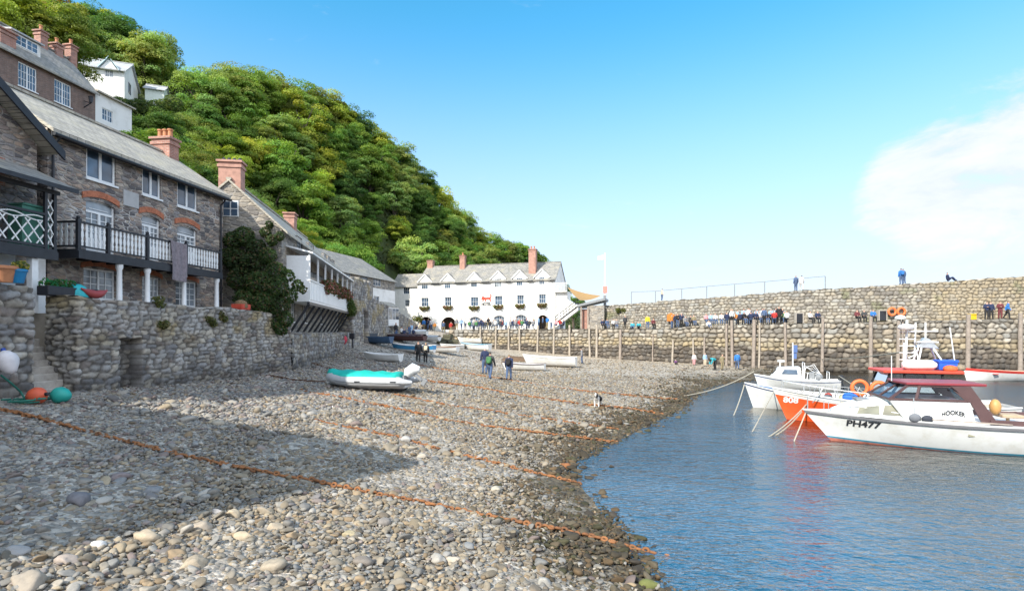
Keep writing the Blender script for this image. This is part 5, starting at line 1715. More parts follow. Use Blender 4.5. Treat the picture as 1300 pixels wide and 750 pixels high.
gx = np.arange(-120, 66, 2.0); gy = np.arange(4, 250, 2.0)
X, Y = np.meshgrid(gx, gy, indexing='ij')
Z = hill_z(X, Y) + 1.2 * (fbm(X * .2, Y * .2, 71) - .5)
# the hill starts behind the row of houses and the inn
front = np.where(Y < 34, -20.0, np.where(Y < 60, -21.0, -21 + (Y - 60) * .12))
mask_low = (X > front) & (Y < 93)
Z = np.where(mask_low, -3.0, Z)
m, nt, b = nmat('hill_soil')
tc = N(nt, 'ShaderNodeTexCoord'); n1 = N(nt, 'ShaderNodeTexNoise', Scale=.35, Detail=8.0); nt.links.new(tc.outputs['Object'], n1.inputs['Vector'])
r = ramp(nt, [(.3, (.02, .03, .01)), (.55, (.05, .075, .018)), (.75, (.09, .1, .03))]); nt.links.new(n1.outputs[0], r.inputs[0]); nt.links.new(r.outputs[0], b.inputs['Base Color'])
b.inputs['Roughness'].default_value = .95; bump(nt, b, n1.outputs[0], 1.0, .6)
hill = np_mesh('hillside', np.stack([X, Y, Z], -1).reshape(-1, 3), grid_faces(len(gx), len(gy))[:, ::-1], m)
hill['kind'] = 'structure'


def leaf_mat(name):
    """leaf colour: own tone of each tree times own tone of each spray; light passes through"""
    m, nt, b = nmat(name)
    oi = N(nt, 'ShaderNodeObjectInfo')
    at_ = N(nt, 'ShaderNodeAttribute', attribute_name='Col')
    c = mixc(nt, 1.0, oi.outputs['Color'], at_.outputs['Color'], 'MULTIPLY')
    nt.links.new(c, b.inputs['Base Color']); b.inputs['Roughness'].default_value = .6; b.inputs['Specular IOR Level'].default_value = .25
    tl = N(nt, 'ShaderNodeBsdfTranslucent')
    c2 = mixc(nt, 1.0, c, (1.25, 1.3, .5, 1), 'MULTIPLY'); nt.links.new(c2, tl.inputs['Color'])
    mx = N(nt, 'ShaderNodeMixShader'); mx.inputs[0].default_value = .42
    nt.links.new(b.outputs[0], mx.inputs[1]); nt.links.new(tl.outputs[0], mx.inputs[2]); nt.links.new(mx.outputs[0], nt.nodes['Material Output'].inputs['Surface'])
    return m


M['leaf'] = leaf_mat('leaves')
M['bark'] = plain('bark', (.11, .09, .07), .95, .35, 5, bmp=.8)


def leaves(cent, nrm, size, rng, asp=.62):
    """one small bent leaf (two triangles folded on the midrib) per point -> verts, quad faces"""
    n = len(cent)
    a = rng.normal(size=(n, 3)); a -= nrm * (a * nrm).sum(1)[:, None] * .65
    a /= np.linalg.norm(a, axis=1)[:, None] + 1e-9
    b_ = np.cross(nrm + .55 * rng.normal(size=(n, 3)), a); b_ /= np.linalg.norm(b_, axis=1)[:, None] + 1e-9
    s = (size * rng.uniform(.65, 1.35, n))[:, None]
    up = np.cross(a, b_) * s * .18
    p0 = cent - a * s; p1 = cent + b_ * s * asp + up; p2 = cent + a * s; p3 = cent - b_ * s * asp + up
    V = np.stack([p0, p1, p2, p3], 1).reshape(-1, 3)
    F = np.arange(n * 4).reshape(-1, 4)
    return V, F


def crown_mesh(name, seed, nclump, per, leaf, rx=1.0, rz=1.15, clump_r=.34, open_=.0):
    """crown made of sprays: uneven outline, gaps, lighter and darker sprays. unit radius, centre at z = 0"""
    rng = np.random.default_rng(seed)
    VV, NN, CC = [], [], []
    for k in range(nclump):
        d = rng.normal(size=3); d[2] = d[2] * .9 + .25; d /= np.linalg.norm(d)
        rad = rng.uniform(.45, 1.0) ** .6
        lump = 1 + .22 * math.sin(d[0] * 4 + seed) + .18 * math.sin(d[1] * 5 + d[2] * 3 + seed * 2)
        c = d * rad * np.array([rx, rx, rz]) * lump * (1 - .45 * clump_r)
        cr_ = clump_r * rng.uniform(.6, 1.35)
        n = int(per * rng.uniform(.6, 1.3))
        q = rng.normal(size=(n, 3)); q /= np.linalg.norm(q, axis=1)[:, None]
        q[:, 2] = np.where(q[:, 2] < -.25, -q[:, 2] * .6, q[:, 2])
        rr = rng.uniform(.55, 1.0, n) ** .5
        p = c + q * rr[:, None] * cr_ * np.array([1.15, 1.15, .72])
        nn = q * .75 + d * .35 + np.array([0, 0, .45]); nn /= np.linalg.norm(nn, axis=1)[:, None]
        tone = rng.uniform(.7, 1.25); yel = rng.uniform(-.10, .16)
        cc = np.tile(np.array([tone * (1 + yel * 1.4), tone, tone * (1 - yel)]), (n, 1)) * rng.uniform(.8, 1.2, n)[:, None]
        VV.append(p); NN.append(nn); CC.append(cc)
    P = np.concatenate(VV); Nn = np.concatenate(NN); C = np.concatenate(CC)
    V, F = leaves(P, Nn, leaf, rng)
    o = np_mesh(name, V, F, M['leaf'], None, np.repeat(C, 4, 0), smooth=False)
    me = o.data; bpy.data.objects.remove(o)
    return me


CROWN_FAR = [crown_mesh('crown', s, 85, 270, .031, 1, z, .30) for s, z in ((1, 1.1), (2, .95), (3, 1.25), (4, 1.05))]
CROWN_NEAR = [crown_mesh('crown', s, 125, 330, .0225, 1, z, .25) for s, z in ((11, 1.05), (12, .95), (13, 1.2))]
mb = MB(); mb.tube([(0, 0, -1.6), (.05, 0, -.8), (-.03, .04, -.2), (.04, 0, .4)], [.13, .1, .07, .03], 7)
for k in range(6):
    a = k * 1.05; mb.tube([(0, 0, -.75 + .12 * k), (.3 * math.cos(a), .3 * math.sin(a), -.4 + .14 * k), (.62 * math.cos(a), .62 * math.sin(a), -.1 + .15 * k)], [.05, .035, .012], 5)
to_ = mb.build('trunk', M['bark'], None, smooth=True); TRUNK = to_.data; bpy.data.objects.remove(to_)

TONES = [('dark green', (.066, .135, .028)), ('mid green', (.130, .225, .040)), ('yellow green', (.250, .315, .048)), ('olive', (.175, .225, .055)), ('pale green', (.200, .290, .085)), ('russet', (.27, .20, .06))]


def tree(x, y, z, rad, crown, tone, label, group, rz=0, zs=1.0, lift=1.0):
    t = empty('tree', (x, y, z), rz, label, 'tree', group)
    k = link('trunk', TRUNK, t); k.scale = (rad, rad, rad * 1.1); k.location = (0, 0, rad * 1.15 * lift)
    c = link('crown', crown, t); c.scale = (rad, rad, rad * zs); c.location = (0, 0, rad * 1.15 * lift)
    v = TONES[tone][1]; j = random.uniform(1.0, 1.55)
    c.color = (v[0] * j * random.uniform(.93, 1.1), v[1] * j, v[2] * j, 1)
    return t


# skyline trees: each top stands where the photo shows the outline
ntree = 0
for k, (px, py, y, tn) in enumerate(SKYT):
    rad = 3.8 + 1.3 * random.random()
    if px == 175: rad = 5.2
    if px == 197: rad = 2.6
    if px > 695: rad = 2.4
    p = at(px, py, y)
    zs = random.uniform(.95, 1.2)
    base = p.z - rad * (1.15 * .85 + 1.22 * zs)
    words = '%s tree on the skyline of the wooded hill' % TONES[tn][0]
    if px == 175: words = 'big rounded pale green tree above the hillside house'
    if px == 264: words = 'pale green skyline tree first right of the big rounded tree'
    if px > 695: words = 'dark green tree at the right foot of the hill behind the inn'
    tree(p.x, y, base, rad, random.choice(CROWN_NEAR if y < 90 else CROWN_FAR), tn, words, 'trees on the skyline of the hill', random.uniform(0, 6), zs, .85)
    ntree += 1
# trees on the slope
rngt = random.Random(5)
placed_ = []
cand = []
for _ in range(9000):
    y = rngt.uniform(26, 185); x = rngt.uniform(-95, 24)
    px = CX + FPX * x / y
    if px < -60 or px > 735: continue
    z = float(hill_z(x, y))
    if z < 3: continue
    if y < 60 and x > -24 - .05 * y: continue
    if y < 95 and x > -22: continue
    cand.append((y, x, z, px))
cand.sort()
UPPER_CLEAR = [(-62, -18, 20, 52), (-60, -40, 55, 74)]
for y, x, z, px in cand:
    rad = rngt.uniform(2.2, 3.4) if y < 70 else rngt.uniform(2.8, 4.6)
    sp_ = rad * .92
    if any((x - a) ** 2 + (y - b_) ** 2 < (sp_ * .5 + c_ * .62) ** 2 for a, b_, c_ in placed_): continue
    topz = z + rad * 2.25
    pyt = HZ - (topz - EYE) / y * FPX
    if pyt < sky_line(px) + 6 or pyt < sky_line(px - rad / y * FPX * .7) + 2 or pyt < sky_line(px + rad / y * FPX * .7) + 2: continue
    # keep the views of the houses on the hill open
    if px < 182 and y < 62: continue
    if 85 < px < 215 and y < 78: 
        pb = HZ - (z + rad * 2.3 - EYE) / y * FPX
        if pb < 124: continue
    placed_.append((x, y, rad))
    if len(placed_) > 250: break
for x, y, rad in placed_:
    z = float(hill_z(x, y))
    tn = rngt.choices([0, 1, 2, 3, 4, 5], [16, 36, 16, 14, 17, 1])[0]
    px = CX + FPX * x / y
    where = 'behind the balcony cottage' if px < 300 else ('above the gable cottage' if px < 430 else ('above the inn' if px > 500 else 'in the middle of the wooded hill'))
    tree(x, y, z - .4, rad, rngt.choice(CROWN_NEAR if y < 75 else CROWN_FAR), tn, '%s tree on the slope %s' % (TONES[tn][0], where), 'trees on the slope %s' % where, rngt.uniform(0, 6), rngt.uniform(.85, 1.25), .8)

# undergrowth that nobody could count
rg = np.random.default_rng(8)
n = 110000
y = 24 + 160 * rg.uniform(0, 1, n) ** 1.2; px = rg.uniform(-40, 735, n); x = (px - CX) / FPX * y
z = hill_z(x, y)
lump = fbm(x * .45, y * .45, 91)
ok = (z > 2) & (x < np.where(y < 60, -20.5, np.where(y < 93, -21, 40))) 
x, y, z, lump = x[ok], y[ok], z[ok], lump[ok]
P = np.stack([x, y, z + 2.2 * lump * rg.uniform(.4, 1.1, len(x))], -1)
Nn = np.stack([.6 + 0 * x, -.5 + 0 * x, .8 + 0 * x], -1) + .5 * rg.normal(size=(len(x), 3)); Nn /= np.linalg.norm(Nn, axis=1)[:, None]
V, F = leaves(P, Nn, .17 + .0012 * y, rg)
tone = np.array([[.034, .054, .014]]) * (.6 + 1.0 * fbm(x * .3, y * .3, 95))[:, None] * rg.uniform(.75, 1.25, len(x))[:, None]  # dark base tone stands in for the shade in the gaps between crowns
tone[:, 0] *= 1 + .5 * fbm(x * .15, y * .15, 97)
ug = np_mesh('undergrowth', V, F, M['leaf'], None, np.repeat(tone, 4, 0), smooth=False)
tag(ug, 'tangled green undergrowth covering the hillside between the trees', 'undergrowth', kind='stuff')


# ------------------------------------------------------------------ creeper on the gable cottage
def leaf_cloud(name, pts, r, n, leaf, cols, seed, label, cat, group=None, nrm=(.5, -.7, .4)):
    rg = np.random.default_rng(seed)
    pts = np.array(pts, float); rs = np.array(r if isinstance(r, (list, tuple)) else [r] * len(pts), float)
    k = rg.choice(len(pts), n, p=rs ** 2 / (rs ** 2).sum())
    q = rg.normal(size=(n, 3)); q /= np.linalg.norm(q, axis=1)[:, None]
    P = pts[k] + q * (rs[k] * rg.uniform(.5, 1, n) ** .5)[:, None]
    Nn = q + np.array(nrm); Nn /= np.linalg.norm(Nn, axis=1)[:, None]
    V, F = leaves(P, Nn, leaf, rg)
    c = np.array(cols)[rg.integers(0, len(cols), n)] * (.7 + .6 * hash01(k, k * 3, seed))[:, None] * rg.uniform(.8, 1.2, n)[:, None]
    o = np_mesh(name, V, F, M['leaf'], None, np.repeat(c, 4, 0), smooth=False)
    return tag(o, label, cat, group)


IVY = []
IR = []
for px, py, r_i, Y in [(296, 305, .45, 27.2), (310, 300, .5, 27.3), (325, 315, .5, 27.4), (300, 330, .6, 27.1), (320, 335, .6, 27.2), (340, 325, .45, 27.4), (345, 305, .3, 27.6), (350, 345, .5, 27.2), (305, 355, .6, 26.9), (330, 360, .65, 26.9), (352, 365, .55, 26.9), (365, 350, .35, 27.4),
                       (310, 380, .5, 26.6), (335, 385, .6, 26.7), (355, 390, .5, 26.8), (368, 375, .4, 27.2), (362, 405, .4, 26.9), (350, 410, .35, 26.8), (357, 418, .3, 26.8), (290, 325, .4, 27.0), (342, 285, .2, 27.7), (337, 295, .28, 27.6), (355, 300, .25, 27.7), (378, 362, .3, 27.6), (385, 368, .2, 27.6)]:
    IVY.append(tuple(at(px, py, Y))); IR.append(r_i)
leaf_cloud('creeper', IVY, IR, 15000, .062, [(.028, .058, .015), (.04, .075, .02), (.02, .042, .012), (.05, .09, .025), (.06, .085, .02), (.11, .08, .035), (.03, .06, .015)], 3, 'dark creeper with reddish tips covering the gable cottage wall', 'creeper')
FLW = [F2_.xy(x, -1.2) + (6.55 + .1 * math.sin(x * 3),) for x in np.arange(5.2, 15.2, .45)]
leaf_cloud('balcony_flowers', FLW, [.34 + .12 * math.sin(i * 1.9) for i in range(len(FLW))], 5200, .07, [(.25, .05, .05), (.32, .14, .1), (.06, .09, .02), (.09, .12, .03), (.4, .2, .2), (.05, .07, .02)], 4, 'red and green flowers along the white balcony rail', 'flowers', nrm=(.7, -.3, .5))
HG = [F2_.xy(x, -1.2) + (6.0 - .12 * k,) for k, x in enumerate((14.4, 14.9, 15.3, 15.7, 16.1, 16.4))]
leaf_cloud('hanging_plant', HG, .5, 2600, .06, [(.07, .11, .02), (.10, .14, .03), (.05, .08, .015)], 5, 'green trailing plant at the far end of the flower balcony', 'plant', nrm=(.7, -.3, .5))
for px, w_ in ((540, 'first'), (569, 'second'), (603, 'third'), (633, 'fourth'), (661, 'fifth'), (689, 'sixth')):
    r = fl1[[540, 569, 603, 633, 661, 689].index(px)]
    c = (r[0] + r[2]) / 2
    bxm = MB(); bxm.box(r[0] - .05, r[2] + .05, -.38, -.08, r[1] - .42, r[1] - .16)
    o = placed(bxm, 'window_box', paint('box_brown', (.14, .1, .07), .8), FH, 'planted box under the %s middle floor window of the inn from the left' % w_, 'window box', 'window boxes of the inn')
    P = [(x, -.25 - .1 * (i % 2), r[1] - .18 - .12 * (i % 3)) for i, x in enumerate(np.linspace(r[0] - .05, r[2] + .05, 7))]
    q = leaf_cloud('plants', P, .24, 420, .09, [(.10, .13, .03), (.2, .2, .05), (.07, .09, .03), (.3, .12, .08)], 20 + px, None, None)
    q.parent = o
leaf_cloud('hedge', [tuple(at(px, py, 57)) for px, py in ((150, 134), (162, 137), (174, 137), (186, 138), (198, 138), (210, 137), (178, 144), (192, 146), (206, 145), (220, 132))], 0.9, 7000, .11, [(.09, .15, .03), (.13, .19, .04), (.06, .11, .025), (.17, .2, .05)], 91, 'green hedge below the pale hillside house', 'hedge')
# tufts on walls
for k, (px, py, w_, words) in enumerate([(203, 383, None, 'green weed tuft on top of the sea wall near the balcony'), (285, 402, None, 'weed tuft hanging on the sea wall right of the drain'), (268, 408, None, 'small weed tuft low on the sea wall'), (204, 412, None, 'small fern growing in the face of the sea wall')]):
    k_ = (px - CX) / FPX
    # wall face plane: (-12.5, 19.7) + s (.1275, .992)
    s_ = (k_ * 19.7 + 12.5) / (.1275 - k_ * .992)
    Y = 19.7 + .992 * s_; c = at(px, py, Y - .1)
    leaf_cloud('weed_tuft', [tuple(c + Vector((random.uniform(-.2, .2) * .3, random.uniform(-.25, .25), random.uniform(-.1, .1)))) for _ in range(5)], .14, 260, .045, [(.10, .11, .03), (.06, .08, .02), (.14, .12, .05)], 60 + k, words, 'weeds', 'weeds on the sea wall')
for k, (px, py, d_) in enumerate([(758, 402, 0), (789, 396, 0), (530, 405, 0)]):
    q = quay_pt(px, BACK); Y = q[1] - .25
    if px == 530: Y = 77
    c = at(px, py, Y)
    leaf_cloud('wall_shrub', [tuple(c + Vector((random.uniform(-.5, .5), 0, random.uniform(-.3, .3)))) for _ in range(6)], .35, 420, .10, [(.10, .12, .03), (.07, .09, .02), (.16, .15, .03)], 80 + k, ['green shrub low on the harbour wall below the flagpole', 'small green shrub high on the harbour wall', 'yellow flowering shrub at the end of the bank wall'][k], 'shrub')
# ================================================================== boats
class Hull:
    """lofted hull: x from bow (0) aft, y to the sides, z up from the keel line's datum"""
    def __init__(s, L, B, zs_bow, zs_mid, zs_stern, zk=-.35, rake=.6, tw=.8, full=.42, e_mid=.42, e_bow=.95, xm=.55, p=2.2, kr=.0):
        s.L, s.B, s.zb, s.zm, s.zst, s.zk, s.rake, s.tw, s.full, s.em, s.eb, s.xm, s.p, s.kr = L, B, zs_bow, zs_mid, zs_stern, zk, rake, tw, full, e_mid, e_bow, xm, p, kr

    def sheer(s, u):
        # quadratic through bow, middle, stern
        a = s.zb; c = 2 * (s.zb + s.zst - 2 * s.zm); b_ = s.zst - s.zb - c
        return a + b_ * u + c * u * u

    def keel(s, u):
        return s.zk + s.kr * (1 - u) ** 3

    def half(s, u, t):
        f = (1 - (1 - min(u / s.xm, 1)) ** s.p) if u < s.xm else 1 - (1 - s.tw) * ((u - s.xm) / (1 - s.xm)) ** 2
        e = s.eb + (s.em - s.eb) * min(1, u / .55) ** .8
        return .5 * s.B * f * max(t, 0) ** e

    def pos(s, u, t, sd=1, off=0.0):
        zk, zg = s.keel(u), s.sheer(u)
        x = u * s.L + s.rake * (1 - t) * max(0, 1 - u / .45) ** 1.3
        return (x, sd * (s.half(u, t) + off), zk + (zg - zk) * t)

    def at_xz(s, x, z):
        u = x / s.L
        for _ in range(12):
            t = (z - s.keel(u)) / (s.sheer(u) - s.keel(u))
            u += (x - s.pos(u, t)[0]) / s.L
            u = max(0, min(1, u))
        return u, t

    def shell(s, bands, nu=34, thick=0, sub=3, t0=0.0):
        """bands: [(z_hi or fraction of side, material index)] given as t limits from keel to gunwale"""
        mb = MB()
        lim = [t0] + [b[0] for b in bands]
        us = [(i / nu) ** 1.35 for i in range(nu + 1)]
        for bi in range(len(bands)):
            mb.cur = bands[bi][1]
            ts = [lim[bi] + (lim[bi + 1] - lim[bi]) * k / sub for k in range(sub + 1)]
            for sd in (1, -1):
                for i in range(nu):
                    for k in range(sub):
                        q = [s.pos(us[i], ts[k], sd), s.pos(us[i + 1], ts[k], sd), s.pos(us[i + 1], ts[k + 1], sd), s.pos(us[i], ts[k + 1], sd)]
                        mb.face(q)
            # transom
            a = [s.pos(1, t, 1) for t in ts]; b_ = [s.pos(1, t, -1) for t in ts]
            for k in range(sub): mb.face([a[k], b_[k], b_[k + 1], a[k + 1]])
        return mb

    def inner(s, depth, th=.05, nu=26, t_in=.25):
        """inside skin of an open boat, with gunwale cap"""
        mb = MB()
        us = [.02 + .96 * (i / nu) for i in range(nu + 1)]
        def ins(u, t, sd):
            x, y, z = s.pos(u, t, sd)
            h = max(abs(y) - th, .005)
            return (x + (th if u < .1 else 0) - (th if u > .96 else 0), sd * h, z)
        ts = [1, .75, .5, t_in]
        for sd in (1, -1):
            for i in range(nu):
                mb.face([s.pos(us[i], 1, sd), s.pos(us[i + 1], 1, sd), ins(us[i + 1], 1, sd), ins(us[i], 1, sd)])
                for k in range(3):
                    mb.face([ins(us[i], ts[k], sd), ins(us[i + 1], ts[k], sd), ins(us[i + 1], ts[k + 1], sd), ins(us[i], ts[k + 1], sd)])
        for i in range(nu):
            mb.face([ins(us[i], t_in, 1), ins(us[i + 1], t_in, 1), ins(us[i + 1], t_in, -1), ins(us[i], t_in, -1)])
        for k in range(3): mb.face([ins(us[-1], ts[k], 1), ins(us[-1], ts[k], -1), ins(us[-1], ts[k + 1], -1), ins(us[-1], ts[k + 1], 1)])
        mb.face([s.pos(us[-1], 1, 1), s.pos(us[-1], 1, -1), ins(us[-1], 1, -1), ins(us[-1], 1, 1)])
        return mb

    def rail(s, t, w, h, u0=0, u1=1, nu=30, off=.0):
        mb = MB()
        for sd in (1, -1):
            pts = [Vector(s.pos(u0 + (u1 - u0) * i / nu, t, sd, off)) for i in range(nu + 1)]
            vs = []
            for p in pts:
                for dy, dz in ((-w / 2, -h / 2), (w / 2, -h / 2), (w / 2, h / 2), (-w / 2, h / 2)): vs.append((p.x, p.y + sd * dy, p.z + dz))
            fs = []
            for i in range(nu):
                for k in range(4): fs.append((i * 4 + k, (i + 1) * 4 + k, (i + 1) * 4 + (k + 1) % 4, i * 4 + (k + 1) % 4))
            fs += [(0, 1, 2, 3), (nu * 4, nu * 4 + 1, nu * 4 + 2, nu * 4 + 3)]
            mb.mesh(vs, fs)
        return mb

    def deck(s, u0, u1, dz=-.03, camber=.06, nu=20, t=1.0):
        mb = MB()
        for i in range(nu):
            a, b_ = u0 + (u1 - u0) * i / nu, u0 + (u1 - u0) * (i + 1) / nu
            row = []
            for u in (a, b_):
                p, q = s.pos(u, t, 1, -.02), s.pos(u, t, -1, -.02)
                hw = p[1]
                row.append([(p[0], hw * k, p[2] + dz + camber * (1 - k * k) * min(1, hw)) for k in (1, .5, 0, -.5, -1)])
            for k in range(4): mb.face([row[0][k], row[1][k], row[1][k + 1], row[0][k + 1]])
        return mb

    def lettering(s, body, x0, z0, size, mat, parent, squash=1.0):
        me = text_mesh(body, size, .004)
        w = max(v.co.x for v in me.vertices) - min(v.co.x for v in me.vertices)
        xm = min(v.co.x for v in me.vertices)
        for v in me.vertices:
            x = x0 + (v.co.x - xm) * squash; z = z0 + v.co.y
            u, t = s.at_xz(x, z)
            y = s.half(u, t) + .018 + (v.co.z if v.co.z > 0 else 0)
            v.co = (x, -y, z)
        return link('lettering', me, parent, mat)


def boat_root(name, bow, heading, label, cat='boat', group=None, z=0.0):
    """bow = (x, y); heading = direction from bow to stern"""
    return empty(name, (bow[0], bow[1], z), math.atan2(heading[1], heading[0]), label, cat, group)


HD = (.955, -.297)
# ---- the big white cruiser
b1p = at(1018, 522, 19.2)
B1 = boat_root('cabin_cruiser', (b1p.x, b1p.y), HD, 'white cabin cruiser with maroon roof, black registration on its bow', 'boat', 'boats moored in the harbour')
H1 = Hull(8.9, 2.9, 1.06, .93, .98, -.4, 1.15, .86, e_mid=.30, e_bow=.8, xm=.62, p=2.0, kr=.1)
sh1 = H1.shell([(.30, 0), (.345, 1), (.90, 2), (.96, 3), (1.0, 2)], nu=44, sub=4)
hull1 = sh1.build('hull', [paint('antifoul_pink', (.42, .15, .11), .6, .3), paint('boot_blue', (.05, .26, .38), .4), M['gel_white'], paint('strake_grey', (.13, .13, .14), .5)], B1, smooth=True, weld=True)
H1.rail(.93, .05, .075, .0, 1, 40, .012).build('rubbing_strake', M['strake_grey'] if 'strake_grey' in M else M['grey_paint'], B1)
H1.deck(.012, .98).build('deck', M['gel_white'], B1)
H1.lettering('PH477', 1.26, .60, .29, M['black_paint'], hull1, 1.12)
# raised trunk cabin
tk = MB()
secs = [(.9, .25, .0, .06), (1.25, .5, .0, .22), (1.65, .76, .0, .38), (2.1, .94, 0, .50), (2.85, 1.03, 0, .58)]
rows = []
for x, hw, _, h in secs:
    z0 = H1.sheer(x / 8.9) - .03
    rows.append([(x, -hw, z0), (x, -hw * .86, z0 + h), (x, -hw * .4, z0 + h + .06), (x, 0, z0 + h + .08), (x, hw * .4, z0 + h + .06), (x, hw * .86, z0 + h), (x, hw, z0)])
for i in range(len(rows) - 1):
    for k in range(6): tk.face([rows[i][k], rows[i + 1][k], rows[i + 1][k + 1], rows[i][k + 1]])
tk.face(rows[0])
tko = tk.build('fore_cabin', M['gel_white'], B1, smooth=True, weld=True)
pale_win = glass_mat('pale_cabin_window', (.40, .38, .27), .2)
for sd in (-1, 1):
    for (xa, xb) in ((1.5, 2.08), (2.15, 2.74)):
        def sidep(x, f):
            i = max(0, min(len(secs) - 2, next((k for k in range(len(secs) - 1) if secs[k + 1][0] >= x), len(secs) - 2)))
            t = (x - secs[i][0]) / (secs[i + 1][0] - secs[i][0])
            hw = secs[i][1] + (secs[i + 1][1] - secs[i][1]) * t; h = secs[i][3] + (secs[i + 1][3] - secs[i][3]) * t
            z0 = H1.sheer(x / 8.9) - .03
            return (x, sd * (hw * (1 - .14 * f) + .03), z0 + h * f)
        MB().face([sidep(xa, .25), sidep(xb, .25), sidep(xb, .82), sidep(xa + .08, .82)]).build('cabin_window', pale_win, tko)
hc = MB(); zt = H1.sheer(.2) + .44; hc.box(1.6, 2.05, -.26, .26, zt, zt + .07); hc.build('fore_hatch', M['grey_paint'], tko, bevel=.015)
# wheelhouse
wx0, wx1, wx2 = 1.95, 2.7, 4.6
zd = H1.sheer(.45) - .04; zs_, zt_ = zd + .68, zd + 1.14
hw0, hw1 = 1.08, .80
low = MB()
low.mesh([(wx0 + .8, -hw0, zd), (wx2, -hw0, zd), (wx2 - .15, -hw0 * .97, zs_), (wx0 + .35, -hw0 * .97, zs_), (wx0 + .8, hw0, zd), (wx2, hw0, zd), (wx2 - .15, hw0 * .97, zs_), (wx0 + .35, hw0 * .97, zs_)],
         [(0, 1, 2, 3), (7, 6, 5, 4), (0, 3, 7, 4), (1, 5, 6, 2), (3, 2, 6, 7)])
who = low.build('wheelhouse', M['gel_white'], B1, bevel=.02)
maroon = paint('maroon_paint', (.23, .035, .045), .4)
dkbr = paint('dark_brown_frame', (.09, .05, .05), .5)
fr_m = MB()
b0 = [(wx0 + .35, hw0 * .97), (wx2 - .15, hw0 * .97)]; t0_ = [(wx0 + .95, hw1), (wx2 - .55, hw1)]
for sd in (-1, 1):
    for t in (0, .34, .98):
        xb = b0[0][0] + (b0[1][0] - b0[0][0]) * t; xt = t0_[0][0] + (t0_[1][0] - t0_[0][0]) * (t if t != .34 else .28)
        fr_m.bar((xb, sd * hw0 * .97, zs_), (xt, sd * hw1, zt_), .075, .06)
    fr_m.bar((b0[0][0], sd * hw0 * .97, zs_ + .02), (b0[1][0], sd * hw0 * .97, zs_ + .02), .06)
    fr_m.bar((t0_[0][0], sd * hw1, zt_ - .02), (t0_[1][0], sd * hw1, zt_ - .02), .06)
fr_m.bar((b0[0][0], 0, zs_), (t0_[0][0], 0, zt_), .06); fr_m.bar((b0[0][0], -hw0, zs_ + .02), (b0[0][0], hw0, zs_ + .02), .06)
fr_m.build('window_frame', dkbr, who)


def thin_glass(name, tint=(.55, .62, .66)):
    m, nt, b = nmat(name)
    gl = N(nt, 'ShaderNodeBsdfGlossy'); gl.inputs['Roughness'].default_value = .03
    tr = N(nt, 'ShaderNodeBsdfTransparent'); tr.inputs['Color'].default_value = (*tint, 1)
    fr = N(nt, 'ShaderNodeFresnel', IOR=1.5)
    mx = N(nt, 'ShaderNodeMixShader'); nt.links.new(fr.outputs[0], mx.inputs[0]); nt.links.new(tr.outputs[0], mx.inputs[1]); nt.links.new(gl.outputs[0], mx.inputs[2])
    nt.links.new(mx.outputs[0], nt.nodes['Material Output'].inputs['Surface'])
    return m


M['clear'] = thin_glass('clear_glass')
gp = MB()
for sd in (-1, 1): gp.face([(b0[0][0], sd * hw0 * .965, zs_), (b0[1][0], sd * hw0 * .965, zs_), (t0_[1][0], sd * (hw1 - .01), zt_), (t0_[0][0], sd * (hw1 - .01), zt_)])
gp.face([(b0[0][0] + .01, -hw0 * .96, zs_), (b0[0][0] + .01, hw0 * .96, zs_), (t0_[0][0], hw1, zt_), (t0_[0][0], -hw1, zt_)])
gp.build('glazing', M['clear'], who)
rfm = MB()
rfm.prism([(wx0 + .88, -hw1 - .08), (wx0 + .78, 0), (wx0 + .88, hw1 + .08), (wx2 + .35, hw1 + .08), (wx2 + .4, 0), (wx2 + .35, -hw1 - .08)], zt_ + .0, zt_ + .08, 'z')
rfo = rfm.build('wheelhouse_roof', maroon, B1, bevel=.02)
# maroon slanting back pillars and cockpit
for sd in (-1, 1):
    bp_ = MB(); bp_.prism([(wx2 - .62, zt_), (wx2 - .1, zt_), (wx2 + .55, zd + .1), (wx2 + .2, zd + .0), (wx2 - .12, zs_)], sd * .94 - .03, sd * .94 + .03)
    bp_.build('back_pillar', dkbr, who)
cs = MB(); cs.box(wx2 + .3, 8.5, -1.2, -1.16, zd - .02, zd + .17); cs.box(wx2 + .3, 8.5, 1.16, 1.2, zd - .02, zd + .17); cs.box(8.46, 8.5, -1.16, 1.16, zd - .02, zd + .17)
cs.build('cockpit_coaming', dkbr, B1, bevel=.01)
cf = MB(); cf.box(wx2 + .35, 8.45, -1.1, 1.1, zd - .015, zd + .01); cf.build('cockpit_floor', M['dark'], B1)
st_ = MB(); st_.box(wx2 + .75, wx2 + 1.3, -.85, -.3, zd + .2, zd + .3); st_.lathe([(.05, 0), (.05, .2)], (wx2 + 1.0, -.58, zd), 8); st_.build('helm_seat', paint('seat_tan', (.42, .32, .22), .7), B1, bevel=.03)
sh_ = MB(); sh_.ball((wx2 + .62, -.72, zd + .52), .15, .15, .24); sh_.build('fender', paint('amber_fender', (.5, .28, .1), .5), B1, smooth='all')
yk = MB(); yk.ball((6.0, -1.25, H1.sheer(.67) + .05), .26, .12, .1); yk.build('rope_coil', paint('yellow_rope', (.6, .58, .28), .8), B1, smooth='all')
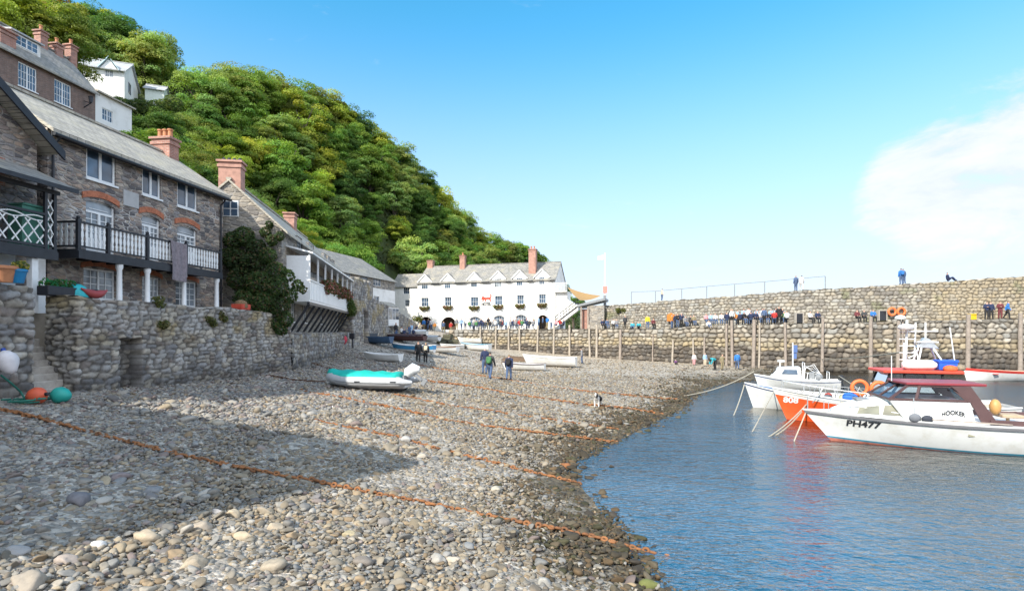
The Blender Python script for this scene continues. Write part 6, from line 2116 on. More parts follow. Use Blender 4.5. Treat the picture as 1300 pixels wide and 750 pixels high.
for sd in (-1, 1):
    rl1 = MB()
    pts = [Vector(H1.pos(u, 1, sd, -.05)) for u in np.linspace(.02, .3, 14)]
    top = [p + Vector((0, 0, .42 - .25 * (i / 13))) for i, p in enumerate(pts)]
    rl1.tube(top, .014, 6)
    for i in range(0, 14, 3): rl1.tube([pts[i], top[i]], .012, 6)
    rl1.build('bow_rail', M['steel'], B1); rl1 = MB()
    pts = [Vector(H1.pos(u, 1, sd, -.05)) for u in np.linspace(.8, .985, 6)]
    top = [p + Vector((0, 0, .38)) for p in pts]; rl1.tube(top, .013, 6)
    for i in (0, 2, 5): rl1.tube([pts[i], top[i]], .012, 6)
    rl1.build('stern_rail', M['steel'], B1)
ex = MB(); ex.box(4.32, 4.48, -H1.half(.495, .72) - .012, -H1.half(.495, .72) + .05, .55, .69); ex.build('vent_grille', paint('vent_khaki', (.3, .29, .2), .6), B1)
nm = text_mesh('HOOKER', .24, .004)
nl = len('HOOKER')
xs_ = [v.co.x for v in nm.vertices]; mid = (max(xs_) + min(xs_)) / 2
for v in nm.vertices:
    x = v.co.x - mid
    v.co = (4.0 + x * .62, -hw0 - .012 - max(v.co.z, 0), zd + .22 + v.co.y * .8 - .3 * x * x + .06)
link('lettering', nm, who, M['black_paint'])
# life rings at the bow rail
def ring(mb, c, r, t, ax='x', n=20, m=8):
    vs, fs = [], []
    for i in range(n):
        a = 2 * math.pi * i / n
        for k in range(m):
            b_ = 2 * math.pi * k / m
            rr = r + t * math.cos(b_)
            if ax == 'x': vs.append((c[0] + t * math.sin(b_), c[1] + rr * math.cos(a), c[2] + rr * math.sin(a)))
            else: vs.append((c[0] + rr * math.cos(a), c[1] + t * math.sin(b_), c[2] + rr * math.sin(a)))
    for i in range(n):
        for k in range(m): fs.append((i * m + k, ((i + 1) % n) * m + k, ((i + 1) % n) * m + (k + 1) % m, i * m + (k + 1) % m))
    mb.mesh(vs, fs)


orange = paint('life_ring_orange', (.72, .17, .05), .5)
# ---- the orange hulled boat
b2p = at(980, 492, 23.6)
B2 = boat_root('fishing_boat', (b2p.x, b2p.y), HD, 'orange hulled fishing boat with white numbers and red wheelhouse roof', 'boat', 'boats moored in the harbour')
H2 = Hull(8.2, 2.7, 1.36, .92, .95, -.4, .75, .8, e_mid=.36, e_bow=.85, p=2.1)
orh = paint('orange_hull', (.74, .10, .022), .35, .12)
h2o = H2.shell([(.25, 0), (.84, 1), (1.0, 2)], nu=40, sub=4).build('hull', [paint('antifoul_red', (.36, .06, .03), .6, .3), orh, M['gel_white']], B2, smooth=True, weld=True)
H2.deck(.012, .98, -.12, .05).build('deck', paint('deck_buff', (.5, .42, .32), .7), B2)
H2.rail(1.0, .07, .05, 0, 1, 36).build('gunwale', M['gel_white'], B2)
H2.lettering('808', .42, .76, .32, M['white_paint'], h2o, 1.1)
wh = MB(); zd2 = .85
for (xa, xb, za, zb_, hw) in ((3.9, 5.9, zd2, 1.62, .85),): wh.box(xa, xb, -hw, hw, za, zb_)
who2 = wh.build('wheelhouse', M['gel_white'], B2, bevel=.03)
fr2 = MB()
for sd in (-1, 1):
    for x in (3.95, 4.6, 5.85): fr2.bar((x, sd * .83, 1.62), (x + (.18 if x < 4.2 else 0), sd * .78, 2.12), .07)
for sd in (-1, 1): fr2.bar((3.92, sd * .83, 1.63), (5.9, sd * .83, 1.63), .06); fr2.bar((4.1, sd * .78, 2.11), (5.9, sd * .78, 2.11), .06)
fr2.bar((3.95, -.85, 1.63), (3.95, .85, 1.63), .06)
fr2.build('window_frame', M['dark'], who2)
gw2 = MB()
for sd in (-1, 1): gw2.face([(3.95, sd * .83, 1.62), (5.85, sd * .83, 1.62), (5.85, sd * .78, 2.12), (4.13, sd * .78, 2.12)])
gw2.face([(3.95, -.83, 1.62), (3.95, .83, 1.62), (4.13, .78, 2.12), (4.13, -.78, 2.12)])
gw2.build('glazing', M['clear'], who2)
rf2 = MB(); rf2.box(3.85, 6.5, -.98, .98, 2.12, 2.24); rf2.build('wheelhouse_roof', paint('roof_red', (.62, .07, .04), .4), B2, bevel=.03)
rs = MB(); rs.tube([(4.6, -.55, 2.42), (4.75, -.55, 2.44), (5.6, -.52, 2.44), (5.75, -.52, 2.42)], [.1, .19, .19, .1], 14); rs.build('liferaft_canister', M['gel_white'], B2, smooth=True)
cb = MB(); cb.box(5.82, 6.42, -.62, -.1, 2.25, 2.60); cb.box(5.79, 6.45, -.65, -.07, 2.54, 2.64)
cbo = cb.build('fish_crate', paint('crate_blue', (.02, .10, .55), .5), None, bevel=.02)
cbo.parent = None; cbo.matrix_world = Matrix.Translation((b2p.x, b2p.y, 0)) @ Matrix.Rotation(math.atan2(HD[1], HD[0]), 4, 'Z')
tag(cbo, 'bright blue fish crate on the red wheelhouse roof', 'crate')
mm = MB()
for a, c in (((5.15, -.4, 2.24), (5.5, 0, 3.4)), ((5.15, .4, 2.24), (5.5, 0, 3.4)), ((6.2, -.4, 2.24), (5.65, 0, 3.4)), ((6.2, .4, 2.24), (5.65, 0, 3.4))): mm.tube([a, c], .03, 8)
mm.tube([(5.58, 0, 3.2), (5.58, 0, 4.1)], .03, 8); mm.tube([(5.0, .3, 2.2), (5.05, .3, 4.2)], .045, 8); mm.tube([(4.75, -.35, 2.2), (4.75, -.35, 3.3)], .05, 8)
mm.tube([(4.95, .0, 3.75), (6.0, 0, 3.75)], .022, 6); mm.box(5.25, 5.95, -.2, .2, 3.3, 3.35)
for k in range(6): mm.tube([(4.78, .3, 2.6 + k * .28), (5.32, .3, 2.6 + k * .28)], .018, 6)
mm.tube([(5.3, .3, 2.3), (5.35, .3, 4.1)], .03, 8)
mm.tube([(5.0, -.35, 2.9), (5.25, -.2, 3.0), (5.35, 0, 3.35)], .03, 6); mm.tube([(4.9, -.3, 2.7), (5.2, -.3, 2.85), (5.3, -.2, 2.3)], .03, 6)
mso = mm.build('mast', M['white_paint'], B2)
rd = MB(); rd.lathe([(.02, 0), (.24, .03), (.29, .1), (.24, .2), (.08, .25)], (4.95, .1, 3.8), 16); rd.build('radar_dome', M['gel_white'], mso, smooth=True)
fl_ = MB(); fl_.prism([(5.25, 3.1), (6.0, 3.06), (5.68, 3.45), (5.5, 3.5)], -.14, .14); fl_.build('flood_lamp', M['steel'], mso, bevel=.02)
an = MB(); an.tube([(6.4, -.5, 2.24), (6.2, -.5, 3.9)], .02, 6); an.build('antenna', M['white_paint'], B2)
for (x, y, z) in ((3.1, -.7, 1.5), (3.75, -.78, 1.47)):
    rg_ = MB(); ring(rg_, (x, y, z), .27, .075, 'y'); o = rg_.build('life_ring', orange, None, smooth='all')
    o.matrix_world = Matrix.Translation((b2p.x, b2p.y, 0)) @ Matrix.Rotation(math.atan2(HD[1], HD[0]), 4, 'Z')
    tag(o, 'orange life ring nearer the bow of the orange boat' if x < 3.3 else 'orange life ring nearer the wheelhouse of the orange boat', 'life ring')
cl = MB()
rr5 = random.Random(3)
for k in range(26):
    x = rr5.uniform(1.2, 4.0); y = rr5.uniform(-.85, .3); cl.tube([(x, y, zd2), (x + rr5.uniform(-.4, .4), y + rr5.uniform(-.2, .2), zd2 + rr5.uniform(.25, .75))], .018, 5)
for sd in (-1, 1):
    pts = [Vector(H2.pos(u, 1, sd, -.05)) for u in np.linspace(.05, .5, 9)]
    cl.tube([p + Vector((0, 0, .35)) for p in pts], .016, 6)
    for p in pts[::2]: cl.tube([p, p + Vector((0, 0, .35))], .014, 6)
cl.build('rail_and_gear', M['steel'], B2)
gb_ = [('net_bag', (6.1, -.8, 2.32), (.24, .2, .14), (.62, .14, .05)), ('gear_box', (6.5, -.5, 2.34), (.2, .25, .15), (.25, .2, .14))]
for nm_, c, r_, col_ in gb_:
    q = MB(); q.ball(c, *r_, n=12, m=8)
    q.build(nm_, plain(nm_ + '_weave', col_, .9, .4, 14, bmp=.9), B2, smooth='all')
bl_ = MB(); bl_.ball((2.75, -.72, zd2 + .25), .3, .2, .2); bl_.build('blue_tarpaulin', paint('tarp_blue', (.03, .14, .5), .7), B2, smooth='all')

# loose gear on the foredeck of the orange boat
cols_ = [(.5, .2, .1), (.45, .43, .38), (.08, .1, .12), (.3, .06, .05), (.5, .48, .3), (.1, .2, .3)]
for k in range(9):
    x = 1.3 + .3 * k + rr5.uniform(-.1, .1); y = rr5.uniform(-.75, .2)
    q = MB(); q.ball((x, y, zd2 + .22), rr5.uniform(.12, .26), rr5.uniform(.1, .2), rr5.uniform(.08, .2), 9, 6)
    c_ = cols_[k % 6]; q.build('gear_bundle', plain('gear_%d' % (k % 6), c_, .9, .5, 12, bmp=1.0) if k < 6 else bpy.data.materials['gear_%d' % (k % 6)], B2, smooth='all')
# rods, boat hook and a grey bag on the cruiser's side deck
bh = MB(); bh.tube([(3.4, -1.2, zd + .12), (5.4, -1.28, zd + .06)], .022, 6); bh.build('boat_hook', M['timber'], B1)
bg2 = MB(); bg2.ball((2.98, -1.12, zd + .14), .17, .08, .14, 10, 7); bg2.build('bag', paint('bag_grey', (.16, .17, .19), .8), B1, smooth='all')
bg3 = MB(); bg3.ball((3.3, -1.14, zd + .12), .16, .08, .12, 10, 7); bg3.build('bag', paint('bag_dark', (.04, .045, .06), .8), B1, smooth='all')
wr = MB(); wr.tube([(2.6, -.3, zt_ + .08), (2.6, -.3, zt_ + .9)], .014, 5); wr.build('aerial', M['white_paint'], B1)
fl4 = MB(); fl4.tube([(3.0, -1.12, zd), (2.95, -1.08, zd + .75)], .02, 5); fl4.build('stanchion', M['steel'], B1)
# ---- white boat with blue deck
b3p = at(945, 487, 27.6)
B3 = boat_root('open_boat', (b3p.x, b3p.y), (.9, -.43), 'white boat with blue foredeck moored left of the orange hull', 'boat', 'boats moored in the harbour')
H3 = Hull(5.6, 2.1, 1.2, .78, .8, -.3, .5, .75, e_mid=.38, e_bow=.8)
H3.shell([(.93, 0), (1.0, 1)], nu=30).build('hull', [M['gel_white'], paint('deep_blue', (.03, .07, .2), .4)], B3, smooth=True, weld=True)
H3.deck(.012, .42, -.01).build('deck', paint('slate_blue_deck', (.13, .19, .3), .6), B3)
H3.inner(.4, .06).build('inside', paint('inside_grey', (.42, .44, .46), .6), B3)
H3.rail(1.0, .06, .05).build('gunwale', M['gel_white'], B3)

# ---- white boat with small cabin
b4p = at(957, 471, 37.5)
B4 = boat_root('cabin_boat', (b4p.x, b4p.y), (.93, -.37), 'small white cabin boat with mast moored nearest the quay', 'boat', 'boats moored in the harbour')
H4 = Hull(6.4, 2.3, 1.12, .72, .78, -.3, .5, .8)
H4.shell([(.2, 1), (.86, 0), (.92, 2), (1.0, 0)], nu=30).build('hull', [M['gel_white'], M['antifoul_pink'] if 'antifoul_pink' in M else M['rust'], paint('deep_blue', (.03, .07, .2), .4)], B4, smooth=True, weld=True)
H4.deck(.012, .98, -.04).build('deck', M['gel_white'], B4)
cbm = MB(); cbm.mesh([(1.2, -.6, .82), (3.6, -.85, .72), (3.5, -.72, 1.78), (1.9, -.6, 1.72), (1.2, .6, .82), (3.6, .85, .72), (3.5, .72, 1.78), (1.9, .6, 1.72)], [(0, 1, 2, 3), (7, 6, 5, 4), (0, 3, 7, 4), (1, 5, 6, 2), (3, 2, 6, 7)])
c4 = cbm.build('cabin', M['gel_white'], B4, bevel=.05)
w4 = MB(); w4.face([(2.1, -.73, 1.2), (3.3, -.815, 1.18), (3.25, -.755, 1.55), (2.3, -.695, 1.55)]); w4.face([(1.42, -.45, 1.18), (1.42, .45, 1.18), (1.74, .45, 1.55), (1.74, -.45, 1.55)])
w4.build('window', M['glass'], c4)
m4 = MB(); m4.tube([(3.0, 0, 1.75), (3.0, 0, 3.7)], .05, 8); m4.tube([(2.0, -.4, 1.75), (2.0, -.4, 2.25)], .04, 6); m4.lathe([(.03, 0), (.3, .04), (.3, .16), (.05, .2)], (2.1, -.2, 2.1), 14)
for k in range(5): m4.tube([(3.4 + .3 * k, -.5 + .2 * (k % 2), .8), (3.5 + .3 * k, -.2, 1.5 - .1 * k), (3.9 + .3 * k, 0, 1.2)], .025, 6)
for k in range(4):
    y = -.7 + .45 * k
    m4.tube([(3.7, y, .8), (3.9, y * .9, 1.7 + .15 * (k % 2)), (4.5, y * .8, 2.0 - .2 * k), (5.0, y, 1.2)], .022, 6)
m4.tube([(3.8, -.75, .8), (3.8, -.75, 2.1), (3.8, .75, 2.1), (3.8, .75, .8)], .03, 6); m4.tube([(5.6, -.6, .8), (5.6, -.6, 1.4), (5.6, .6, 1.4), (5.6, .6, .8)], .025, 6)
m4.build('mast', M['white_paint'], B4)
fg = MB(); fg.box(3.03, 3.35, -.02, .0, 2.9, 3.5); fg.box(3.03, 3.3, .02, .04, 2.4, 2.85); fg.build('signal_flag', paint('flag_blue', (.08, .14, .32), .8), B4)
ob = MB(); ob.box(4.2, 4.6, -.3, .1, .8, 1.35); ob.ball((4.9, -.2, 1.0), .3, .3, .25); ob.build('winch', M['grey_paint'], B4, bevel=.03)
em_ = MB(); em_.box(6.45, 6.7, -.15, .15, .7, 1.15); em_.tube([(6.55, 0, .8), (6.7, 0, .2), (6.75, 0, -.2)], .06, 8); em_.build('outboard_motor', M['black_paint'], B4, bevel=.03)

B4.scale = (.79, .79, .82)
# ---- red and white gig on the right
b5p = at(1222, 467, 43.0)
B5 = boat_root('rowing_gig', (b5p.x, b5p.y), (.99, -.12), 'long white rowing gig with red gunwale at the right edge', 'boat', 'boats moored in the harbour')
H5 = Hull(9.0, 1.9, .98, .72, .85, -.25, .35, .35, xm=.5)
H5.shell([(.82, 0), (1.0, 1)], nu=34).build('hull', [M['gel_white'], paint('gig_red', (.55, .05, .04), .4)], B5, smooth=True, weld=True)
H5.inner(.4, .05).build('inside', paint('gig_inside', (.45, .28, .2), .6), B5)
th5 = MB()
for k in range(5): th5.box(1.8 + k * 1.25, 2.1 + k * 1.25, -.72, .72, .5, .54)
th5.build('thwarts', paint('gig_red', (.55, .05, .04), .4), B5)

# ------------------------------------------------------------------ boats on the beach
def beach_boat(name, px, py, L, B, H, heading, label, hull, gun, inside, cover=None, group='boats hauled up on the beach', roll=0.0, lower=None, lift=.0, bands=None):
    p = on_beach(px, py)
    h = Vector((heading[0], heading[1], 0)).normalized()
    o = boat_root(name, (p.x - h.x * L / 2, p.y - h.y * L / 2), heading, label, 'boat', group, ground(p.x, p.y) + lift)
    o.rotation_euler = (roll, 0, math.atan2(h.y, h.x))
    hu_ = Hull(L, B, H * 1.28, H, H * 1.02, 0.0, L * .09, .72, e_mid=.36, e_bow=.75, kr=H * .12)
    mats = [hull, lower or hull]
    hu_.shell(bands or [(.35, 1), (1.0, 0)], nu=24).build('hull', mats, o, smooth=True, weld=True)
    hu_.rail(1.0, .07, .06, 0, 1, 24).build('gunwale', gun, o)
    if cover:
        mb = hu_.deck(.01, .99, .05, .28, 14); mb.build('cover', cover, o, smooth=True, weld=True)
    else:
        hu_.inner(.3, .05, 20, .3).build('inside', inside, o)
        th = MB()
        for u in (.35, .58, .8):
            a = hu_.pos(u, .8, 1); w_ = a[1] - .04; th.box(a[0] - .12, a[0] + .12, -w_, w_, a[2] - .02, a[2] + .02)
        th.build('thwarts', gun, o)
    return o, hu_


blue_d = paint('dark_blue_hull', (.04, .09, .17), .5); blue_b = paint('bright_blue_hull', (.05, .28, .55), .45); mar_c = paint('maroon_cover', (.055, .03, .034), .8)
inw = paint('inside_white', (.55, .56, .57), .6); brown = paint('varnished_wood', (.2, .1, .05), .5); grey_in = paint('inside_dark', (.14, .16, .18), .7)
beach_boat('dinghy', 485, 459, 2.8, 1.3, .52, (.97, -.22), 'small white open dinghy behind the teal covered inflatable', M['gel_white'], M['gel_white'], inw)
beach_boat('rowing_boat', 472, 436, 3.9, 1.5, .62, (.9, -.2), 'dark blue open boat in the shade by the buttress', blue_d, blue_d, grey_in)
beach_boat('rowing_boat', 459, 431, 3.4, 1.4, .55, (.7, -.5), 'dark boat lying nearest the buttress behind the blue one', paint('dark_grey_hull', (.06, .075, .09), .6), blue_d, grey_in)
beach_boat('covered_boat', 515, 436, 4.4, 1.5, .5, (.95, -.32), 'boat under a maroon cover behind the blue and white one', paint('dark_red_hull', (.09, .04, .042), .5), mar_c, grey_in, mar_c, lift=.25)
beach_boat('rowing_boat', 524, 448, 4.2, 1.6, .72, (.95, -.2), 'bright blue and white boat behind the person in black', blue_b, M['gel_white'], inw, lower=M['gel_white'], bands=[(.45, 1), (1.0, 0)])
beach_boat('rowing_boat', 555, 447, 4.4, 1.5, .55, (.95, -.28), 'white boat with dark gunwale right of the two dark walkers', M['gel_white'], brown, inw)
beach_boat('covered_boat', 523, 429, 3.8, 1.6, .6, (.95, -.1), 'white covered boat highest up the slip', M['gel_white'], M['gel_white'], inw, paint('white_cover', (.62, .62, .62), .8), lift=.2)
beach_boat('rowing_boat', 574, 443, 2.8, 1.3, .5, (.97, .1), 'white boat below the heap of lobster pots', M['gel_white'], M['gel_white'], inw)
beach_boat('rowing_boat', 603, 445, 4.2, 1.6, .8, (.9, -.42), 'white boat with a blue band at the foot of the quay', M['gel_white'], paint('band_blue', (.12, .35, .5), .5), inw, bands=[(.4, 1), (.72, 0), (1.0, 0)])
beach_boat('rowing_boat', 596, 438, 3.6, 1.5, .7, (.95, -.25), 'pale boat directly behind the blue banded boat', M['gel_white'], M['gel_white'], inw, lift=.25)
beach_boat('rowing_boat', 664, 470, 3.7, 1.4, .55, (.97, -.25), 'white boat with dark stripe beside the two walkers', M['gel_white'], paint('stripe_dark', (.08, .05, .05), .5), inw)
beach_boat('launch', 697, 465, 5.0, 1.9, .85, (.96, -.27), 'large white launch lying right of the striped boat', M['gel_white'], M['gel_white'], inw)

beach_boat('rowing_boat', 500, 431, 3.4, 1.4, .5, (.95, -.1), 'small blue boat behind the maroon cover near the bank wall', blue_b, M['gel_white'], grey_in)
beach_boat('covered_boat', 541, 433, 3.6, 1.5, .5, (.93, -.3), 'boat under a pale grey cover above the two dark walkers', M['gel_white'], paint('grey_cover', (.36, .38, .4), .8), inw, paint('grey_cover', (.36, .38, .4), .8))
# ---- the covered inflatable
p = on_beach(473, 495)
IB = empty('inflatable_boat', (p.x, p.y, p.z), math.atan2(-.10, .99), 'grey inflatable boat under a teal cover on the shingle', 'boat', 'boats hauled up on the beach')
tb = MB()
cp_ = []
Lh = 1.75
path = [(1.95, -.62, .40), (1.6, -.66, .40), (.6, -.68, .41), (-.6, -.66, .43), (-1.3, -.52, .48), (-1.75, -.22, .55), (-1.85, 0, .57), (-1.75, .22, .55), (-1.3, .52, .48), (-.6, .66, .43), (.6, .68, .41), (1.6, .66, .40), (1.95, .62, .40)]
A, s_ = polyline(path, .12)
tb.tube([tuple(a) for a in A], [(.06 + .17 * min(1, (min(i, len(A) - 1 - i)) / 4)) for i in range(len(A))], 14)
tb.build('tube', paint('hypalon_grey', (.40, .41, .42), .55), IB, smooth=True)
rk = MB()
for sd in (-1, 1):
    pts = [(a[0], a[1] + sd * .235, a[2] - .02) for a in A if a[1] * sd > .35]
    rk.tube(pts, .022, 6)
rk.build('rubbing_strake', M['grey_paint'], IB)
fh = MB(); fh.prism([(-1.4, .42), (-1.0, .16), (0, .1), (1.6, .12), (1.6, .42)], -.5, .5); fh.build('floor_hull', paint('hull_grey', (.5, .5, .5), .5), IB, bevel=.03)
cv = MB(); rows = []
for i in range(17):
    x = -1.98 + 3.25 * i / 16
    t = i / 16
    hw = .72 * min(1, (.12 + t * 3.2)) ** .6
    zt = .86 - .12 * t + .03 * math.sin(i * 1.7)
    rows.append([(x, -hw * 1.12 + .0, .50), (x, -hw * 1.0, .72 - .02 * t), (x, -hw * .6, zt - .02), (x, 0, zt + .05), (x, hw * .6, zt - .02), (x, hw * 1.0, .72 - .02 * t), (x, hw * 1.12, .50)])
for i in range(16):
    for k in range(6): cv.face([rows[i][k], rows[i + 1][k], rows[i + 1][k + 1], rows[i][k + 1]])
cv.face(rows[0]); cv.face(rows[-1])
teal = plain('teal_cover', (.01, .40, .33), .65, .18, 3, bmp=.4)
cv.build('cover', teal, IB, smooth='all', weld=True)
ob = MB(); ob.tube([(1.55, 0, .62), (1.62, 0, .78), (1.85, 0, .95), (2.1, 0, .92)], [.16, .24, .25, .12], 12)
oo = ob.build('outboard_motor', M['gel_white'], IB, smooth=True)
lg_ = MB(); lg_.bar((1.85, 0, .75), (2.2, 0, .42), .16, .12); lg_.bar((2.2, 0, .42), (2.38, 0, .3), .1, .3); lg_.build('motor_leg', M['grey_paint'], oo, bevel=.02)
tr_ = MB(); tr_.box(1.5, 1.56, -.5, .5, .3, .68); tr_.build('transom', M['grey_paint'], IB)
for sx in (-.35, 1.2):
    g_ = MB(); g_.box(sx - .12, sx + .12, -.935, -.86, .40, .46); g_.build('grab_handle', M['black_paint'], IB, bevel=.01)
wl_ = MB(); wl_.lathe([(.16, -.06), (.2, -.03), (.2, .03), (.16, .06)], (1.3, -.3, .16), 12, 'y'); wl_.lathe([(.16, -.06), (.2, -.03), (.2, .03), (.16, .06)], (1.3, .3, .16), 12, 'y'); wl_.build('trolley_wheel', M['black_paint'], IB)
# ================================================================== people
def skin_body(joints, edges, radii, root=0, sub=1):
    me = bpy.data.meshes.new('body'); me.from_pydata(joints, edges, [])
    o = bpy.data.objects.new('body', me); COL.objects.link(o)
    sk = o.modifiers.new('skin', 'SKIN'); sk.use_smooth_shade = True
    for i, r in enumerate(radii):
        d = me.skin_vertices[0].data[i]
        d.radius = r if isinstance(r, tuple) else (r, r)
        d.use_root = i == root
    ss = o.modifiers.new('sub', 'SUBSURF'); ss.levels = sub; ss.render_levels = sub
    dg = bpy.context.evaluated_depsgraph_get()
    out = bpy.data.meshes.new_from_object(o.evaluated_get(dg))
    bpy.data.objects.remove(o)
    return out


def pose(kind):
    """joint table for a 1.72 m adult; x right, y facing forward (-y is the front), z up"""
    J = {}
    hip = .90
    def put(n, x, y, z, r): J[n] = ((x, y, z), r)
    F = -1
    lean = 0
    if kind == 'sit':
        hip = .50
    if kind == 'ground':
        hip = .12
    if kind == 'bend':
        put('pelvis', 0, .12, .88, (.15, .12)); put('belly', 0, -.05, 1.0, (.14, .12)); put('chest', 0, -.28, 1.04, (.165, .12)); put('neck', 0, -.45, 1.0, .06); put('head', 0, -.53, .95, (.085, .095)); put('crown', 0, -.62, .90, (.075, .08))
    else:
        ly = {'walk': -.03, 'walk2': -.05}.get(kind, 0)
        put('pelvis', 0, 0, hip, (.15, .12)); put('belly', 0, ly * .5, hip + .2, (.135, .11)); put('chest', 0, ly, hip + .42, (.165, .115)); put('neck', 0, ly - .01, hip + .58, .058)
        put('head', 0, ly - .03, hip + .69, (.08, .092)); put('crown', 0, ly - .025, hip + .77, (.072, .082))
    cz = J['chest'][0]
    for s, n in ((-1, 'l'), (1, 'r')):
        if kind == 'bend':
            put('sh' + n, s * .19, -.30, 1.05, .062); put('el' + n, s * .2, -.36, .76, .046); put('wr' + n, s * .13, -.45, .52, .034); put('ha' + n, s * .11, -.47, .43, .036)
            put('hj' + n, s * .09, .12, .84, .10); put('kn' + n, s * .10, .02, .47, .065); put('an' + n, s * .10, .08, .09, .045); put('to' + n, s * .11, -.07, .04, .042)
        elif kind in ('sit', 'ground'):
            put('sh' + n, s * .19, 0, hip + .47, .06); put('el' + n, s * .23, -.06, hip + .2, .045); put('wr' + n, s * .12, -.28, hip + .17, .033); put('ha' + n, s * .07, -.36, hip + .16, .035)
            if kind == 'sit':
                put('hj' + n, s * .09, -.04, hip, .095); put('kn' + n, s * .11, -.44, hip + .02, .066); put('an' + n, s * .11, -.42, .09, .045); put('to' + n, s * .12, -.56, .04, .042)
            else:
                put('hj' + n, s * .09, -.04, hip, .095); put('kn' + n, s * .12, -.40, hip + .30, .066); put('an' + n, s * .11, -.66, .08, .045); put('to' + n, s * .12, -.8, .05, .042)
        else:
            st = {'stand': .02, 'stand2': -.03, 'walk': .22, 'walk2': -.2, 'fold': .03}[kind] * s
            put('sh' + n, s * .19, J['chest'][0][1], hip + .47, .062)
            if kind == 'fold':
                put('el' + n, s * .25, -.04, hip + .2, .046); put('wr' + n, s * .02, -.22, hip + .26, .034); put('ha' + n, -s * .06, -.20, hip + .28, .036)
            elif kind == 'stand2' and s > 0:
                put('el' + n, s * .24, -.06, hip + .22, .046); put('wr' + n, s * .12, -.26, hip + .42, .034); put('ha' + n, s * .07, -.28, hip + .52, .036)
            else:
                put('el' + n, s * .25, .02 + st * .5, hip + .18, .046); put('wr' + n, s * .25, -.06 + st * .9, hip - .05, .034); put('ha' + n, s * .24, -.08 + st, hip - .14, .036)
            put('hj' + n, s * .09, 0, hip - .06, .10); put('kn' + n, s * .10, -.02 - st * .6, .48, .066)
            put('an' + n, s * .10, .03 - st * 1.15 + (.05 if st * s < -.1 else 0), .09 + (.05 if st < -.15 else 0), .045); put('to' + n, s * .11, -.11 - st * 1.15, .04 + (.02 if st < -.15 else 0), .042)
    names = list(J)
    idx = {n: i for i, n in enumerate(names)}
    E = [('pelvis', 'belly'), ('belly', 'chest'), ('chest', 'neck'), ('neck', 'head'), ('head', 'crown')]
    for n in 'lr': E += [('chest', 'sh' + n), ('sh' + n, 'el' + n), ('el' + n, 'wr' + n), ('wr' + n, 'ha' + n), ('pelvis', 'hj' + n), ('hj' + n, 'kn' + n), ('kn' + n, 'an' + n), ('an' + n, 'to' + n)]
    me = skin_body([J[n][0] for n in names], [(idx[a], idx[b_]) for a, b_ in E], [J[n][1] for n in names])
    return me, J


def garment(me, J, picker, off, name, cut=None):
    """the faces of the body whose nearest bone is in the garment, lifted off the skin"""
    bones = [('pelvis', 'belly', 'T'), ('belly', 'chest', 'U'), ('chest', 'neck', 'U'), ('neck', 'head', 'H'), ('head', 'crown', 'H')]
    for n in 'lr': bones += [('sh' + n, 'el' + n, 'A'), ('el' + n, 'wr' + n, 'A'), ('wr' + n, 'ha' + n, 'N'), ('hj' + n, 'kn' + n, 'L'), ('kn' + n, 'an' + n, 'L'), ('an' + n, 'to' + n, 'S'), ('chest', 'sh' + n, 'U'), ('pelvis', 'hj' + n, 'L')]
    segs = [(Vector(J[a][0]), Vector(J[b_][0]), t, (a, b_)) for a, b_, t in bones]
    bm = bmesh.new(); bm.from_mesh(me); bm.normal_update()
    kill = []
    for f in bm.faces:
        c = f.calc_center_median(); best = (9, None, 0)
        for a, b_, t, nm in segs:
            d = b_ - a; u = max(0, min(1, (c - a).dot(d) / d.length_squared)); r = (c - a - d * u).length
            if r < best[0]: best = (r, t, u, nm)
        if not picker(best[1], best[2], c, best[3]): kill.append(f)
    bmesh.ops.delete(bm, geom=kill, context='FACES')
    for v in bm.verts: v.co += v.normal * off
    out = bpy.data.meshes.new(name); bm.to_mesh(out); bm.free()
    for p in out.polygons: p.use_smooth = True
    return out


POSES = {}
for kd in ('stand', 'stand2', 'walk', 'walk2', 'fold', 'sit', 'ground', 'bend'):
    me, J = pose(kd)
    hz = J['head'][0]
    POSES[kd] = dict(body=me,
                     jacket=garment(me, J, lambda t, u, c, nm: t in 'UA' or (t == 'T' and u > .15) or (t == 'A'), .022, 'jacket'),
                     trousers=garment(me, J, lambda t, u, c, nm: t == 'L' or (t == 'T' and u <= .4), .014, 'trousers'),
                     shoes=garment(me, J, lambda t, u, c, nm: t == 'S', .012, 'shoes'),
                     hair=garment(me, J, lambda t, u, c, nm: t == 'H' and nm[0] == 'head' and ((c.z > hz[2] + .045) or (c.y > hz[1] + .02)) if kd != 'bend' else (t == 'H'), .014, 'hair'))
    me.materials.append(M['skin'])
    for k in ('jacket', 'trousers', 'shoes', 'hair'): POSES[kd][k].materials.append(M['cloth'])
    # a nose and eyes that face the front
    f = MB(); fy = hz[1] - .088; fz_ = hz[2]
    if kd != 'bend':
        f.lathe([(.014, -.03), (.012, 0), (.004, .02)], (0, fy, fz_ + .01), 6)
        for s in (-1, 1): f.ball((s * .03, fy + .012, fz_ + .035), .009, n=6, m=4)
        fo_ = f.build('face', M['skin'], None, smooth=True); POSES[kd]['face'] = fo_.data; bpy.data.objects.remove(fo_)
bk = MB(); bk.box(-.15, .15, .13, .30, 1.02, 1.42); bk.box(-.11, .11, .30, .36, 1.04, 1.24)
bko = bk.build('backpack', M['cloth'], None, bevel=.04, smooth=True); PACK = bko.data; bpy.data.objects.remove(bko)

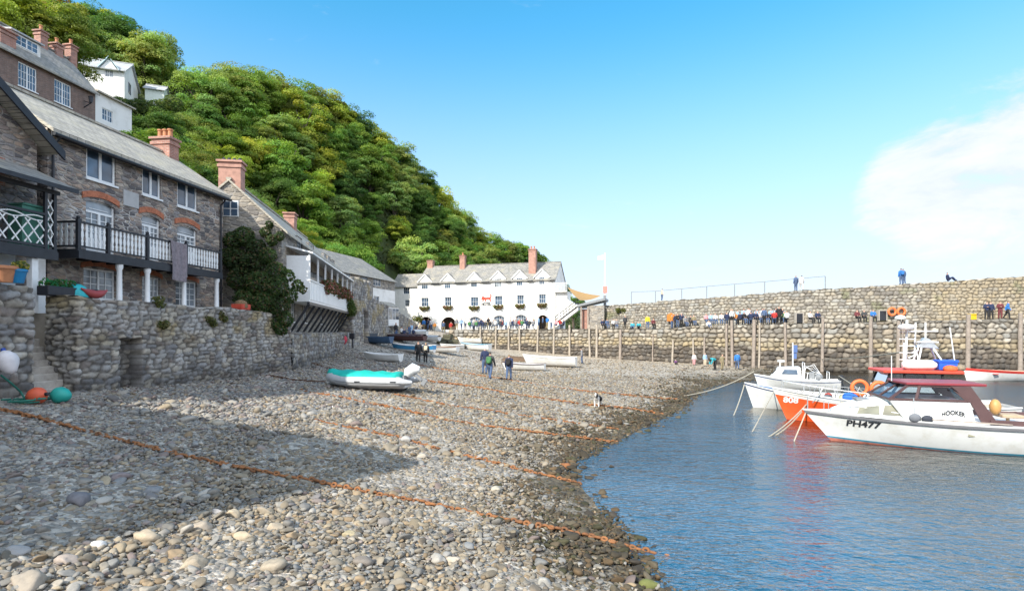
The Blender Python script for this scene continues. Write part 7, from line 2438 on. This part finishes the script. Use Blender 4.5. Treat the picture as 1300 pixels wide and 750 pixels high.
CLR = {'black': (.018, .018, .02), 'navy': (.02, .03, .075), 'dark grey': (.05, .052, .055), 'grey': (.22, .22, .23), 'white': (.55, .55, .55), 'red': (.42, .035, .03), 'teal': (.03, .32, .38), 'yellow': (.65, .50, .03), 'orange': (.5, .2, .04),
       'pale blue': (.30, .45, .62), 'blue': (.03, .16, .45), 'denim': (.07, .11, .20), 'khaki': (.24, .20, .12), 'pink': (.6, .28, .30), 'green': (.06, .18, .07), 'purple': (.12, .04, .14), 'cream': (.55, .48, .36), 'maroon': (.13, .03, .035)}
HAIRC = [(.03, .02, .012), (.09, .05, .025), (.30, .22, .12), (.45, .43, .40), (.015, .013, .012), (.2, .13, .06)]


def person(loc, face, kd, top, legs, label, group=None, h=1.72, pack=None, hair=None, detail=True):
    o = empty('person', loc, face, label, 'person', group)
    s = h / 1.72
    P = POSES[kd]
    for part in ('body', 'jacket', 'trousers', 'shoes', 'hair'):
        c = link(part, P[part], o); c.scale = (s, s, s)
        if part == 'jacket': c.color = (*CLR[top], 1)
        if part == 'trousers': c.color = (*CLR[legs], 1)
        if part == 'shoes': c.color = (.03, .028, .026, 1)
        if part == 'hair': c.color = (*(hair or HAIRC[int(hash01(int(loc[0] * 100), int(loc[1] * 100), 3) * 5.99)]), 1)
        if part == 'body' and 'face' in P and detail:
            n = link('face', P['face'], c)
    o.rotation_euler = (random.uniform(-.05, .05), random.uniform(-.05, .05), face)
    if pack: 
        b_ = link('backpack', PACK, o); b_.scale = (s, s, s); b_.color = (*CLR[pack], 1)
    return o


def facing(dx, dy):
    """turn so that the body's front (-y) looks along (dx, dy)"""
    return math.atan2(dy, dx) + math.pi / 2


# ---- on the beach
def pb(px, py, face, kd, top, legs, label, h=1.72, **kw):
    p = on_beach(px, py)
    return person((p.x, p.y, p.z + .02), face, kd, top, legs, label, None, h, **kw)


pb(531, 460, facing(.2, -1), 'walk', 'black', 'black', 'person all in black walking beside the blue and white boat', 1.74)
pb(540, 460, facing(-.1, 1), 'stand', 'dark grey', 'black', 'person in dark clothes carrying a pale bag by the boats', 1.70, pack='cream')
pb(615, 475, facing(-.2, 1), 'stand', 'navy', 'denim', 'tallest of the three walkers, in navy jacket and jeans', 1.80)
pb(622, 482, facing(.3, 1), 'walk', 'dark grey', 'denim', 'middle walker of three, dark jacket and small backpack', 1.62, pack='green')
pb(646, 483, facing(.2, 1), 'walk2', 'navy', 'denim', 'walker with navy top beside the dark striped white boat', 1.55, pack='black')
pb(739, 462, facing(-1, .2), 'stand', 'grey', 'denim', 'lone person in grey between the white launch and quay', 1.6)
pb(881, 464, facing(-.3, -1), 'stand', 'white', 'pink', 'child in white top and pink trousers at the quay foot', 1.25)
pb(895, 465, facing(.2, -1), 'stand', 'pale blue', 'cream', 'person in pale blue at the quay foot beside the child', 1.35)
pb(907, 470, facing(-1, -.2), 'bend', 'teal', 'black', 'person in teal jacket bending over at the quay foot', 1.72)
pb(917, 470, facing(.2, -1), 'stand2', 'khaki', 'khaki', 'person in brown next to the bending one in teal', 1.5)
pb(936, 469, facing(.3, 1), 'walk', 'blue', 'denim', 'person in blue jacket under the timber posts by the water', 1.6)
pb(858, 463, facing(0, -1), 'ground', 'purple', 'black', 'small child in purple sitting at the quay foot', 1.0)

# ---- along the quay
rp = random.Random(21)
crowd = []


def on_quay(px, inn, face, kd, top, legs, label, group=None, h=1.70, dz=0.0, **kw):
    q = quay_pt(px, inn)
    f = quay_pt(px, 0.2)
    z = quay_top_z(f[0], f[1]) + .03 + dz
    return person((q[0], q[1], z), face, kd, top, legs, label, group, h, detail=False, **kw)


ordn = ['first', 'second', 'third', 'fourth', 'fifth', 'sixth', 'seventh', 'eighth', 'ninth', 'tenth', 'eleventh', 'twelfth', 'thirteenth', 'fourteenth', 'fifteenth', 'sixteenth', 'seventeenth', 'eighteenth', 'nineteenth', 'twentieth']
# inn terrace: a row with their backs to the wall edge, seen from behind
TOPS = ['black', 'navy', 'dark grey', 'purple', 'maroon', 'grey', 'white', 'navy', 'black', 'red', 'denim', 'dark grey', 'pale blue', 'green', 'navy', 'pink']
k = 0
for i, px in enumerate(np.linspace(597, 676, 20)):
    px += rp.uniform(-1.2, 1.2); top = TOPS[rp.randrange(len(TOPS))]
    on_quay(px, .75 + rp.uniform(0, .3), facing(rp.uniform(-.4, .4), 1), 'sit', top, 'denim', '%s from the left in the row seated outside the inn, %s top' % (ordn[i], top), 'people seated outside the inn', rp.uniform(1.6, 1.8), .05)
TST = [(602, 2.6, 'white', 'stand'), (611, 3.0, 'navy', 'walk'), (620, 2.2, 'black', 'fold'), (636, 2.6, 'pink', 'stand'), (648, 2.0, 'white', 'stand2'), (656, 2.7, 'grey', 'fold'), (668, 2.2, 'purple', 'stand'), (678, 1.8, 'cream', 'stand2'), (684, 1.3, 'pale blue', 'stand'), (689.5, 2.4, 'denim', 'stand'), (694, 1.5, 'blue', 'fold'), (700, 1.7, 'white', 'stand2'), (706, 1.2, 'pink', 'sit'), (711, 1.4, 'red', 'sit'), (716, 1.3, 'navy', 'sit')]
for i, (px, inn, top, kd) in enumerate(TST):
    where = 'standing outside the inn' if kd != 'sit' else 'sitting below the inn stairs'
    on_quay(px, inn, facing(rp.uniform(-1, 1), rp.uniform(-1, .6)), kd, top, rp.choice(['denim', 'black', 'khaki']), 'person in %s top %s, %s of these from the left' % (top, where, ordn[i]), 'people standing outside the inn', rp.uniform(1.6, 1.8))
# in the archways and on the slip before them
for px, py, Y, top, kd, words in [(538, 420, 81, 'blue', 'stand', 'person in blue in the left archway of the inn'), (543, 420, 80.6, 'navy', 'fold', 'person in navy in the left archway beside one in blue'), (547.5, 420, 81, 'white', 'stand', 'person in white at the right side of the left archway'),
                                  (573, 419, 80, 'red', 'stand2', 'person in bright red before the second archway'), (563, 419.5, 79.6, 'denim', 'walk', 'person in denim left of the one in bright red'), (580, 420, 79.4, 'grey', 'stand', 'person in grey right of the one in bright red'), (586, 420, 79.5, 'pale blue', 'walk2', 'person in pale blue right of the second archway'), (591, 419, 80, 'white', 'stand', 'person in white just left of the seated row'), (552, 421, 79.4, 'orange', 'sit', 'person in orange sitting between the two archways')]:
    p = at(px, py, Y)
    person((p.x, p.y, max(ground(p.x, p.y), 3.6) if px < 575 else quay_top_z(p.x, p.y)), facing(rp.uniform(-1, 1), -1), kd, top, rp.choice(['denim', 'black', 'khaki']), words, 'people before the archways of the inn', 1.7, detail=False)
# people sitting in the shade below the bank wall
SB = ['black', 'navy', 'white', 'denim', 'grey', 'navy', 'pale blue', 'white', 'dark grey', 'cream', 'navy', 'black']
for i, px in enumerate(np.linspace(478, 527, 12)):
    y = 58 + i * 1.45; x = -12.1 - (0.1 if y < 66 else (y - 66) * .07) + .55 * (i % 2)
    p_ = at(px, 420, y)
    x = max(x, -12.25) if y < 68 else x
    person((x, y, ground(x, y) + .05), facing(1, -.5), 'sit' if i % 3 else 'stand', SB[i], rp.choice(['denim', 'black']), '%s from the left of those waiting below the bank wall, %s top' % (ordn[i], SB[i]), 'people waiting below the bank wall', rp.uniform(1.6, 1.78), detail=False)
# along the back of the walkway
WK = [(765, 'navy', 'sit'), (770, 'denim', 'sit'), (779, 'white', 'sit'), (783, 'grey', 'sit'), (793, 'dark grey', 'stand'), (803, 'teal', 'ground'), (811, 'teal', 'ground'), (823, 'yellow', 'stand'), (829, 'maroon', 'sit')]
for i, (px, top, kd) in enumerate(WK):
    on_quay(px, 3.2, facing(rp.uniform(-.3, .3), -1), kd, top, 'denim' if i % 2 else 'black', 'person in %s %s on the walkway, %s right of the shelter' % (top, {'sit': 'sitting', 'stand': 'standing', 'ground': 'lounging'}[kd], ordn[i]), 'people on the walkway right of the shelter')
for i, (px, top, kd) in enumerate([(853, 'orange', 'stand2'), (857, 'navy', 'stand'), (861, 'black', 'fold'), (865, 'navy', 'stand2'), (870, 'grey', 'sit'), (876, 'dark grey', 'sit'), (881, 'khaki', 'sit')]):
    on_quay(px, 3.6, facing(rp.uniform(-.6, .6), -1), kd, top, 'black' if i % 2 else 'denim', '%s person of the small group left of the quay steps, %s top' % (ordn[i], top), 'small group left of the quay steps', 1.72)
for i, (px, top, kd) in enumerate([(897, 'pink', 'sit'), (903, 'pale blue', 'sit'), (908, 'white', 'sit'), (916, 'white', 'sit'), (899.5, 'white', 'ground')]):
    on_quay(px, .9 if i < 4 else .25, facing(rp.uniform(-.3, .3), -1), kd, top, 'denim', '%s of five sitting where the quay wall steps up, %s top' % (ordn[i], top), 'people where the quay wall steps up', 1.66, -.35 if i == 4 else .05)
CR = ['navy', 'white', 'orange', 'navy', 'black', 'white', 'navy', 'navy', 'white', 'denim', 'dark grey', 'navy', 'red', 'black', 'green', 'white']
for i in range(16):
    px = 924 + i * 5.0 + rp.uniform(-1, 1)
    kd = 'sit' if i % 4 != 1 else 'stand'
    on_quay(px, .8 + .5 * (i % 3), facing(rp.uniform(-.4, .4), -1 if i % 3 else 1), kd, CR[i], 'black' if i % 2 else 'denim', '%s from the left in the crowd on the quay edge, %s top' % (ordn[i], CR[i]), 'crowd on the quay edge', rp.uniform(1.6, 1.78), .05)
for i in range(9):
    px = 927 + i * 8.3 + rp.uniform(-1, 1); top = rp.choice(['navy', 'white', 'black', 'denim', 'grey', 'pale blue'])
    on_quay(px, 2.6 + .4 * (i % 2), facing(rp.uniform(-.6, .6), -1), 'stand' if i % 2 else 'fold', top, 'black', '%s from the left standing behind the seated crowd, %s top' % (ordn[i], top), 'people standing behind the seated crowd', rp.uniform(1.62, 1.78))
for px, top, kd, words in [(1028, 'white', 'sit', 'person in white sitting right of the left black hatch'), (1038, 'navy', 'sit', 'person in navy sitting beside the one in white'), (1088, 'maroon', 'sit', 'person in maroon sitting left of the right black hatch'), (1096, 'dark grey', 'sit', 'person in dark grey between maroon and blue tops'), (1109, 'blue', 'sit', 'person in blue sitting next to the right black hatch')]:
    on_quay(px, 3.4, facing(rp.uniform(-.3, .3), -1), kd, top, 'black', words, 'people sitting against the harbour wall', 1.7)
for px, top, kd, legs, words in [(1252, 'navy', 'fold', 'black', 'leftmost of four at the right end of the walkway, navy top'), (1259, 'navy', 'stand', 'black', 'person leaning back in dark top, second of the four'), (1270, 'maroon', 'fold', 'maroon', 'person all in brown red, third of the four'), (1279, 'blue', 'walk2', 'black', 'rightmost of the four, striding in a blue jacket')]:
    on_quay(px, 2.6, facing(-.4 if px < 1275 else 1, -1), kd, top, legs, words, 'four people at the right end of the walkway', 1.74)


# ---- on top of the harbour wall
def on_wall(px, face, kd, top, legs, label, h=1.72, inn=1.0, **kw):
    q = quay_pt(px, BACK + inn); e = quay_pt(px, BACK)
    return person((q[0], q[1], upper_top_z(e[0], e[1]) + .06), face, kd, top, legs, label, None, h, detail=False, **kw)


on_wall(840, facing(1, .2), 'stand', 'cream', 'denim', 'lone person in a pale top on the harbour wall by the railing', 1.6)
on_wall(1010, facing(-.2, 1), 'stand', 'denim', 'denim', 'person in denim on the wall top near the railing end', 1.7)
on_wall(1017, facing(.3, 1), 'walk', 'white', 'white', 'person in white beside the one in denim on the wall', 1.66)
on_wall(1144, facing(.1, 1), 'stand', 'blue', 'denim', 'person with a bright blue backpack on the wall top', 1.7, pack='blue')
on_wall(1148.5, facing(-.2, 1), 'stand', 'denim', 'denim', 'person close beside the blue backpack on the wall', 1.64)
on_wall(1203, facing(1, -.3), 'ground', 'navy', 'navy', 'person sitting with knees up on top of the harbour wall', 1.72, .8)

# ---- the dog
me = skin_body([(0, .32, .42), (0, 0, .44), (0, -.30, .43), (0, -.44, .56), (0, -.52, .63), (0, -.66, .60), (0, .5, .40), (0, .68, .28),
                (-.09, -.30, .34), (-.09, -.30, .19), (-.09, -.32, .03), (.09, -.30, .34), (.09, -.26, .19), (.09, -.28, .03),
                (-.09, .32, .34), (-.09, .25, .25), (-.09, .38, .16), (-.09, .34, .03), (.09, .32, .34), (.09, .25, .25), (.09, .40, .16), (.09, .36, .03), (-.06, -.49, .72), (.06, -.49, .72)],
               [(0, 1), (1, 2), (2, 3), (3, 4), (4, 5), (0, 6), (6, 7), (2, 8), (8, 9), (9, 10), (2, 11), (11, 12), (12, 13), (0, 14), (14, 15), (15, 16), (16, 17), (0, 18), (18, 19), (19, 20), (20, 21), (4, 22), (4, 23)],
               [.12, .125, .145, .09, .085, .036, .045, .05, .06, .038, .034, .06, .038, .034, .085, .06, .035, .034, .085, .06, .035, .034, .025, .025], 1)
for m_ in (paint('black_fur', (.02, .02, .022), .9, .3, 12), paint('white_fur', (.68, .66, .62), .9, .12, 12)): me.materials.append(m_)
for p in me.polygons:
    c = p.center
    w = (c.z < .26) or (-.47 < c.y < -.22 and c.z < .56) or (c.y < -.5 and abs(c.x) < .03) or (c.y > .6)
    p.material_index = 1 if w else 0
p = on_beach(759, 517)
dg_ = empty('dog', (p.x, p.y, p.z + .02), facing(-.35, -1), 'black and white dog standing among the rusty chains', 'dog')
db_ = link('body', me, dg_); db_.scale = (.95, .95, .95)

# ================================================================== timber posts along the quay
PX_ = [(610, 1), (629, 1), (646, 1), (660, 1), (682, 1), (703, 1), (723.5, 1), (749, 1), (757.5, 1.1), (787.6, 1.25), (828, .6), (853, .8), (880, .7), (894, .7), (922.6, .9), (930, 1.05), (957, 1.3), (964, .7), (998, .95), (1044, 1), (1105, 1.2), (1140, 1.15), (1145, .6), (1228, 1.35), (1294, 1.25)]
for k, (px, w) in enumerate(PX_):
    q = quay_pt(px, -.42); z1 = quay_top_z(*quay_pt(px)); z0 = ground(min(q[0], 70), q[1]) - .4
    top_y = {787.6: 418, 828: 424, 853: 431, 880: 430, 894: 428}.get(px, None)
    zt = z1 + (.5 if w >= 1 else .15) if top_y is None else EYE + (HZ - top_y) / FPX * q[1]
    r_ = .135 * w * (1 if q[1] > 62 else 1.05)
    mb = MB(); lean = rp.uniform(-.03, .03); n_ = 7
    mb.tube([(lean * t / n_ * 4 + rp.uniform(-.012, .012), rp.uniform(-.012, .012), z0 + (zt - z0) * t / n_) for t in range(n_ + 1)], [r_ * (1.08 - .16 * t / n_) * rp.uniform(.96, 1.04) for t in range(n_ + 1)], 10)
    o = mb.build('mooring_post', M['timber_pale'] if (px < 760 or px in (964, 853, 880)) else M['timber'], None, smooth=True)
    o.location = (q[0], q[1], 0)
    word = 'pale thin' if w < .8 else ('thick dark' if w > 1.2 else 'weathered')
    nn = ordn[k] if k < 20 else ['twenty first', 'twenty second', 'twenty third', 'twenty fourth', 'twenty fifth'][k - 20]
    tag(o, '%s timber post against the quay wall, %s from the left' % (word, nn), 'post', 'timber posts along the quay')

# railing on top of the harbour wall
rail = empty('wall_railing', (0, 0, 0), 0, 'thin wire railing on top of the harbour wall', 'railing')
tops = []
for px, py0, py1 in [(801, 386, 370.5), (832, 384, 369.5), (865, 381, 366.5), (897, 378.5, 363.5), (933, 376, 360.5), (971, 373, 357.5), (1047.5, 368, 350.5)]:
    q = quay_pt(px, BACK + 1.9); e = quay_pt(px, BACK); zb = upper_top_z(e[0], e[1]); zt = EYE + (HZ - py1) / FPX * q[1]
    tops.append((q[0], q[1], zt))
    MB().tube([(q[0], q[1], zb), (q[0], q[1], zt)], .05, 6).build('post', M['grey_paint'], rail)
rw_ = MB(); rw_.tube(tops, .035, 5); rw_.build('wire', M['grey_paint'], rail)

# hatches, life ring stations, lamp, boxes on the walkway
def hatch(px0, py0, px1, py1, label):
    q = quay_pt((px0 + px1) / 2, BACK - .55); a = at(px0, py1, q[1]); b_ = at(px1, py0, q[1])
    o = empty('wall_hatch', (q[0], q[1], a.z), 0, label, 'hatch', 'black hatches in the harbour wall')
    w = b_.x - a.x; h_ = b_.z - a.z
    MB().box(-w / 2, w / 2, -.04, .12, 0, h_).build('shutter', M['black_paint'], o)
    f = MB(); f.box(-w / 2 - .1, -w / 2, -.08, .3, -.05, h_ + .1); f.box(w / 2, w / 2 + .1, -.08, .3, -.05, h_ + .1); f.box(-w / 2, w / 2, -.08, .3, h_, h_ + .1)
    f.build('frame', M['concrete'], o)


hatch(1010.5, 398, 1018.5, 409.5, 'left black hatch at the foot of the harbour wall')
hatch(1116, 394.5, 1124.5, 406.5, 'right black hatch at the foot of the harbour wall')
q = quay_pt(1138, BACK - .5); c = at(1138, 395.5, q[1])
lb = MB(); ring(lb, (-.42, 0, 0), .36, .11, 'y'); 
for k, (dx, words) in enumerate([(-.5, 'left orange life ring hung on the harbour wall'), (.42, 'right orange life ring hung on the harbour wall')]):
    lb = MB(); ring(lb, (0, 0, 0), .36, .11, 'y'); o = lb.build('life_ring', orange, None, smooth='all'); o.location = (c.x + dx, q[1] - .1, c.z); tag(o, words, 'life ring', 'life rings on the harbour wall')
q = quay_pt(851, BACK - .4); c = at(851, 403, q[1])
cab = MB(); cab.prism([(-.45, -.45), (.45, -.45), (.45, .3), (0, .55), (-.45, .3)], -.15, .15); co_ = cab.build('life_ring_cabinet', paint('cabinet_orange', (.6, .2, .04), .5), None, bevel=.03); co_.location = (c.x, q[1] - .2, c.z); tag(co_, 'orange life ring cabinet behind the small standing group', 'cabinet')
q = quay_pt(1233.5, 3.5); c = at(1233.5, 403, q[1])
yb = MB(); yb.box(-.3, .3, -.25, .25, 0, .5); yb.prism([(-.34, .503), (.34, .503), (.24, .62), (-.24, .62)], -.28, .28); o = yb.build('grit_bin', paint('bin_yellow', (.62, .40, .02), .5), None, bevel=.03); o.location = (c.x, q[1], quay_top_z(*quay_pt(1233.5)) + .03); tag(o, 'yellow grit bin left of the four people on the walkway', 'bin')
q = quay_pt(1143, -.35); c = at(1143, 403, q[1])
ld_ = MB(); ld_.lathe([(.05, -.5), (.06, -.1), (.40, -.08), (.46, .05), (.36, .22), (.12, .32)], (0, 0, 0), 16); o = ld_.build('quay_lamp', M['gel_white'], None, smooth=True); o.location = (c.x, q[1], c.z - .1); tag(o, 'white domed lamp on the post beside the life rings', 'lamp')
# lobster pots and gear on the slip
rq = random.Random(9)
for k, (px, py) in enumerate([(561, 438), (567, 437), (572, 438), (578, 437), (565, 431), (571, 430), (576, 431), (584, 437), (569, 424)]):
    Y = 68 + .4 * (k % 3); c = at(px, py, Y)
    g_ = ground(c.x, Y)
    mb = MB(); w = rq.uniform(.5, .65)
    prof = [(-.36, 0), (.36, 0), (.36, .22), (.22, .44), (-.22, .44), (-.36, .22)]
    for x in (-w, -w / 3, w / 3, w):
        for i in range(6):
            a, b_ = prof[i], prof[(i + 1) % 6]; mb.bar((x, a[0], a[1]), (x, b_[0], b_[1]), .05)
    for a in prof: mb.bar((-w, a[0], a[1]), (w, a[0], a[1]), .045)
    po = mb.build('lobster_pot', paint('pot_frame', (.09, .08, .06), .9), None)
    po.location = (c.x, Y, g_ + (0 if k < 4 or k == 7 else (.46 if k != 8 else .92))); po.rotation_euler = (0, 0, rq.uniform(-.6, .6))
    nt_ = MB(); nt_.prism([(a * .93, .02 + b_ * .94) for a, b_ in prof], -w * .96, w * .96, 'x'); nt_.build('netting', plain('net_olive', (.10, .10, .06), .95, .4, 16, bmp=.9), po) if k == 0 else link('netting', bpy.data.objects['netting'].data, po)
    tag(po, 'dark lobster pot in the heap on the slip below the archways', 'lobster pot', 'lobster pots heaped on the slip')
# brown net heap by the striped boat
p = on_beach(653, 458)
mb = MB(); rows = []
for i in range(14):
    for j in range(9):
        u, v = i / 13 * 2 - 1, j / 8 * 2 - 1
        rows.append((u * 1.5, v * .8, max(0, (1 - u * u) * (1 - v * v)) ** .6 * (.45 + .15 * math.sin(i * 2.3) * math.cos(j * 1.9)) - .02))
mb.mesh(rows, [(i * 9 + j, (i + 1) * 9 + j, (i + 1) * 9 + j + 1, i * 9 + j + 1) for i in range(13) for j in range(8)])
o = mb.build('fishing_net', plain('net_brown', (.14, .09, .055), .95, .45, 18, bmp=1.0), None, smooth='all'); o.location = (p.x, p.y, p.z); tag(o, 'heap of brown fishing net behind the striped white boat', 'fishing net')

# ================================================================== buoys and clutter at the left
def buoy(c, r, col, label, name='buoy', axis=(0, 0, 1), tip=None, ry=1.18):
    o = empty(name, c, 0, label, 'buoy')
    b_ = MB(); b_.lathe([(.02, -r * ry), (r * .5, -r * ry * .86), (r * .86, -r * .5), (r, 0), (r * .88, r * .5), (r * .55, r * .9), (r * .2, r * 1.15), (.03, r * 1.2)], (0, 0, 0), 18)
    bo2 = b_.build('float', col, o, smooth='all')
    e = MB(); e.lathe([(r * .22, r * 1.1), (r * .2, r * 1.45), (r * .1, r * 1.5)], (0, 0, 0), 10); e.build('rope_eye', tip or M['black_paint'], o, smooth=True)
    d = Vector(axis).normalized(); o.rotation_euler = d.to_track_quat('Z', 'Y').to_euler()
    return o


p = on_beach(47, 513); buoy((p.x, p.y, p.z + .22), .22, paint('buoy_orange', (.62, .11, .05), .5), 'orange red buoy on the pebbles at the foot of the steps', axis=(.9, -.1, .15))
p = on_beach(74, 512); buoy((p.x + .06, p.y, p.z + .22), .22, paint('buoy_teal', (.02, .33, .28), .5), 'teal buoy beside the orange one below the steps', axis=(-.95, .1, .1))
c = at(9, 458, 13.6)
buoy((c.x, c.y, c.z), .24, paint('fender_white', (.6, .57, .58), .5), 'white and blue fender hanging on the sea wall at left', axis=(-.5, .2, .9), tip=paint('fender_blue', (.02, .06, .3), .5), ry=1.5)
rb__ = MB(); rr9 = random.Random(12)
p0 = on_beach(32, 512)
for k in range(10):
    a = Vector((p0.x + rr9.uniform(-.5, .4), p0.y + rr9.uniform(-.3, .3), p0.z + .06)); pts = [a]
    for j in range(6): a = a + Vector((rr9.uniform(-.25, .25), rr9.uniform(-.2, .2), rr9.uniform(-.02, .03))); a.z = max(p0.z + .05, a.z); pts.append(a)
    rb__.tube(pts, .022, 5)
pr_ = [at(1, 476, 13.7), at(14, 486, 13.9), at(26, 497, 14.2), p0 + Vector((0, 0, .1))]
rb__.tube(pr_, .025, 6)
o = rb__.build('tangled_rope', paint('rope_green', (.03, .16, .12), .9), None); tag(o, 'tangled green rope by the orange buoy at the wall', 'rope')
# things on the terrace wall
def kayak(px, py, L, col, label, Y, ang):
    c = at(px, py, Y)
    mb = MB(); n_ = 10
    mb.tube([(-L / 2 + L * i / n_, 0, .04 * ((i / n_ * 2 - 1) ** 2) * 4) for i in range(n_ + 1)], [max(.02, .14 * (1 - (abs(i / n_ * 2 - 1)) ** 2.4)) for i in range(n_ + 1)], 12)
    o = mb.build('kayak', col, None, smooth=True); o.location = c; o.rotation_euler = (0, 0, ang); tag(o, label, 'kayak')
    s_ = MB(); s_.lathe([(.13, 0), (.14, .03), (.11, .05)], (0, 0, .1), 14, 'z', (1.2, .6, 1)); s_.build('cockpit_rim', M['black_paint'], o)


dsh = math.atan2(.992, .1275)
tpl = [(98, 364, paint('upturned_teal', (.02, .38, .42), .5), 'upturned teal tub on the terrace wall beside the planter', .31, .22), (88, 371, paint('upturned_green', (.03, .36, .2), .5), 'green rounded float left of the teal tub on the wall', .26, .17)]
for px, py, col, words, rx, rz__ in tpl:
    c = at(px, py, 17.3)
    mb = MB(); mb.lathe([(rx, -rz__), (rx * 1.02, -rz__ * .8), (rx * .95, 0), (rx * .7, rz__ * .6), (rx * .3, rz__ * .95), (.02, rz__)], (0, 0, 0), 18); o = mb.build('upturned_tub', col, None, smooth=True); o.location = (c.x, c.y, 4.78 + rz__); tag(o, words, 'tub')
c = at(122, 372, 17.9); kayak(120, 373.5, .95, paint('kayak_red', (.30, .05, .05), .5), 'small dull red boat shell lying on the terrace wall', 17.6, dsh)
c = at(74, 368, 16.7)
pl = MB(); pl.box(-.5, .5, -.2, .2, 0, .28); o = pl.build('planter', M['black_paint'], None, bevel=.02); o.location = (c.x, c.y, 4.8); o.rotation_euler = (0, 0, dsh); tag(o, 'black trough planter on the wall left of the teal tub', 'planter')
q = leaf_cloud('plants', [(x, 0, .36) for x in np.linspace(-.4, .4, 6)], .16, 320, .05, [(.03, .2, .08), (.06, .12, .03)], 71, None, None); q.parent = o
c = at(22, 358, 14.3)
bp2 = MB(); bp2.lathe([(.13, 0), (.2, .3), (.22, .3), (.21, .36), (.17, .36)], (0, 0, 0), 16); o = bp2.build('bucket', paint('bucket_blue', (.01, .17, .36), .5), None, smooth=True); o.location = (c.x, c.y, 4.98); tag(o, 'blue bucket of flowers on the left wall end', 'bucket')
q = leaf_cloud('plants', [(0, 0, .42), (.08, .05, .45)], .14, 180, .045, [(.35, .3, .06), (.08, .12, .03)], 72, None, None); q.parent = o
c = at(6, 361, 14.1)
tp = MB(); tp.lathe([(.16, 0), (.26, .34), (.29, .34), (.28, .42), (.2, .42)], (0, 0, 0), 16); o = tp.build('flower_pot', M['terracotta'], None, smooth=True); o.location = (c.x, c.y, 4.98); tag(o, 'terracotta flower pot at the left edge beside the blue bucket', 'flower pot')
c = at(306, 389, 24.6)
cr2 = MB(); cr2.box(-.32, .32, -.24, .24, 0, .06)
for sx in (-1, 1): cr2.box(sx * .32 - .02, sx * .32 + .02, -.24, .24, .06, .24)
for sy in (-1, 1): cr2.box(-.3, .3, sy * .24 - .02, sy * .24 + .02, .06, .24)
o = cr2.build('crate', paint('crate_red', (.5, .07, .04), .6), None); o.location = (c.x, c.y, 4.72); o.rotation_euler = (0, 0, dsh); tag(o, 'red crate on the sea wall in front of the creeper', 'crate')
sk_ = MB(); sk_.lathe([(.28, 0), (.3, .1), (.22, .3), (.08, .36)], (0, 0, 0), 12); o = sk_.build('wicker_basket', plain('wicker', (.2, .13, .07), .9, .4, 18, bmp=.9), None, smooth=True); o.location = (c.x, c.y, 4.79); tag(o, 'brown upturned wicker basket inside the red crate', 'basket')
# red buoys and motor by the low wall
p = on_beach(436, 443)
buoy((p.x, p.y - .2, p.z + .75), .36, paint('buoy_pink_red', (.55, .05, .08), .5), 'pink red buoy hanging at the end of the low sea wall', axis=(.2, .1, -1))
mt = MB(); mt.box(-.2, .2, -.2, .2, .75, 1.2); mt.bar((0, 0, .8), (.1, -.2, .05), .14); o = mt.build('outboard_motor', M['black_paint'], None, bevel=.04); o.location = (p.x + .7, p.y, p.z + .05); tag(o, 'dark outboard motor standing right of the pink red buoy', 'motor')

# ================================================================== mooring ropes
def rope(pts, r, label, mat='rope', sag=.0):
    a, b_ = Vector(pts[0]), Vector(pts[-1])
    P = [a.lerp(b_, k / 14) + Vector((0, 0, -sag * 4 * (k / 14) * (1 - k / 14))) for k in range(15)] if len(pts) == 2 else pts
    o = MB().tube(P, r, 6).build('mooring_rope', M[mat], None, smooth=True)
    tag(o, label, 'rope', 'mooring ropes')


bw = lambda B, H: Vector((B.location.x, B.location.y, H))
q = on_beach(868, 503); rope([q + Vector((0, 0, .03)), bw(B4, 1.05)], .03, 'long rope from the beach to the cabin boat bow', sag=.25)
rope([bw(B3, 1.1), at(930, 530, 24.5)], .025, 'slack rope from the blue decked bow into the water', sag=.1)
rope([bw(B3, 1.0) + Vector((1.4, -.4, 0)), at(955, 548, 20.6)], .022, 'second rope from the blue decked boat into the water')
rope([bw(B2, .75) + Vector((1.1, -.75, 0)), at(975, 555, 19.6)], .025, 'pale rope from the orange hull down to the water', sag=.1)
rope([bw(B1, .95), at(985, 552, 19.9)], .022, 'thin rope from the white cruiser bow to the water', sag=.08)
rope([bw(B1, .9) + Vector((.1, -.05, 0)), at(1008, 560, 18.8)], .022, 'steep rope close under the white cruiser bow')
q = quay_pt(1044, -.5); rope([(q[0], q[1], 1.2), at(1168, 443, 22)], .03, 'long straight rope from the quay to the orange boat mast', sag=.15)
rope([at(1065, 477, 36.5), at(1100, 500, 24)], .025, 'rope astern of the small cabin boat')
